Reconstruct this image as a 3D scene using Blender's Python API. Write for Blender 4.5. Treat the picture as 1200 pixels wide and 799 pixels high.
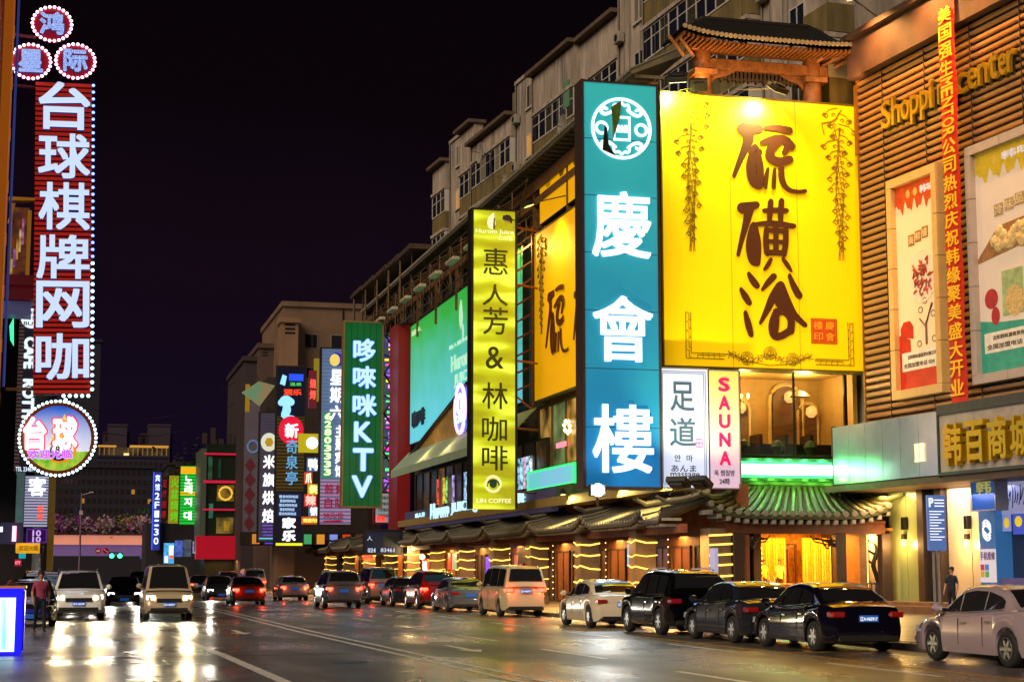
import bpy, bmesh, math, random
from mathutils import Vector, Matrix
random.seed(7)
sc = bpy.context.scene
for o in list(bpy.data.objects): bpy.data.objects.remove(o)
PI = math.pi; R = math.radians
COL = sc.collection

# ------------------------------------------------------------------ camera
FPX = 2000.0; TH = math.atan(515/2000*.991); PH = math.atan(270.5/2000); HC = 1.71
cd = bpy.data.cameras.new('camera'); cam = bpy.data.objects.new('camera', cd); COL.objects.link(cam)
cd.sensor_width = 36; cd.lens = 36*FPX/1200; cd.clip_start = .3; cd.clip_end = 4000
cam.location = (0, 0, HC); cam.rotation_euler = (PI/2+PH, 0, -TH)
sc.camera = cam
sc.view_settings.view_transform = 'Standard'; sc.view_settings.look = 'None'
sc.view_settings.exposure = 1.0; sc.view_settings.gamma = 1
sc.cycles.use_denoising = True
sc.cycles.max_bounces = 6; sc.cycles.diffuse_bounces = 2; sc.cycles.glossy_bounces = 3
sc.cycles.transmission_bounces = 4; sc.cycles.transparent_max_bounces = 8
sc.cycles.sample_clamp_indirect = 4; sc.cycles.caustics_reflective = False; sc.cycles.caustics_refractive = False

# ------------------------------------------------------------------ night sky
w = bpy.data.worlds.new('World'); sc.world = w; w.use_nodes = True
nt = w.node_tree; nt.nodes.clear()
def N(t, **k):
    n = nt.nodes.new(t)
    for a, b in k.items(): setattr(n, a, b)
    return n
tc = N('ShaderNodeTexCoord'); sx = N('ShaderNodeSeparateXYZ'); cr = N('ShaderNodeValToRGB')
nz = N('ShaderNodeTexNoise'); nz.inputs['Scale'].default_value = 2.2; nz.inputs['Detail'].default_value = 5
ma = N('ShaderNodeMath', operation='MULTIPLY_ADD'); bg = N('ShaderNodeBackground'); wo = N('ShaderNodeOutputWorld')
nt.links.new(tc.outputs['Generated'], sx.inputs[0]); nt.links.new(tc.outputs['Generated'], nz.inputs['Vector'])
nt.links.new(nz.outputs['Fac'], ma.inputs[0]); ma.inputs[1].default_value = .22
nt.links.new(sx.outputs['Z'], ma.inputs[2]); nt.links.new(ma.outputs[0], cr.inputs[0])
e = cr.color_ramp.elements
e[0].position = .10; e[0].color = (.0030, .0016, .0072, 1)
e[1].position = .50; e[1].color = (.0013, .0006, .0010, 1)
m = e.new(.26); m.color = (.0034, .0014, .0036, 1)
m = e.new(.36); m.color = (.0016, .0007, .0014, 1)
nt.links.new(cr.outputs[0], bg.inputs[0]); bg.inputs[1].default_value = 1.0
nt.links.new(bg.outputs[0], wo.inputs[0])
# faint city glow from over the street (the one sun lamp, turned down to night)
sl = bpy.data.lights.new('night_glow', 'SUN'); sl.energy = 1.5; sl.angle = R(40); sl.color = (1, .78, .55)
so = bpy.data.objects.new('night_glow', sl); COL.objects.link(so); so.rotation_euler = (R(60), 0, R(-48))

# ------------------------------------------------------------------ pixel to place
_fw = Vector((math.sin(TH)*math.cos(PH), math.cos(TH)*math.cos(PH), math.sin(PH)))
_rt = Vector((math.cos(TH), -math.sin(TH), 0)); _up = _rt.cross(_fw)
CP = Vector((0, 0, HC))
def ray(px, py): return _fw + _rt*((px-600)/FPX) + _up*((399.5-py)/FPX)
def at(px, py, ax, v):
    r = ray(px, py); return CP + r*((v-CP[ax])/r[ax])
class Frame:
    """an upright plane in the place; p() tells where a measured direction meets it, in its own metres"""
    def __init__(s, ox, oy, deg):
        s.o = Vector((ox, oy, 0)); s.a = R(deg); s.ux = Vector((math.cos(s.a), math.sin(s.a), 0)); s.uy = Vector((-math.sin(s.a), math.cos(s.a), 0))
    def p(s, px, py, y=0):
        r = ray(px, py); t = ((s.o-CP).dot(s.uy)+y)/r.dot(s.uy); q = CP+r*t
        return (q-s.o).dot(s.ux), q.z
    def u(s, px, py=500, y=0): return s.p(px, py, y)[0]
    def z(s, px, py, y=0): return s.p(px, py, y)[1]
    def w(s, u, y, z): return s.o + s.ux*u + s.uy*y + Vector((0, 0, z))

# ------------------------------------------------------------------ materials
def srgb(c):
    if isinstance(c, str):
        c = [int(c[i:i+2], 16)/255 for i in (0, 2, 4)]
        return tuple(x/12.92 if x <= .04045 else ((x+.055)/1.055)**2.4 for x in c)
    return tuple(c)
MC = {}; EV = .56
def pbr(c, rough=.6, metal=0, var=.25, scale=3, bump=0, coat=0, spec=.5, stretch=(1, 1, 1), emit=None, es=0, alpha=1):
    k = ('p', c, rough, metal, var, scale, bump, coat, spec, stretch, emit, es, alpha)
    if k in MC: return MC[k]
    col = srgb(c); m = bpy.data.materials.new('surface'); m.use_nodes = True; MC[k] = m
    n = m.node_tree.nodes; l = m.node_tree.links; b = n['Principled BSDF']
    b.inputs['Roughness'].default_value = rough; b.inputs['Metallic'].default_value = metal
    b.inputs['Coat Weight'].default_value = coat; b.inputs['Coat Roughness'].default_value = .04
    b.inputs['Specular IOR Level'].default_value = spec; b.inputs['Alpha'].default_value = alpha
    if var > 0 or bump > 0:
        t = n.new('ShaderNodeTexCoord'); mp = n.new('ShaderNodeMapping'); mp.inputs['Scale'].default_value = stretch
        z = n.new('ShaderNodeTexNoise'); z.inputs['Scale'].default_value = scale; z.inputs['Detail'].default_value = 6; z.inputs['Roughness'].default_value = .62
        l.new(t.outputs['Object'], mp.inputs[0]); l.new(mp.outputs[0], z.inputs['Vector'])
        r = n.new('ShaderNodeValToRGB'); r.color_ramp.elements[0].position = .3; r.color_ramp.elements[1].position = .72
        r.color_ramp.elements[0].color = tuple(x*(1-var) for x in col)+(1,)
        r.color_ramp.elements[1].color = tuple(min(1, x*(1+var*.6)) for x in col)+(1,)
        l.new(z.outputs['Fac'], r.inputs[0]); l.new(r.outputs[0], b.inputs['Base Color'])
        if bump > 0:
            z2 = n.new('ShaderNodeTexNoise'); z2.inputs['Scale'].default_value = scale*7; z2.inputs['Detail'].default_value = 4; l.new(mp.outputs[0], z2.inputs['Vector'])
            bp = n.new('ShaderNodeBump'); bp.inputs['Strength'].default_value = bump; bp.inputs['Distance'].default_value = .02
            l.new(z2.outputs['Fac'], bp.inputs['Height']); l.new(bp.outputs[0], b.inputs['Normal'])
    else: b.inputs['Base Color'].default_value = col+(1,)
    if emit: b.inputs['Emission Color'].default_value = srgb(emit)+(1,); b.inputs['Emission Strength'].default_value = es*EV
    return m
def emi(c, s=1, lit=False, var=0, scale=1.5, stretch=(1, 1, 1), c2=None):
    """something that gives off light; var = unevenness of the tubes inside a light box, c2 = second printed colour"""
    k = ('e', c, s, lit, var, scale, stretch, c2)
    if k in MC: return MC[k]
    m = bpy.data.materials.new('glowing'); m.use_nodes = True; MC[k] = m
    n = m.node_tree.nodes; l = m.node_tree.links; b = n['Principled BSDF']; col = srgb(c)
    b.inputs['Base Color'].default_value = tuple(x*.4 for x in col)+(1,); b.inputs['Roughness'].default_value = .35
    b.inputs['Emission Color'].default_value = col+(1,); b.inputs['Emission Strength'].default_value = s*EV
    if var:
        t = n.new('ShaderNodeTexCoord'); mp = n.new('ShaderNodeMapping'); mp.inputs['Scale'].default_value = stretch
        z = n.new('ShaderNodeTexNoise'); z.inputs['Scale'].default_value = scale; z.inputs['Detail'].default_value = 2
        l.new(t.outputs['Object'], mp.inputs[0]); l.new(mp.outputs[0], z.inputs['Vector'])
        r = n.new('ShaderNodeValToRGB'); r.color_ramp.elements[0].position = .36; r.color_ramp.elements[1].position = .68
        c3 = srgb(c2) if c2 else tuple(x*(1-var) for x in col)
        r.color_ramp.elements[0].color = c3+(1,); r.color_ramp.elements[1].color = col+(1,)
        l.new(z.outputs['Fac'], r.inputs[0]); l.new(r.outputs[0], b.inputs['Emission Color'])
    if not lit: m.cycles.emission_sampling = 'NONE'
    return m
def prints(c0, c1, z0, z1, es, base=.5, xs=0):
    """a sheet printed from one colour into another over its height and lit from inside"""
    k = ('g', c0, c1, z0, z1, es)
    if k in MC: return MC[k]
    m = bpy.data.materials.new('light_box_print'); m.use_nodes = True; MC[k] = m
    n = m.node_tree.nodes; l = m.node_tree.links; b = n['Principled BSDF']
    t = n.new('ShaderNodeTexCoord'); s = n.new('ShaderNodeSeparateXYZ'); mr = n.new('ShaderNodeMapRange')
    z = n.new('ShaderNodeTexNoise'); z.inputs['Scale'].default_value = .35; l.new(t.outputs['Object'], z.inputs['Vector'])
    mx = n.new('ShaderNodeMath'); mx.operation = 'MULTIPLY_ADD'; mx.inputs[1].default_value = .5
    l.new(t.outputs['Object'], s.inputs[0]); l.new(s.outputs['Z'], mr.inputs['Value'])
    mr.inputs['From Min'].default_value = z0; mr.inputs['From Max'].default_value = z1
    l.new(z.outputs['Fac'], mx.inputs[0]); 
    ad = n.new('ShaderNodeMath'); ad.operation = 'ADD'; ad.inputs[1].default_value = -.25; l.new(mr.outputs[0], ad.inputs[0]); l.new(ad.outputs[0], mx.inputs[2])
    r = n.new('ShaderNodeValToRGB'); r.color_ramp.elements[0].color = srgb(c0)+(1,); r.color_ramp.elements[1].color = srgb(c1)+(1,)
    l.new(mx.outputs[0], r.inputs[0]); l.new(r.outputs[0], b.inputs['Base Color']); l.new(r.outputs[0], b.inputs['Emission Color'])
    b.inputs['Emission Strength'].default_value = es*EV; b.inputs['Roughness'].default_value = .4
    return m
def glass(c=(.01, .012, .015), rough=.03):
    return pbr(c, rough, 0, 0, coat=.6, spec=.8)
def clear():
    if 'clear' in MC: return MC['clear']
    m = bpy.data.materials.new('clear_glass'); m.use_nodes = True; MC['clear'] = m
    n = m.node_tree.nodes; l = m.node_tree.links; n.clear()
    o = n.new('ShaderNodeOutputMaterial'); g = n.new('ShaderNodeBsdfGlossy'); g.inputs['Roughness'].default_value = .03
    t = n.new('ShaderNodeBsdfTransparent'); t.inputs[0].default_value = (.9, .92, .9, 1); mx = n.new('ShaderNodeMixShader')
    f = n.new('ShaderNodeFresnel'); f.inputs[0].default_value = 1.5
    l.new(f.outputs[0], mx.inputs[0]); l.new(t.outputs[0], mx.inputs[1]); l.new(g.outputs[0], mx.inputs[2]); l.new(mx.outputs[0], o.inputs[0])
    return m
STEEL = pbr('5a5450', .45, .6, .3); DARK = pbr('17130f', .6, 0, .3); BLACK = pbr((.006, .006, .007), .5, 0, 0)
WHITE = pbr((.75, .75, .74), .6); ALU = pbr('9a9c9e', .4, .5, .15); RUST = pbr('4a2c1c', .7, .2, .5, 8)

# ------------------------------------------------------------------ objects
def thing(name, label, cat, loc=(0, 0, 0), deg=0, group=None, kind=None):
    o = bpy.data.objects.new(name, None); COL.objects.link(o); o.empty_display_size = .3
    o.location = loc; o.rotation_euler = (0, 0, R(deg)); o['label'] = label; o['category'] = cat
    if group: o['group'] = group
    if kind: o['kind'] = kind
    return o
def tag(o, label, cat, group=None, kind=None):
    if label: o['label'] = label
    if cat: o['category'] = cat
    if group: o['group'] = group
    if kind: o['kind'] = kind
    return o
def put(name, mesh, parent=None, loc=None, rot=None, scale=None):
    o = bpy.data.objects.new(name, mesh); COL.objects.link(o)
    if parent: o.parent = parent
    if loc is not None: o.location = loc
    if rot is not None: o.rotation_euler = rot
    if scale is not None: o.scale = scale
    return o
class MB:
    def __init__(s): s.v = []; s.f = []
    def add(s, vs, fs):
        b = len(s.v); s.v += [tuple(v) for v in vs]; s.f += [tuple(b+i for i in f) for f in fs]; return s
    def box(s, x0, x1, y0, y1, z0, z1):
        return s.add([(x0, y0, z0), (x1, y0, z0), (x1, y1, z0), (x0, y1, z0), (x0, y0, z1), (x1, y0, z1), (x1, y1, z1), (x0, y1, z1)],
                     [(3, 2, 1, 0), (4, 5, 6, 7), (0, 1, 5, 4), (1, 2, 6, 5), (2, 3, 7, 6), (3, 0, 4, 7)])
    def frame(s, x0, x1, z0, z1, t, y0, y1):
        s.box(x0, x0+t, y0, y1, z0, z1); s.box(x1-t, x1, y0, y1, z0, z1)
        s.box(x0+t, x1-t, y0, y1, z0, z0+t); return s.box(x0+t, x1-t, y0, y1, z1-t, z1)
    def prism(s, poly, y0, y1):
        n = len(poly)
        a = sum(poly[i][0]*poly[(i+1) % n][1]-poly[(i+1) % n][0]*poly[i][1] for i in range(n))
        if a < 0: poly = poly[::-1]
        return s.add([(x, y0, z) for x, z in poly]+[(x, y1, z) for x, z in poly],
                     [tuple(range(n)), tuple(range(2*n-1, n-1, -1))]+[(i, i+n, (i+1) % n+n, (i+1) % n) for i in range(n)])
    def tube(s, pts, r, n=6, closed=False):
        pts = [Vector(p) for p in pts]; rs = r if isinstance(r, (list, tuple)) else [r]*len(pts); b = len(s.v); L = len(pts)
        for i, p in enumerate(pts):
            t = (pts[(i+1) % L if closed else min(i+1, L-1)]-pts[(i-1) % L if closed else max(i-1, 0)])
            t = t.normalized() if t.length > 1e-9 else Vector((0, 0, 1))
            a = Vector((0, 0, 1)) if abs(t.z) < .9 else Vector((1, 0, 0)); e1 = t.cross(a).normalized(); e2 = t.cross(e1)
            s.v += [tuple(p+(e1*math.cos(2*PI*k/n)+e2*math.sin(2*PI*k/n))*rs[i]) for k in range(n)]
        for i in range(L if closed else L-1):
            j = (i+1) % L
            for k in range(n): s.f.append((b+i*n+k, b+i*n+(k+1) % n, b+j*n+(k+1) % n, b+j*n+k))
        if not closed: s.f.append(tuple(b+k for k in range(n))[::-1]); s.f.append(tuple(b+(L-1)*n+k for k in range(n)))
        return s
    def bar(s, p, q, r=.04): return s.tube([p, q], r, 4)
    def lathe(s, prof, c=(0, 0, 0), n=16, axis='z', caps=True):
        b = len(s.v)
        for r, h in prof:
            for k in range(n):
                a = 2*PI*k/n; x, y = r*math.cos(a), r*math.sin(a)
                s.v.append({'z': (c[0]+x, c[1]+y, c[2]+h), 'y': (c[0]+x, c[1]+h, c[2]+y), 'x': (c[0]+h, c[1]+x, c[2]+y)}[axis])
        for i in range(len(prof)-1):
            for k in range(n): s.f.append((b+i*n+k, b+i*n+(k+1) % n, b+(i+1)*n+(k+1) % n, b+(i+1)*n+k))
        if caps: s.f.append(tuple(b+k for k in range(n))[::-1]); s.f.append(tuple(b+(len(prof)-1)*n+k for k in range(n)))
        return s
    def sheet(s, poly, y): return s.add([(x, y, z) for x, z in poly], [tuple(range(len(poly)))])
    def mesh(s, name, mat, smooth=False):
        m = bpy.data.meshes.new(name); m.from_pydata(s.v, [], s.f); m.materials.append(mat)
        if smooth: m.shade_smooth()
        m.update(); return m
    def build(s, name, mat, parent=None, loc=None, smooth=False, bevel=0, kind=None, label=None, rot=None):
        m = s.mesh(name, mat)
        if True:
            bm = bmesh.new(); bm.from_mesh(m); bmesh.ops.recalc_face_normals(bm, faces=bm.faces)
            if bevel: bmesh.ops.bevel(bm, geom=list(bm.edges), offset=bevel, segments=1, affect='EDGES', clamp_overlap=True)
            bm.to_mesh(m); bm.free()
        if smooth: m.shade_smooth(); m.set_sharp_from_angle(angle=R(38))
        o = put(name, m, parent, loc, rot)
        if kind: o['kind'] = kind
        if label: o['label'] = label
        return o
def ellipse(cx, cz, rx, rz, n=24, a0=0): return [(cx+rx*math.cos(a0+2*PI*k/n), cz+rz*math.sin(a0+2*PI*k/n)) for k in range(n)]

GC = {}
def gmesh(txt, bold=0, depth=.1, sp=1):
    k = (txt, bold, depth, sp)
    if k in GC: return GC[k]
    c = bpy.data.curves.new('t', 'FONT'); c.body = txt; c.resolution_u = 3; c.extrude = depth/2; c.space_character = sp
    o = bpy.data.objects.new('t', c); COL.objects.link(o)
    me = bpy.data.meshes.new_from_object(o.evaluated_get(bpy.context.evaluated_depsgraph_get()))
    bpy.data.objects.remove(o)
    if bold > 0:      # a heavier weight: the same outline laid over itself all round, each layer a hair behind the last
        n = 8 if bold >= .045 else 6 if bold >= .025 else 4; V = [v.co.copy() for v in me.vertices]; Fc = [tuple(p.vertices) for p in me.polygons]; v2 = []; f2 = []
        rings = [(0, 0)]+[(bold*math.cos(2*PI*(k+.5)/n), bold*math.sin(2*PI*(k+.5)/n)) for k in range(n)]
        if bold >= .06: rings += [(bold*.5*math.cos(2*PI*k/6), bold*.5*math.sin(2*PI*k/6)) for k in range(6)]
        for q, (dx, dy) in enumerate(rings):
            b = len(v2); v2 += [(v.x+dx, v.y+dy, v.z*(1-.012*q)) for v in V]; f2 += [tuple(b+i for i in f) for f in Fc]
        bpy.data.meshes.remove(me); me = bpy.data.meshes.new('letter'); me.from_pydata(v2, [], f2)
    me.name = 'letter'; me.materials.clear()
    xs = [v.co.x for v in me.vertices] or [0, 1]; ys = [v.co.y for v in me.vertices] or [0, 1]
    GC[k] = (me, min(xs), max(xs), min(ys), max(ys)); return GC[k]
GM = {}
def glyph(txt, x0, z0, x1, z1, y, mat, parent, bold=.0, depth=.1, rot=0, keep=0, name='letter', sp=1):
    """text fitted into the box x0..x1, z0..z1 of its sign, standing proud of the plane y; rot=-90 reads downwards"""
    me, a, b, c, d = gmesh(txt, bold, 1, sp)
    k = (txt, bold, mat.name, sp)
    if k not in GM: q = me.copy(); q.materials.append(mat); GM[k] = q
    W = x1-x0; H = z1-z0
    if rot: sxx, syy = H/(b-a), W/(d-c)
    else: sxx, syy = W/(b-a), H/(d-c)
    if keep: sxx = syy = min(sxx, syy)
    mc = Matrix.Translation((-(a+b)/2, -(c+d)/2, 0)); s = Matrix.Diagonal((sxx, syy, depth, 1))
    M = Matrix.Translation(((x0+x1)/2, y-depth/2, (z0+z1)/2)) @ Matrix.Rotation(PI/2, 4, 'X') @ Matrix.Rotation(R(rot), 4, 'Z') @ s @ mc
    o = bpy.data.objects.new(name, GM[k]); COL.objects.link(o); o.parent = parent; o.matrix_local = M
    return o
def shared(name, fn, cache={}):
    if name not in cache: cache[name] = fn()
    return cache[name]
def lamp(kind, loc, power, color, parent=None, target=None, size=.3, ang=90, blend=.6, sy=None):
    L = bpy.data.lights.new('lamp_light', kind); L.energy = power*.72; L.color = color
    if kind == 'AREA':
        L.size = size
        if sy: L.shape = 'RECTANGLE'; L.size_y = sy
    else: L.shadow_soft_size = size
    if kind == 'SPOT': L.spot_size = R(ang); L.spot_blend = blend
    o = bpy.data.objects.new('lamp_light', L); COL.objects.link(o); o.location = loc
    if target is not None: o.rotation_euler = (Vector(target)-Vector(loc)).to_track_quat('-Z', 'Y').to_euler()
    return o
def floodlight(loc, target, label, color=(1, .75, .4), power=600, ang=110, glow=6, arm=None, sz=.28, group='floodlights'):
    """lamp head with its lens and bracket; loc is the head, arm where the bracket is fixed"""
    t = thing('floodlight', label, 'floodlight', loc, 0, group)
    d = (Vector(target)-Vector(loc)).normalized(); q = d.to_track_quat('-Y', 'Z').to_euler()
    MB().box(-sz, sz, -.1, .12, -sz*.7, sz*.7).box(-sz*.6, sz*.6, .12, .2, -sz*.4, sz*.4).build('lamp_housing', DARK, t, rot=q, bevel=.015)
    MB().box(-sz*.85, sz*.85, -.125, -.102, -sz*.58, sz*.58).build('lens', emi(tuple(color), glow), t, rot=q)
    if arm is not None:
        MB().tube([(0, 0, 0), (Vector(arm)-Vector(loc))], .035, 5).build('bracket_arm', STEEL, t)
    lamp('SPOT', Vector(loc)+d*.2, power, color, target=target, size=.12, ang=ang, blend=.8)
    return t
# ------------------------------------------------------------------ ground and road
def road_mat():
    m = bpy.data.materials.new('wet_asphalt'); m.use_nodes = True; n = m.node_tree.nodes; l = m.node_tree.links; b = n['Principled BSDF']
    t = n.new('ShaderNodeTexCoord')
    def noise(sc_, det, st=(1, 1, 1)):
        mp = n.new('ShaderNodeMapping'); mp.inputs['Scale'].default_value = st; z = n.new('ShaderNodeTexNoise'); z.inputs['Scale'].default_value = sc_; z.inputs['Detail'].default_value = det
        l.new(t.outputs['Object'], mp.inputs[0]); l.new(mp.outputs[0], z.inputs['Vector']); return z
    a = noise(.5, 8, (1, .25, 1)); c = n.new('ShaderNodeValToRGB'); c.color_ramp.elements[0].position = .3; c.color_ramp.elements[1].position = .7
    c.color_ramp.elements[0].color = (.052, .050, .050, 1); c.color_ramp.elements[1].color = (.130, .122, .116, 1); l.new(a.outputs['Fac'], c.inputs[0]); l.new(c.outputs[0], b.inputs['Base Color'])
    r = noise(.35, 6, (1, .35, 1)); mr = n.new('ShaderNodeMapRange'); mr.inputs['From Min'].default_value = .35; mr.inputs['From Max'].default_value = .65
    mr.inputs['To Min'].default_value = .17; mr.inputs['To Max'].default_value = .44; l.new(r.outputs['Fac'], mr.inputs[0]); l.new(mr.outputs[0], b.inputs['Roughness'])
    g = noise(38, 3); g2 = noise(2.2, 4, (1, .6, 1)); ad = n.new('ShaderNodeMath'); ad.operation = 'MULTIPLY_ADD'; ad.inputs[1].default_value = 3; l.new(g2.outputs['Fac'], ad.inputs[0]); l.new(g.outputs['Fac'], ad.inputs[2])
    bp = n.new('ShaderNodeBump'); bp.inputs['Strength'].default_value = .5; bp.inputs['Distance'].default_value = .016; l.new(ad.outputs[0], bp.inputs['Height']); l.new(bp.outputs[0], b.inputs['Normal'])
    b.inputs['Specular IOR Level'].default_value = .9
    # cracks, oil darkened wheel tracks
    vo = n.new('ShaderNodeTexVoronoi'); vo.feature = 'DISTANCE_TO_EDGE'; vo.inputs['Scale'].default_value = .22; wn = noise(.9, 5)
    vm = n.new('ShaderNodeVectorMath'); vm.operation = 'MULTIPLY_ADD'; vm.inputs[1].default_value = (1.6, 1.6, 0); l.new(wn.outputs['Color'], vm.inputs[0]); l.new(t.outputs['Object'], vm.inputs[2]); l.new(vm.outputs[0], vo.inputs['Vector'])
    cr_ = n.new('ShaderNodeMapRange'); cr_.inputs['From Min'].default_value = .0; cr_.inputs['From Max'].default_value = .012; cr_.inputs['To Min'].default_value = .25; l.new(vo.outputs['Distance'], cr_.inputs[0])
    sp = n.new('ShaderNodeSeparateXYZ'); l.new(t.outputs['Object'], sp.inputs[0]); sn = n.new('ShaderNodeMath'); sn.operation = 'SINE'; ms = n.new('ShaderNodeMath'); ms.operation = 'MULTIPLY'; ms.inputs[1].default_value = 3.6; l.new(sp.outputs['X'], ms.inputs[0]); l.new(ms.outputs[0], sn.inputs[0])
    tr = n.new('ShaderNodeMapRange'); tr.inputs['From Min'].default_value = -1; tr.inputs['To Min'].default_value = .62; tr.inputs['To Max'].default_value = 1.1; l.new(sn.outputs[0], tr.inputs[0])
    m1 = n.new('ShaderNodeMath'); m1.operation = 'MULTIPLY'; l.new(cr_.outputs[0], m1.inputs[0]); l.new(tr.outputs[0], m1.inputs[1])
    mx = n.new('ShaderNodeVectorMath'); mx.operation = 'SCALE'; l.new(c.outputs[0], mx.inputs[0]); l.new(m1.outputs[0], mx.inputs['Scale']); l.new(mx.outputs[0], b.inputs['Base Color'])
    return m
ROAD = road_mat()
CURBX = 17.9; LCX = -2.0
def st(o): o['kind'] = 'structure'; return o
st(MB().add([(-1500, -300, -.02), (1500, -300, -.02), (1500, 3000, -.02), (-1500, 3000, -.02)], [(0, 1, 2, 3)]).build('ground', pbr('2a2624', .8, 0, .3, .5)))
st(MB().add([(LCX, -20, 0), (CURBX, -20, 0), (CURBX, 420, 0), (LCX, 420, 0)], [(0, 1, 2, 3)]).build('road', ROAD))
PAVE = pbr('3d3733', .35, 0, .35, 1.2, .2)
rs = st(MB().box(CURBX+.22, 60, -20, 420, -.01, .13).build('pavement', PAVE))
ls = st(MB().box(-40, LCX-.22, -20, 420, -.01, .13).build('pavement', PAVE))
# kerb stones along the parked cars, one by one where the photo shows them
kb = shared('kerb', lambda: MB().box(-.11, .11, -.49, .49, -.01, .15).mesh('kerb_stone', pbr('5c5650', .6, 0, .3, 5, .2)))
for i in range(70):
    o = put('kerb_stone', kb, rs, (CURBX+.11, 24.5+i*1.0, 0))
MB().box(CURBX, CURBX+.22, 94.1, 420, -.01, .15).build('kerb', kb.materials[0], rs)
MB().box(LCX-.22, LCX, -20, 420, -.01, .15).build('kerb', kb.materials[0], ls)
# paving slabs in front of the shops
sb = [MB().box(-.39, .39, -.39, .39, 0, .012).mesh('paving_slab', pbr(c, .3, 0, .3, 2, .15)) for c in ('4b4540', '413b38', '55504a')]
for i in range(13):
    for j in range(20): put('paving_slab', random.choice(sb), rs, (18.9+i*.8, 29+j*.8, .13))
PAINT = pbr((.72, .72, .70), .4, 0, .45, 5)
def strip(name, pts, wd, z=.004, mat=PAINT):
    L = [Vector((p[0]-wd/2, p[1], z)) for p in pts]; Rr = [Vector((p[0]+wd/2, p[1], z)) for p in pts]; n = len(pts)
    return st(MB().add(L+Rr, [(i, i+n, i+n+1, i+1) for i in range(n-1)]).build(name, mat))
strip('lane_line', [(3.36, 24), (3.1, 36), (2.7, 47.5)], .22)
for i in range(9): strip('lane_line', [(3.0, 56+i*10), (3.0, 60+i*10)], .15)
for dx in (0, .42): strip('lane_line', [(7.0+dx, 22), (6.75+dx, 33), (6.4+dx, 50), (6.2+dx, 80), (6.1+dx, 240)], .13)
for i in range(22): strip('lane_line', [(10.35, 24+i*9), (10.25, 28.5+i*9)], .16)
for i in range(22): strip('lane_line', [(13.95, 26+i*9), (13.95, 30.5+i*9)], .15)
YEL = pbr('b98a10', .5, 0, .3, 5)
strip('parking_line', [(14.75, 24), (14.75, 120)], .12, mat=YEL)
for i in range(7): st(MB().box(14.8, 17.6, 34.6+i*5.15-.06, 34.6+i*5.15+.06, .002, .006).build('parking_line', YEL))
def arrow(x, y, s=1, name='road_arrow'):
    P = [(-.08, 0), (.08, 0), (.08, 2.4), (.3, 2.4), (0, 3.6), (-.3, 2.4), (-.08, 2.4)]
    st(MB().add([(x+a*s, y-b*s, .004) for a, b in P], [tuple(range(7))[::-1]]).build(name, PAINT))
arrow(1.6, 50); arrow(4.7, 52); arrow(8.6, 40)
P4 = [(6.05, 26.2), (6.75, 26.2), (6.6, 27.3), (6.15, 27.3)]
st(MB().add([(a, b, .0045) for a, b in P4], [(0, 1, 2, 3)]).build('road_arrow', PAINT))
# manhole covers and a patched strip
for x, y in ((1.9, 36), (5.2, 33), (9.1, 31), (4.4, 58), (12.3, 37)):
    c = MB().lathe([(.36, .003), (.36, .007), (.30, .007), (.29, .005), (.0, .005)], (x, y, 0), 20).build('manhole_cover', pbr('1c1a19', .3, .7, .3, 9, .3)); tag(c, None, None); c['kind'] = 'structure'
st(MB().add([(-1.5, 35.2, .003), (5.8, 36.2, .003), (5.8, 36.55, .003), (-1.5, 35.5, .003)], [(0, 1, 2, 3)]).build('road_patch', pbr('0f0e0e', .35, 0, .3, 4)))

# ------------------------------------------------------------------ frames of the right-hand side
XB = 24.0
SF = Frame(XB, 66, -90)            # side plane of the arcade block, along the street
YF = Frame(0, 66, 0)               # the front of the bath house, square to the street
SH = Frame(at(1014, 330, 1, 64).x, 64, -85.2)        # wall of the shopping building
AP = Frame(32.2, 66, -86)          # apartment block behind
def T(fr, name, label, cat, group=None, kind=None): return thing(name, label, cat, fr.o, math.degrees(fr.a), group, kind)
def PF(y): return Frame(0, y, 0)

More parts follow.
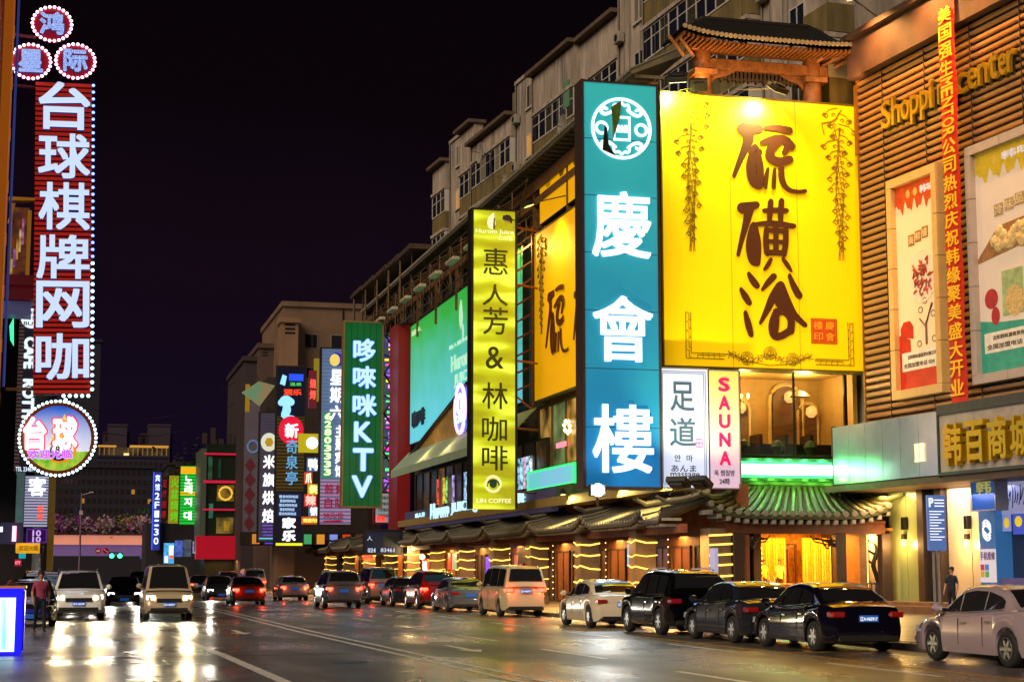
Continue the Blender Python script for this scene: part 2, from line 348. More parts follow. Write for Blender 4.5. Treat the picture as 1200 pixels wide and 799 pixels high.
# ------------------------------------------------------------------ apartment block
def apartments():
    t = T(AP, 'apartment_block', 'tall weathered apartment block with stepped bays rising behind the tiled parapet', 'building')
    CREAM = pbr('a2958a', .85, 0, .5, 1.6, .25, stretch=(1, 1, .18)); OLIVE = pbr('6e6038', .9, 0, .5, 1.6, .3, stretch=(1, 1, .2)); WFR = pbr('b4b0aa', .5, 0, .1)
    G1 = glass((.012, .014, .03)); G2 = pbr('3c3830', .3, 0, .6, 1.5); G3 = pbr('77705f', .6, 0, .5, 3, stretch=(6, 6, .6)); G4 = pbr('c89850', .6, 0, .4, 2, emit='c88840', es=.35)
    segs = [  # px0, px1, y of top at px0, kind, out
        (517, 532, 196, 'bay', .7), (532, 549, 163, 'wall', .3), (549, 566, 152, 'bay', .7), (566, 613, 155, 'balcony', .9), (613, 641, 90, 'wall', .5),
        (641, 691, 72, 'balcony', 1.0), (691, 736, 34, 'glass', .6), (736, 777, -40, 'wall', .5), (777, 905, -120, 'balcony', 1.1), (905, 976, -150, 'wall', .4), (976, 1032, -150, 'box', 1.3)]
    US = AP.u(505); UE = .1
    MB().box(US, UE, .02, 9, 0, 33.2).build('wall', CREAM, t)
    lit = 0
    for i, (a, b, ty, kd, out) in enumerate(segs):
        u0, u1 = AP.u(a, 200), min(.1, AP.u(b, 200)); zt = AP.z((a+b)/2, ty)
        zt = min(zt, 36.5)
        if kd == 'wall':
            MB().box(u0+.05, u1-.05, -out, 0, 12, zt).box(u0-.05, u1+.05, -out-.12, 0, zt, zt+.25).build('wall_bay', CREAM, t)
        if kd in ('wall', 'balcony'):
            MB().bar((u0+.18, -out-.09, 12), (u0+.18, -out-.09, zt), .06).build('downpipe', pbr('5c5248', .6, .2, .3), t)
            cb = MB(); rq = random.Random(i)
            for q in range(3): a_ = u0+rq.uniform(.3, u1-u0); cb.tube([(a_, -out-.06, zt), (a_+.1, -out-.12, zt-4), (a_-.15, -out-.08, zt-9)], .02, 3)
            cb.build('cable', BLACK, t, kind='stuff')
        z = 15.0
        while z+3.3 <= zt+.3:
            if kd == 'wall':
                wd = min(1.5, (u1-u0)*.4); cx = u0+(u1-u0)*.62
                f = MB().frame(cx-wd/2, cx+wd/2, z+.9, z+2.5, .07, -out-.05, -out+.05).box(cx-.03, cx+.03, -out-.05, -out+.05, z+.97, z+2.43).box(cx-wd/2-.1, cx+wd/2+.1, -out-.14, -out-.01, z+.78, z+.9).build('window', WFR, t)
                MB().box(cx-wd/2+.07, cx+wd/2-.07, -out-.02, -out-.005, z+.97, z+2.43).build('pane', random.choice((G1, G2, G1, G3, G4)), f)
                if random.random() < .6:
                    ac = MB().box(u0+.25, u0+1.05, -out-.45, -out-.08, z+.3, z+.9).build('air_conditioner', pbr('8f8a80', .6), t, bevel=.02)
                    MB().lathe([(.22, 0), (.22, .02), (.05, .03)], (u0+.62, -out-.47, z+.6), 12, 'y').build('fan_grille', DARK, ac)
            else:
                hz = 1.15 if kd != 'glass' else .35
                MB().box(u0, u1, -out, 0, z-.12, z+hz).build('balcony_parapet', OLIVE if kd != 'glass' else CREAM, t)
                if kd == 'box' and z > 24: 
                    z += 3.35; continue
                n = max(2, int((u1-u0)/1.15)); top = z+2.95
                f = MB(); gl = MB()
                f.box(u0, u1, -out-.04, -out+.04, z+hz, z+hz+.09).box(u0, u1, -out-.04, -out+.04, top-.09, top)
                f.box(u0, u1, -out-.03, -out+.03, z+2.25, z+2.31)
                for k in range(n+1):
                    x = u0+(u1-u0-.08)*k/n; f.box(x, x+.08, -out-.045, -out+.045, z+hz+.09, top-.09)
                f.box(u1-.08, u1, -out+.05, -.02, z+hz, top)
                fo = f.build('window', WFR, t)
                for k in range(n):
                    x = u0+(u1-u0-.08)*k/n; 
                    put('pane', shared(('pane', round((u1-u0)/n, 2), kd, k % 3 == 2, random.random() < .12), lambda: MB().box(.08, (u1-u0-.08)/n, -.012, .012, hz+.09, 2.86).mesh('pane', random.choice((G2, G3)) if k % 3 == 2 else G1)), fo, (x, -out, z))
                MB().box(u0-.05, u1+.05, -out-.15, 0, top, top+.22).build('slab', CREAM, t)
            z += 3.35
        if kd in ('bay', 'balcony', 'glass'):
            MB().prism([(u0-.2, zt), (u1+.2, zt), (u1+.2, zt+.25), (u0-.2, zt+.25)], -out-.5, .2).build('roof_slab', pbr('5b4a3c', .8, 0, .4), t)
            MB().box(u0, u1, -out, 0, z-.3, zt).build('wall_bay', CREAM, t)
    # one flat has its light on behind the glass
    u, zz = AP.p(682, 108); MB().box(u-.5, u+.6, -1.08, -1.06, zz-1.1, zz+.6).build('lit_pane', emi('4d6b4a', .55), t)
    # roof clutter
    for a, yy in ((524, 184), (600, 108), (655, 66), (700, 30)):
        u = AP.u(a, yy); zz = AP.z(a, yy); MB().box(u-1.4, u+1.4, .5, 2.5, min(zz, 34)-1, min(zz, 36)+.3).build('roof_box', pbr('6a5f52', .8), t)
    r = MB()
    for k in range(14): r.bar((AP.u(785)+k*.8, -1.2, 24.1), (AP.u(785)+k*.8, -1.2, 25.1), .025)
    r.bar((AP.u(785), -1.2, 25.1), (AP.u(785)+11, -1.2, 25.1), .03); r.build('railing', WFR, t)
    for (px, py, s) in ((570, 180, .75), (668, 150, .8), (600, 210, .4)):
        u, zz = AP.p(px, py, -1.5)
        d = thing('satellite_dish', {570: 'round grey satellite dish on the far olive balcony', 668: 'large satellite dish beside the curved balcony window', 600: 'small satellite dish low on the apartment wall near the tiled eave'}[px], 'satellite dish', AP.w(u, -1.7, zz), -86, 'satellite dishes on the apartments')
        MB().lathe([(.02, .28*s), (s*.5, .2*s), (s*.85, .08*s), (s, 0), (s, -.03), (s*.85, .05*s), (.01, .25*s)], (0, -.3, 0), 20, 'y').build('dish', pbr('8b867e', .5), d, smooth=True)
        MB().bar((0, 0, 0), (0, .9, -.3), .04).bar((0, -.3, 0), (0, -.9, .1), .02).build('mount', STEEL, d)
apartments()

# ------------------------------------------------------------------ the old-style block: body, long tiled parapet, open pavilion
TIMBER = pbr('6b4a2a', .6, 0, .35, 4, .2); TILE = pbr('605c4e', .55, 0, .35, 6, .2); TIMD = pbr('2c1c12', .6, 0, .3, 4)
SOFF = pbr('7c5a38', .7, 0, .3, 2)
def block():
    t = T(SF, 'bath_house', 'brown bath house block with tiled eaves and arcade along the street', 'building')
    ul = SF.u(478)          # far end of the body, near the red pillar
    MB().box(ul, -4.2, .3, 4.2, 5.2, 22).build('wall', pbr('3c3228', .85, 0, .4, .6, .2), t)
    MB().box(-4.2, -.35, .3, 1.7, 5.2, 20.4).build('wall', pbr('3c3228', .85, 0, .4, .6, .2), t)
    MB().box(-4.2, -.35, 1.7, 5.0, 10.75, 20.4).build('wall', pbr('3c3228', .85, 0, .4, .6, .2), t)
    # front wall beside and above the window, in the front plane (local u = 0)
    MB().box(-.3, -.02, 5.2, 7.35, 10.6, 20.2).build('wall', pbr('33291f', .85), t)
    # long eave on the street side
    z = 23.2; ue = SF.u(778); uf = SF.u(440)
    MB().prism([(-1.3, z), (.9, z+1.15), (1.1, z+1.15), (1.1, z+.9), (-1.3, z-.15)], 0, 1)
    L = ue-uf
    pr = [(-1.3, z), (.9, z+1.1), (1.2, z+1.1), (1.2, z+.9), (-1.28, z-.16)]
    MB().add([(uf, y, zz) for y, zz in pr]+[(ue, y, zz) for y, zz in pr], [tuple(range(5)), tuple(range(9, 4, -1))]+[(i, i+5, (i+1) % 5+5, (i+1) % 5) for i in range(5)]).build('eave_roof', TILE, t)
    rows = MB(); caps = MB(); n = int(L/.42)
    for k in range(n):
        u = uf+.2+k*L/n; rows.tube([(u, -1.32, z+.07), (u, .9, z+1.17)], .085, 5); caps.lathe([(.1, 0), (.1, -.05)], (u, -1.33, z+.05), 7, 'y')
        if k % 2 == 0: rows.box(u-.05, u+.05, -1.1, .3, z-.25, z-.1)
    o = rows.build('tile_row', TILE, t); o['kind'] = 'stuff'; o = caps.build('tile_end', pbr('8b8478', .6), t); o['kind'] = 'stuff'
    MB().box(uf, ue, -.5, -.1, z-1.15, z-.5).box(uf, ue, -.45, -.15, z-1.9, z-1.5).build('eave_beam', TIMBER, t)
    for k in range(12):
        u = uf+k*L/11; MB().box(u-.15, u+.15, -.42, -.12, z-4.6, z-.5).build('post', TIMBER, t)
    o = MB()
    for k in range(28): u = uf+(k+.5)*L/28; o.prism([(u-.5, z-1.15), (u+.5, z-1.15), (u+.3, z-1.4), (u-.3, z-1.4)], -.4, -.2)
    o = o.build('bracket', TIMD, t); o['kind'] = 'stuff'
    return t
BH = block()

def pavilion():
    Y = 65.2; F = PF(Y); z = lambda y, px=900: F.z(px, y)
    u = lambda px, py=90: F.u(px, py)
    t = thing('rooftop_pavilion', 'open timber pavilion with curved tiled roof standing above the yellow billboard', 'pavilion', (0, Y, 0))
    O = pbr('7c4c24', .6, 0, .5, 4, .3)
    for px in (823, 951):
        x = u(px); MB().lathe([(.42, z(135)), (.38, z(100)), (.36, z(66))], (x, 0, 0), 14).box(x-.5, x+.5, -.5, .5, z(96), z(90)).build('post', O, t, smooth=True)
    x0, x1 = u(806), u(986)
    MB().box(x0, x1, -.28, .28, z(67), z(57)).build('beam', O, t, bevel=.03); MB().box(u(822), u(968), -.22, .22, z(88), z(75)).build('beam', O, t, bevel=.03)
    # carved valance under the lower beam
    v = MB()
    for k in range(22):
        a = u(838)+k*(u(938)-u(838))/22; h = .22+.16*abs(math.sin(k*1.7)); v.prism(ellipse(a+.1, z(90)-.05, .13, h, 7), -.08, .08)
    v.build('carved_valance', TIMD, t, kind='stuff')
    for s, px in ((1, 832), (-1, 940)):
        a = u(px); MB().prism([(a, z(88)), (a+s*1.1, z(88)), (a+s*.7, z(94)), (a+s*.25, z(97)), (a, z(104))], -.1, .1).build('corner_bracket', O, t)
    for px in (948, 962, 977, 812, 800):
        a = u(px); MB().bar((a, -.1, z(74)), (a+(.9 if px > 900 else -.9), -.9, z(60)), .09).build('rafter_bracket', O, t)
    # roof: dark sheet sweeping down to lifted corners
    ridge = z(34)+.5; ev = z(61)
    cols = 24; V = []; x0 = u(786); x1 = u(1012)
    pts = []
    for i in range(cols+1):
        s = i/cols; x = x0+(x1-x0)*s; lift = .32*abs(2*s-1)**4
        row = []
        for j in range(6):
            q = j/5; yy = -1.5+q*2.6; zz = ev+lift*(1-q)+(ridge-ev)*(1-(1-q)**.7 if False else q**1.25)*min(1, 5*min(s, 1-s)+.1)
            row.append((x, yy, zz))
        pts.append(row)
    m = MB(); m.add([p for r in pts for p in r], [(i*6+j, (i+1)*6+j, (i+1)*6+j+1, i*6+j+1) for i in range(cols) for j in range(5)])
    m.add([(a, b, c-.16) for r in pts for a, b, c in r], [(i*6+j, i*6+j+1, (i+1)*6+j+1, (i+1)*6+j) for i in range(cols) for j in range(5)])
    m.build('roof', pbr('0e0a0a', .6, 0, .4, 5), t)
    e = MB(); tr = MB(); rf = MB()
    for i in range(44):
        s = (i+.5)/44; x = x0+(x1-x0)*s; lift = .32*abs(2*s-1)**4
        e.lathe([(.1, 0), (.1, -.07)], (x, -1.5, ev+lift+.03), 8, 'y')
        rf.box(x-.05, x+.05, -1.45, -.2, ev+lift-.3, ev+lift-.18)
        tr.tube([(x, -1.5+q/5*2.6, ev+lift*(1-q/5)+(ridge-ev)*((q/5)**1.25)*min(1, 5*min(s, 1-s)+.1)+.04) for q in range(6)], .08, 5)
    e.build('tile_end', pbr('a89474', .6), t, kind='stuff'); tr.build('tile_row', pbr('0e0a0a', .6), t, kind='stuff'); rf.build('rafter', O, t, kind='stuff')
    MB().tube([(u(812), 1.1, ridge-.4), (u(835), 1.1, ridge+.05), (u(960), 1.1, ridge+.05), (u(985), 1.0, ridge-.4)], .17, 7).build('ridge', pbr('1d1716', .6), t)
    # railing and slats at the right
    r = MB()
    for k in range(7): r.bar((u(1003)+k*.32, 1.2, z(118)), (u(1003)+k*.32, 1.2, z(60)), .04)
    r.bar((u(1003), 1.2, z(75)), (u(1010)+2, 1.2, z(75)), .05); r.build('railing', DARK, t)
    lamp('AREA', (u(880), Y-2.2, z(112)), 115, (1, .56, .18), target=(u(880), Y+.2, z(58)), size=6, sy=.4)
    lamp('SPOT', (u(975), Y-2.5, z(112)), 220, (1, .5, .14), target=(u(975), Y, z(66)), size=.2, ang=80)
pavilion()
# the lights washing the pavilion are bare lamps added before it, without fittings
# ------------------------------------------------------------------ yellow bath billboard
def brush(pts, y, mat, parent, name='stroke', m=None):
    """one brush stroke: (x, z, half width) along its length, rounded ends"""
    P = [Vector((a, b)) for a, b, c in pts]; W = [c for *_, c in pts]
    # smooth the polyline
    for _ in range(2):
        Q = [P[0]]; V = [W[0]]
        for i in range(len(P)-1):
            Q += [P[i]*.75+P[i+1]*.25, P[i]*.25+P[i+1]*.75]; V += [W[i]*.75+W[i+1]*.25, W[i]*.25+W[i+1]*.75]
        Q.append(P[-1]); V.append(W[-1]); P, W = Q, V
    L = []; Rr = []
    for i, p in enumerate(P):
        t = (P[min(i+1, len(P)-1)]-P[max(i-1, 0)]).normalized(); n = Vector((-t.y, t.x)); L.append(p+n*W[i]); Rr.append(p-n*W[i])
    n = len(P); b = MB() if m is None else m
    vs = [(q.x, y, q.y) for q in L+Rr]+[(q.x, y+.06, q.y) for q in L+Rr]
    fs = [(i, i+1, n+i+1, n+i) for i in range(n-1)]+[(i, 2*n+i, 2*n+i+1, i+1) for i in range(n-1)]+[(n+i, n+i+1, 3*n+i+1, 3*n+i) for i in range(n-1)]
    b.add(vs, fs)
    for p, q, s in ((P[0], P[1], W[0]), (P[-1], P[-2], W[-1])):
        b.sheet(ellipse(p.x, p.y, s, s, 10), y-.001 if s else y)
    if m is None: return b.build(name, mat, parent)
CHARS = {  # strokes drawn in a 100 x 100 box, z up: (x, z, half width)
 '硫': [[(16, 92, 9), (38, 95, 5)], [(20, 90, 8), (24, 78, 7), (14, 55, 4), (2, 22, 2.5)], [(31, 66, 5), (24, 40, 6), (27, 14, 6), (36, 10, 5)], [(31, 66, 5), (38, 40, 5), (36, 10, 5)], [(28, 62, 5), (36, 60, 5)],
        [(46, 97, 3), (62, 98, 4.5), (78, 95, 5)], [(40, 74, 3), (55, 81, 5), (72, 82, 6), (80, 72, 6)], [(62, 78, 6), (52, 66, 6), (50, 52, 6), (64, 46, 6), (78, 52, 5)], [(76, 72, 5), (70, 60, 3)],
        [(48, 36, 2), (45, 22, 3), (44, 8, 2.5)], [(57, 36, 2), (56, 22, 3), (55, 8, 2.5)], [(66, 38, 4), (66, 20, 4), (74, 6, 3), (88, 4, 2.5), (98, 6, 2.5)]],
 '磺': [[(10, 84, 8), (34, 90, 5)], [(22, 84, 7), (17, 64, 5), (9, 40, 3.5), (2, 16, 2.5)], [(29, 60, 5), (21, 34, 6), (25, 8, 6), (33, 6, 5)], [(29, 60, 5), (36, 34, 5), (33, 6, 5)],
        [(46, 82, 3), (66, 84, 4), (84, 84, 3.5)], [(58, 96, 4), (56, 76, 4), (55, 66, 3)], [(76, 98, 4), (74, 76, 4), (74, 66, 3)], [(34, 62, 3), (60, 65, 4.5), (96, 62, 3.5)],
        [(50, 56, 3.5), (48, 40, 4), (50, 20, 4)], [(82, 56, 4), (82, 38, 4), (78, 20, 4)], [(50, 54, 3.5), (82, 54, 3.5)], [(50, 38, 3), (82, 38, 3)], [(50, 22, 4), (78, 22, 4)], [(66, 64, 4), (65, 40, 3.5), (65, 22, 4)],
        [(56, 12, 2.5), (50, 2, 3.5), (44, -4, 1.5)], [(76, 14, 2.5), (84, 4, 3.5), (90, -4, 1.5)]],
 '浴': [[(14, 98, 2.5), (20, 88, 5), (26, 80, 4.5)], [(2, 74, 2.5), (8, 64, 5), (14, 54, 4)], [(8, 40, 2.5), (12, 22, 5), (16, 6, 3.5)],
        [(52, 95, 4.5), (42, 84, 4), (34, 74, 2)], [(76, 98, 2.5), (82, 82, 4.5), (90, 68, 5)], [(62, 82, 6), (50, 64, 6), (42, 46, 4.5), (30, 24, 2)], [(62, 82, 6), (72, 56, 6), (82, 38, 4.5), (98, 24, 3.5)],
        [(62, 70, 7), (60, 58, 8), (64, 50, 6)], [(54, 40, 5), (50, 22, 8), (50, 4, 5), (62, 6, 5), (74, 14, 5)], [(54, 42, 5), (68, 44, 5), (78, 32, 5), (76, 14, 5)]]}
def brushchar(ch, x0, z0, x1, z1, y, mat, parent, bold=1.0):
    m = MB(); sx_, sz_ = (x1-x0)/100, (z1-z0)/100
    for i, s in enumerate(CHARS[ch]): brush([(x0+a*sx_, z0+b*sz_, c*(sx_+sz_)/2*bold) for a, b, c in s], y-.002*i, mat, parent, m=m)
    return m.build('letter', mat, parent)
def squiggle(m, x, z, s, y, flip=1, r=.02):
    """one curl of the scroll ornament"""
    pts = []
    for k in range(12):
        a = k*.55; rr = s*(1-k/13); pts.append((x+flip*rr*math.cos(a), y, z+rr*math.sin(a)))
    m.tube(pts, r, 3)
def ornament(m, u, z, px0, px1, y0, y1, yy, flip):
    """a hanging scroll of stems, tendrils and blossoms"""
    rnd = random.Random(5 if flip > 0 else 9)
    xc = u((px0+px1)/2); H = z(y0)-z(y1); W = abs(u(px1)-u(px0))
    for k in range(5):
        o = (k-2)*W*.045; m.tube([(xc+o*(1-j/9)+W*.07*math.sin(j*.9+k), yy, z(y0)-H*(.12+.86*j/9)) for j in range(10)], .017, 3)
    for k in range(26):
        f = (k+.3)/26; wd = W*(.40-.3*f); sd = 1 if k % 2 else -1
        x = xc+sd*wd*rnd.uniform(.5, 1.35); zc = z(y0)-H*(.03+.9*f)
        m.tube([(xc, yy, zc+H*.05), (xc+(x-xc)*.6, yy, zc+H*.035), (x, yy, zc), (x-sd*W*.04, yy, zc-H*.02)], .018, 3)
        squiggle(m, x-sd*W*.05, zc-H*.01, W*.085, yy, sd, .02); squiggle(m, xc+sd*wd*.3, zc, W*.06, yy, -sd, .018)
        if f < .45: 
            for q in range(4): m.sheet(ellipse(x+W*.035*math.cos(q*1.6), zc+W*.035*math.sin(q*1.6), W*.022, W*.022, 6), yy)
    m.tube([(xc-W*.1*flip, yy, z(y0)+.0), (xc+W*.1*flip, yy, z(y0)-H*.08), (xc+W*.42*flip, yy, z(y0)-H*.1), (xc+W*.36*flip, yy, z(y0)-H*.17)], .028, 3)
def fretwork(m, u, z, xa, ya, xb, yb, yy, flip):
    """meander corner: up one side and along the foot"""
    r = .022; x = u(xa); X = u(xb); d = flip
    zt, zb = z(ya), z(yb); w = .22*flip
    m.tube([(x, yy, zt), (x, yy, zb), (X, yy, zb)], r, 3); m.tube([(x+w, yy, zt), (x+w, yy, zb+.22), (X, yy, zb+.22)], r, 3)
    n = 5
    for k in range(n):
        a = zt-(zt-zb)*(k+.1)/n; m.tube([(x, yy, a), (x+w*.6, yy, a), (x+w*.6, yy, a-.28), (x+w*1.0, yy, a-.28)], r*.8, 3)
    for k in range(5):
        a = x+w*2+(X-x-w*2)*(k+.2)/5; m.tube([(a, yy, zb), (a, yy, zb+.14), (a+w, yy, zb+.14), (a+w, yy, zb+.22)], r*.8, 3)
def yellow_board():
    Y = 64.6; F = PF(Y); x0, x1 = F.u(777, 270), F.u(1011, 270); z0, z1 = F.z(892, 431), F.z(892, 117)
    u = lambda px, py=270: F.u(px, py); z = lambda py, px=892: F.z(px, py)
    t = thing('billboard', 'huge yellow billboard with three brown brush characters above the bath house window', 'billboard', (0, Y, 0))
    YM = pbr('f4d400', .42, 0, .05, .4, emit='f0c000', es=.27)  # part of the floodlight wash is put into the yellow as emission
    MB().box(x0, x1, 0, .8, z0, z1).build('panel', YM, t)
    MB().frame(x0-.07, x1+.07, z0-.07, z1+.07, .066, -.03, .84).build('frame', pbr('6a5a10', .5, .3), t)
    k = MB()
    for i in range(1, 3): a = x0+(x1-x0)*i/3; k.box(a-.012, a+.012, -.004, .01, z0, z1)
    k.build('panel_joint', pbr('b89600', .5), t)
    BR = pbr('48200a', .5, 0, .1)
    for ch, (a, b, c, d) in (('硫', (857, 151, 943, 224)), ('磺', (862, 235, 932, 312)), ('浴', (866, 322, 943, 397))):
        brushchar(ch, u(a, b), z(d, a), u(c, b), z(b, c), -.05, BR, t, 1.08)
    m = MB(); ornament(m, u, z, 788, 834, 112, 302, -.02, 1); ornament(m, u, z, 1008, 962, 122, 304, -.02, -1)
    fretwork(m, u, z, 802, 369, 846, 422, -.02, 1); fretwork(m, u, z, 996, 374, 952, 425, -.02, -1)
    # flower spray along the foot
    for i in range(-7, 8):
        x = u(899)+i*.25; zz = z(420)+.12*math.cos(i*.9)
        for q in range(5): m.tube([(x, -.02, zz), (x+.1*math.cos(q*1.2+i), -.02, zz+.12*math.sin(q*1.2+i)), (x+.2*math.cos(q*1.2+i+.3), -.02, zz+.17*math.sin(q*1.2+i+.3))], .017, 3)
        if i in (-4, 0, 4):
            for s in (.1, .18, .27): m.tube([(x+s*math.cos(q*.7), -.02, zz+.1+s*math.sin(q*.7)) for q in range(10)], .015, 3)
    m.tube([(u(851), -.02, z(413)), (u(870), -.02, z(424)), (u(899), -.02, z(428)), (u(928), -.02, z(425)), (u(947), -.02, z(415))], .02, 3)
    m.build('scroll_ornament', pbr('866a06', .6), t, kind='stuff')
    sx0, sx1, sz0, sz1 = u(949), u(976), z(401, 960), z(375, 960)
    s = MB().box(sx0, sx1, -.03, 0, sz0, sz1).build('seal', pbr('c8450f', .5, 0, .1, emit='c8450f', es=.15), t)
    MB().frame(sx0-.06, sx1+.06, sz0-.06, sz1+.06, .035, -.025, -.002).build('seal_border', pbr('b84010', .5), t)
    w_ = (sx1-sx0)/2; h_ = (sz1-sz0)/2; SM = pbr('e8a020', .5, emit='e8a020', es=.2)
    for i, ch in enumerate('樓慶印會'): glyph(ch, sx0+w_*(i % 2)+.06, sz1-h_*(i//2+1)+.06, sx0+w_*(i % 2+1)-.06, sz1-h_*(i//2)-.06, -.032, SM, s, .01, .012)
    # lights clipped over the top edge
    floodlight((u(897, 117), Y-1.3, z(113)), (u(880), Y, z(165)), 'boxy floodlight on an arm over the middle of the yellow billboard', (1, .80, .25), 1300, 130, 1.2, (u(862, 100), Y, z(108)), .42)
    floodlight((u(784, 117), Y-1.1, z(108)), (u(800), Y, z(150)), 'bright floodlight over the left corner of the yellow billboard', (.85, 1, .45), 1100, 130, 5, (u(795, 100), Y, z(104)), .4)
    floodlight((u(815, 110), Y-.4, z(108)), (u(830), Y+1, z(70)), 'flat floodlight behind the left part of the yellow billboard', (1, .5, .14), 160, 120, .6, (u(818, 100), Y+.3, z(112)), .36)
    floodlight((F.u(765, 563), 61.6, F.z(765, 566)-.1), (u(850), Y, z(330)), 'left of two black floodlights under the white and SAUNA boards', (.95, 1, .5), 1050, 100, 3, (F.u(765, 573), 62.6, F.z(765, 573)-.3), .42)
    floodlight((F.u(790, 563), 61.6, F.z(790, 566)-.1), (u(930), Y, z(300)), 'right of two black floodlights under the white and SAUNA boards', (1, .55, .2), 1250, 100, 3, (F.u(790, 573), 62.6, F.z(790, 573)-.3), .42)
yellow_board()

# ------------------------------------------------------------------ blue corner sign
def ringmesh(m, cx, cz, r, w_, y, d, n=40):
    v = []
    for k in range(n):
        c, s = math.cos(2*PI*k/n), math.sin(2*PI*k/n)
        v += [(cx+(r+w_)*c, y, cz+(r+w_)*s), (cx+(r-w_)*c, y, cz+(r-w_)*s), (cx+(r+w_)*c, y+d, cz+(r+w_)*s), (cx+(r-w_)*c, y+d, cz+(r-w_)*s)]
    f = []
    for k in range(n):
        a = 4*k; b = 4*((k+1) % n); f += [(a, b, b+1, a+1), (a, a+2, b+2, b), (a+1, b+1, b+3, a+3)]
    return m.add(v, f)
def blue_sign():
    Y = 63.6; F = PF(Y); u = lambda px, py=330: F.u(px, py); z = lambda py, px=728: F.z(px, py)
    t = thing('vertical_sign', 'tall teal blue light box with round white emblem and three white characters', 'sign', (0, Y, 0))
    x0, x1, z0, z1 = u(685), u(771), z(570), z(99)
    MB().box(x0, x1, 0, .9, z0, z1).build('light_box', prints('0f5f9a', '2fa3a5', z0, z1, .62), t)
    MB().box(x0-.1, x0, -.05, .95, z0-.1, z1+.1).box(x1, x1+.1, -.05, .95, z0-.1, z1+.1).box(x0, x1, -.05, .95, z1, z1+.08).box(x0, x1, -.05, .95, z0-.1, z0).build('frame', pbr('4a3a34', .5, .4), t)
    for k in range(1, 7): MB().box(x0+.01, x1-.01, -.006, -.001, z0+(z1-z0)*k/7-.012, z0+(z1-z0)*k/7+.012).build('panel_seam', pbr('12384c', .6), t)
    WM = emi('eefaff', 1.25); SW = pbr('5a1f14', .6)
    for ch, a, b, c, d in (('慶', 694, 225, 763, 302), ('會', 694, 347, 764, 424), ('樓', 693, 474, 763, 554)):
        glyph(ch, u(a), z(d), u(c), z(b), -.02, WM, t, .017, .1)
    e = MB(); cx, cz = u(728, 150), z(151); r = (u(764)-u(693))/2
    ringmesh(e, cx, cz, r*.96, r*.045, -.06, .06); em = e.build('emblem_ring', WM, t)
    e = MB()
    for s in (-1, 1):
        ringmesh(e, cx+s*r*.66, cz-.02, r*.18, r*.045, -.06, .05, 20)
        for q in (-1, 1):
            brush([(cx+s*r*.2, cz+q*r*.62, r*.04), (cx+s*r*.36, cz+q*r*.5, r*.05), (cx+s*r*.56, cz+q*r*.42, r*.05), (cx+s*r*.7, cz+q*r*.52, r*.05), (cx+s*r*.6, cz+q*r*.68, r*.05), (cx+s*r*.48, cz+q*r*.6, r*.04)], -.06, WM, t, m=e)
            brush([(cx, cz+q*r*.86, r*.03), (cx+s*r*.1, cz+q*r*.74, r*.04), (cx+s*r*.24, cz+q*r*.8, r*.04), (cx+s*r*.28, cz+q*r*.6, r*.03)], -.06, WM, t, m=e)
    e.box(cx-r*.27, cx+r*.3, -.06, 0, cz+r*.33, cz+r*.40).box(cx-r*.27, cx+r*.3, -.06, 0, cz-r*.40, cz-r*.33).box(cx-r*.27, cx-r*.21, -.06, 0, cz-r*.33, cz+r*.33).box(cx+r*.24, cx+r*.3, -.06, 0, cz-r*.33, cz+r*.33)
    e.build('emblem_scrolls', WM, t)
    glyph('慶會樓', cx-r*.18, cz-r*.14, cx+r*.21, cz+r*.12, -.02, WM, t, .03, .05)
    # torn patch hanging off the emblem
    MB().add([(u(717), -.08, z(127)), (u(729), -.12, z(119)), (u(727), -.1, z(140)), (u(720), -.16, z(160)), (u(718), -.1, z(168)), (u(718), -.1, z(140))], [(0, 1, 2, 5), (5, 2, 3), (5, 3, 4)]).build('torn_film', pbr('4a6a12', .6, 0, .5, 6), t)
    MB().add([(u(709), -.08, z(148)), (u(712), -.1, z(152)), (u(714), -.1, z(172)), (u(722), -.1, z(184)), (u(706), -.12, z(178))], [(0, 1, 2), (0, 2, 4), (2, 3, 4)]).build('torn_hole', BLACK, t)
    # struts back to the building
    for py in (130, 250, 380, 500): MB().bar((x1+.05, .7, z(py)), (x1+.9, 2.2, z(py)), .06).build('strut', STEEL, t)
    F2 = PF(61.5); q = F2.p(701, 574)
    fl = thing('floodlight', 'blazing white floodlight at the foot of the blue vertical sign', 'floodlight', (q[0], 61.5, q[1]), 0, 'floodlights')
    MB().box(-.3, .3, 0, .3, -.22, .22).build('lamp_housing', DARK, fl, bevel=.02); MB().lathe([(.02, -.09), (.17, -.06), (.24, 0)], (0, -.01, 0), 14, 'y').build('lens', emi((.95, .98, 1), 16), fl)
    MB().bar((0, .2, 0), (.6, 2.0, -.5), .05).build('bracket_arm', STEEL, fl)
    lamp('POINT', (q[0], 60.9, q[1]), 200, (.85, .95, 1), size=.1)
blue_sign()
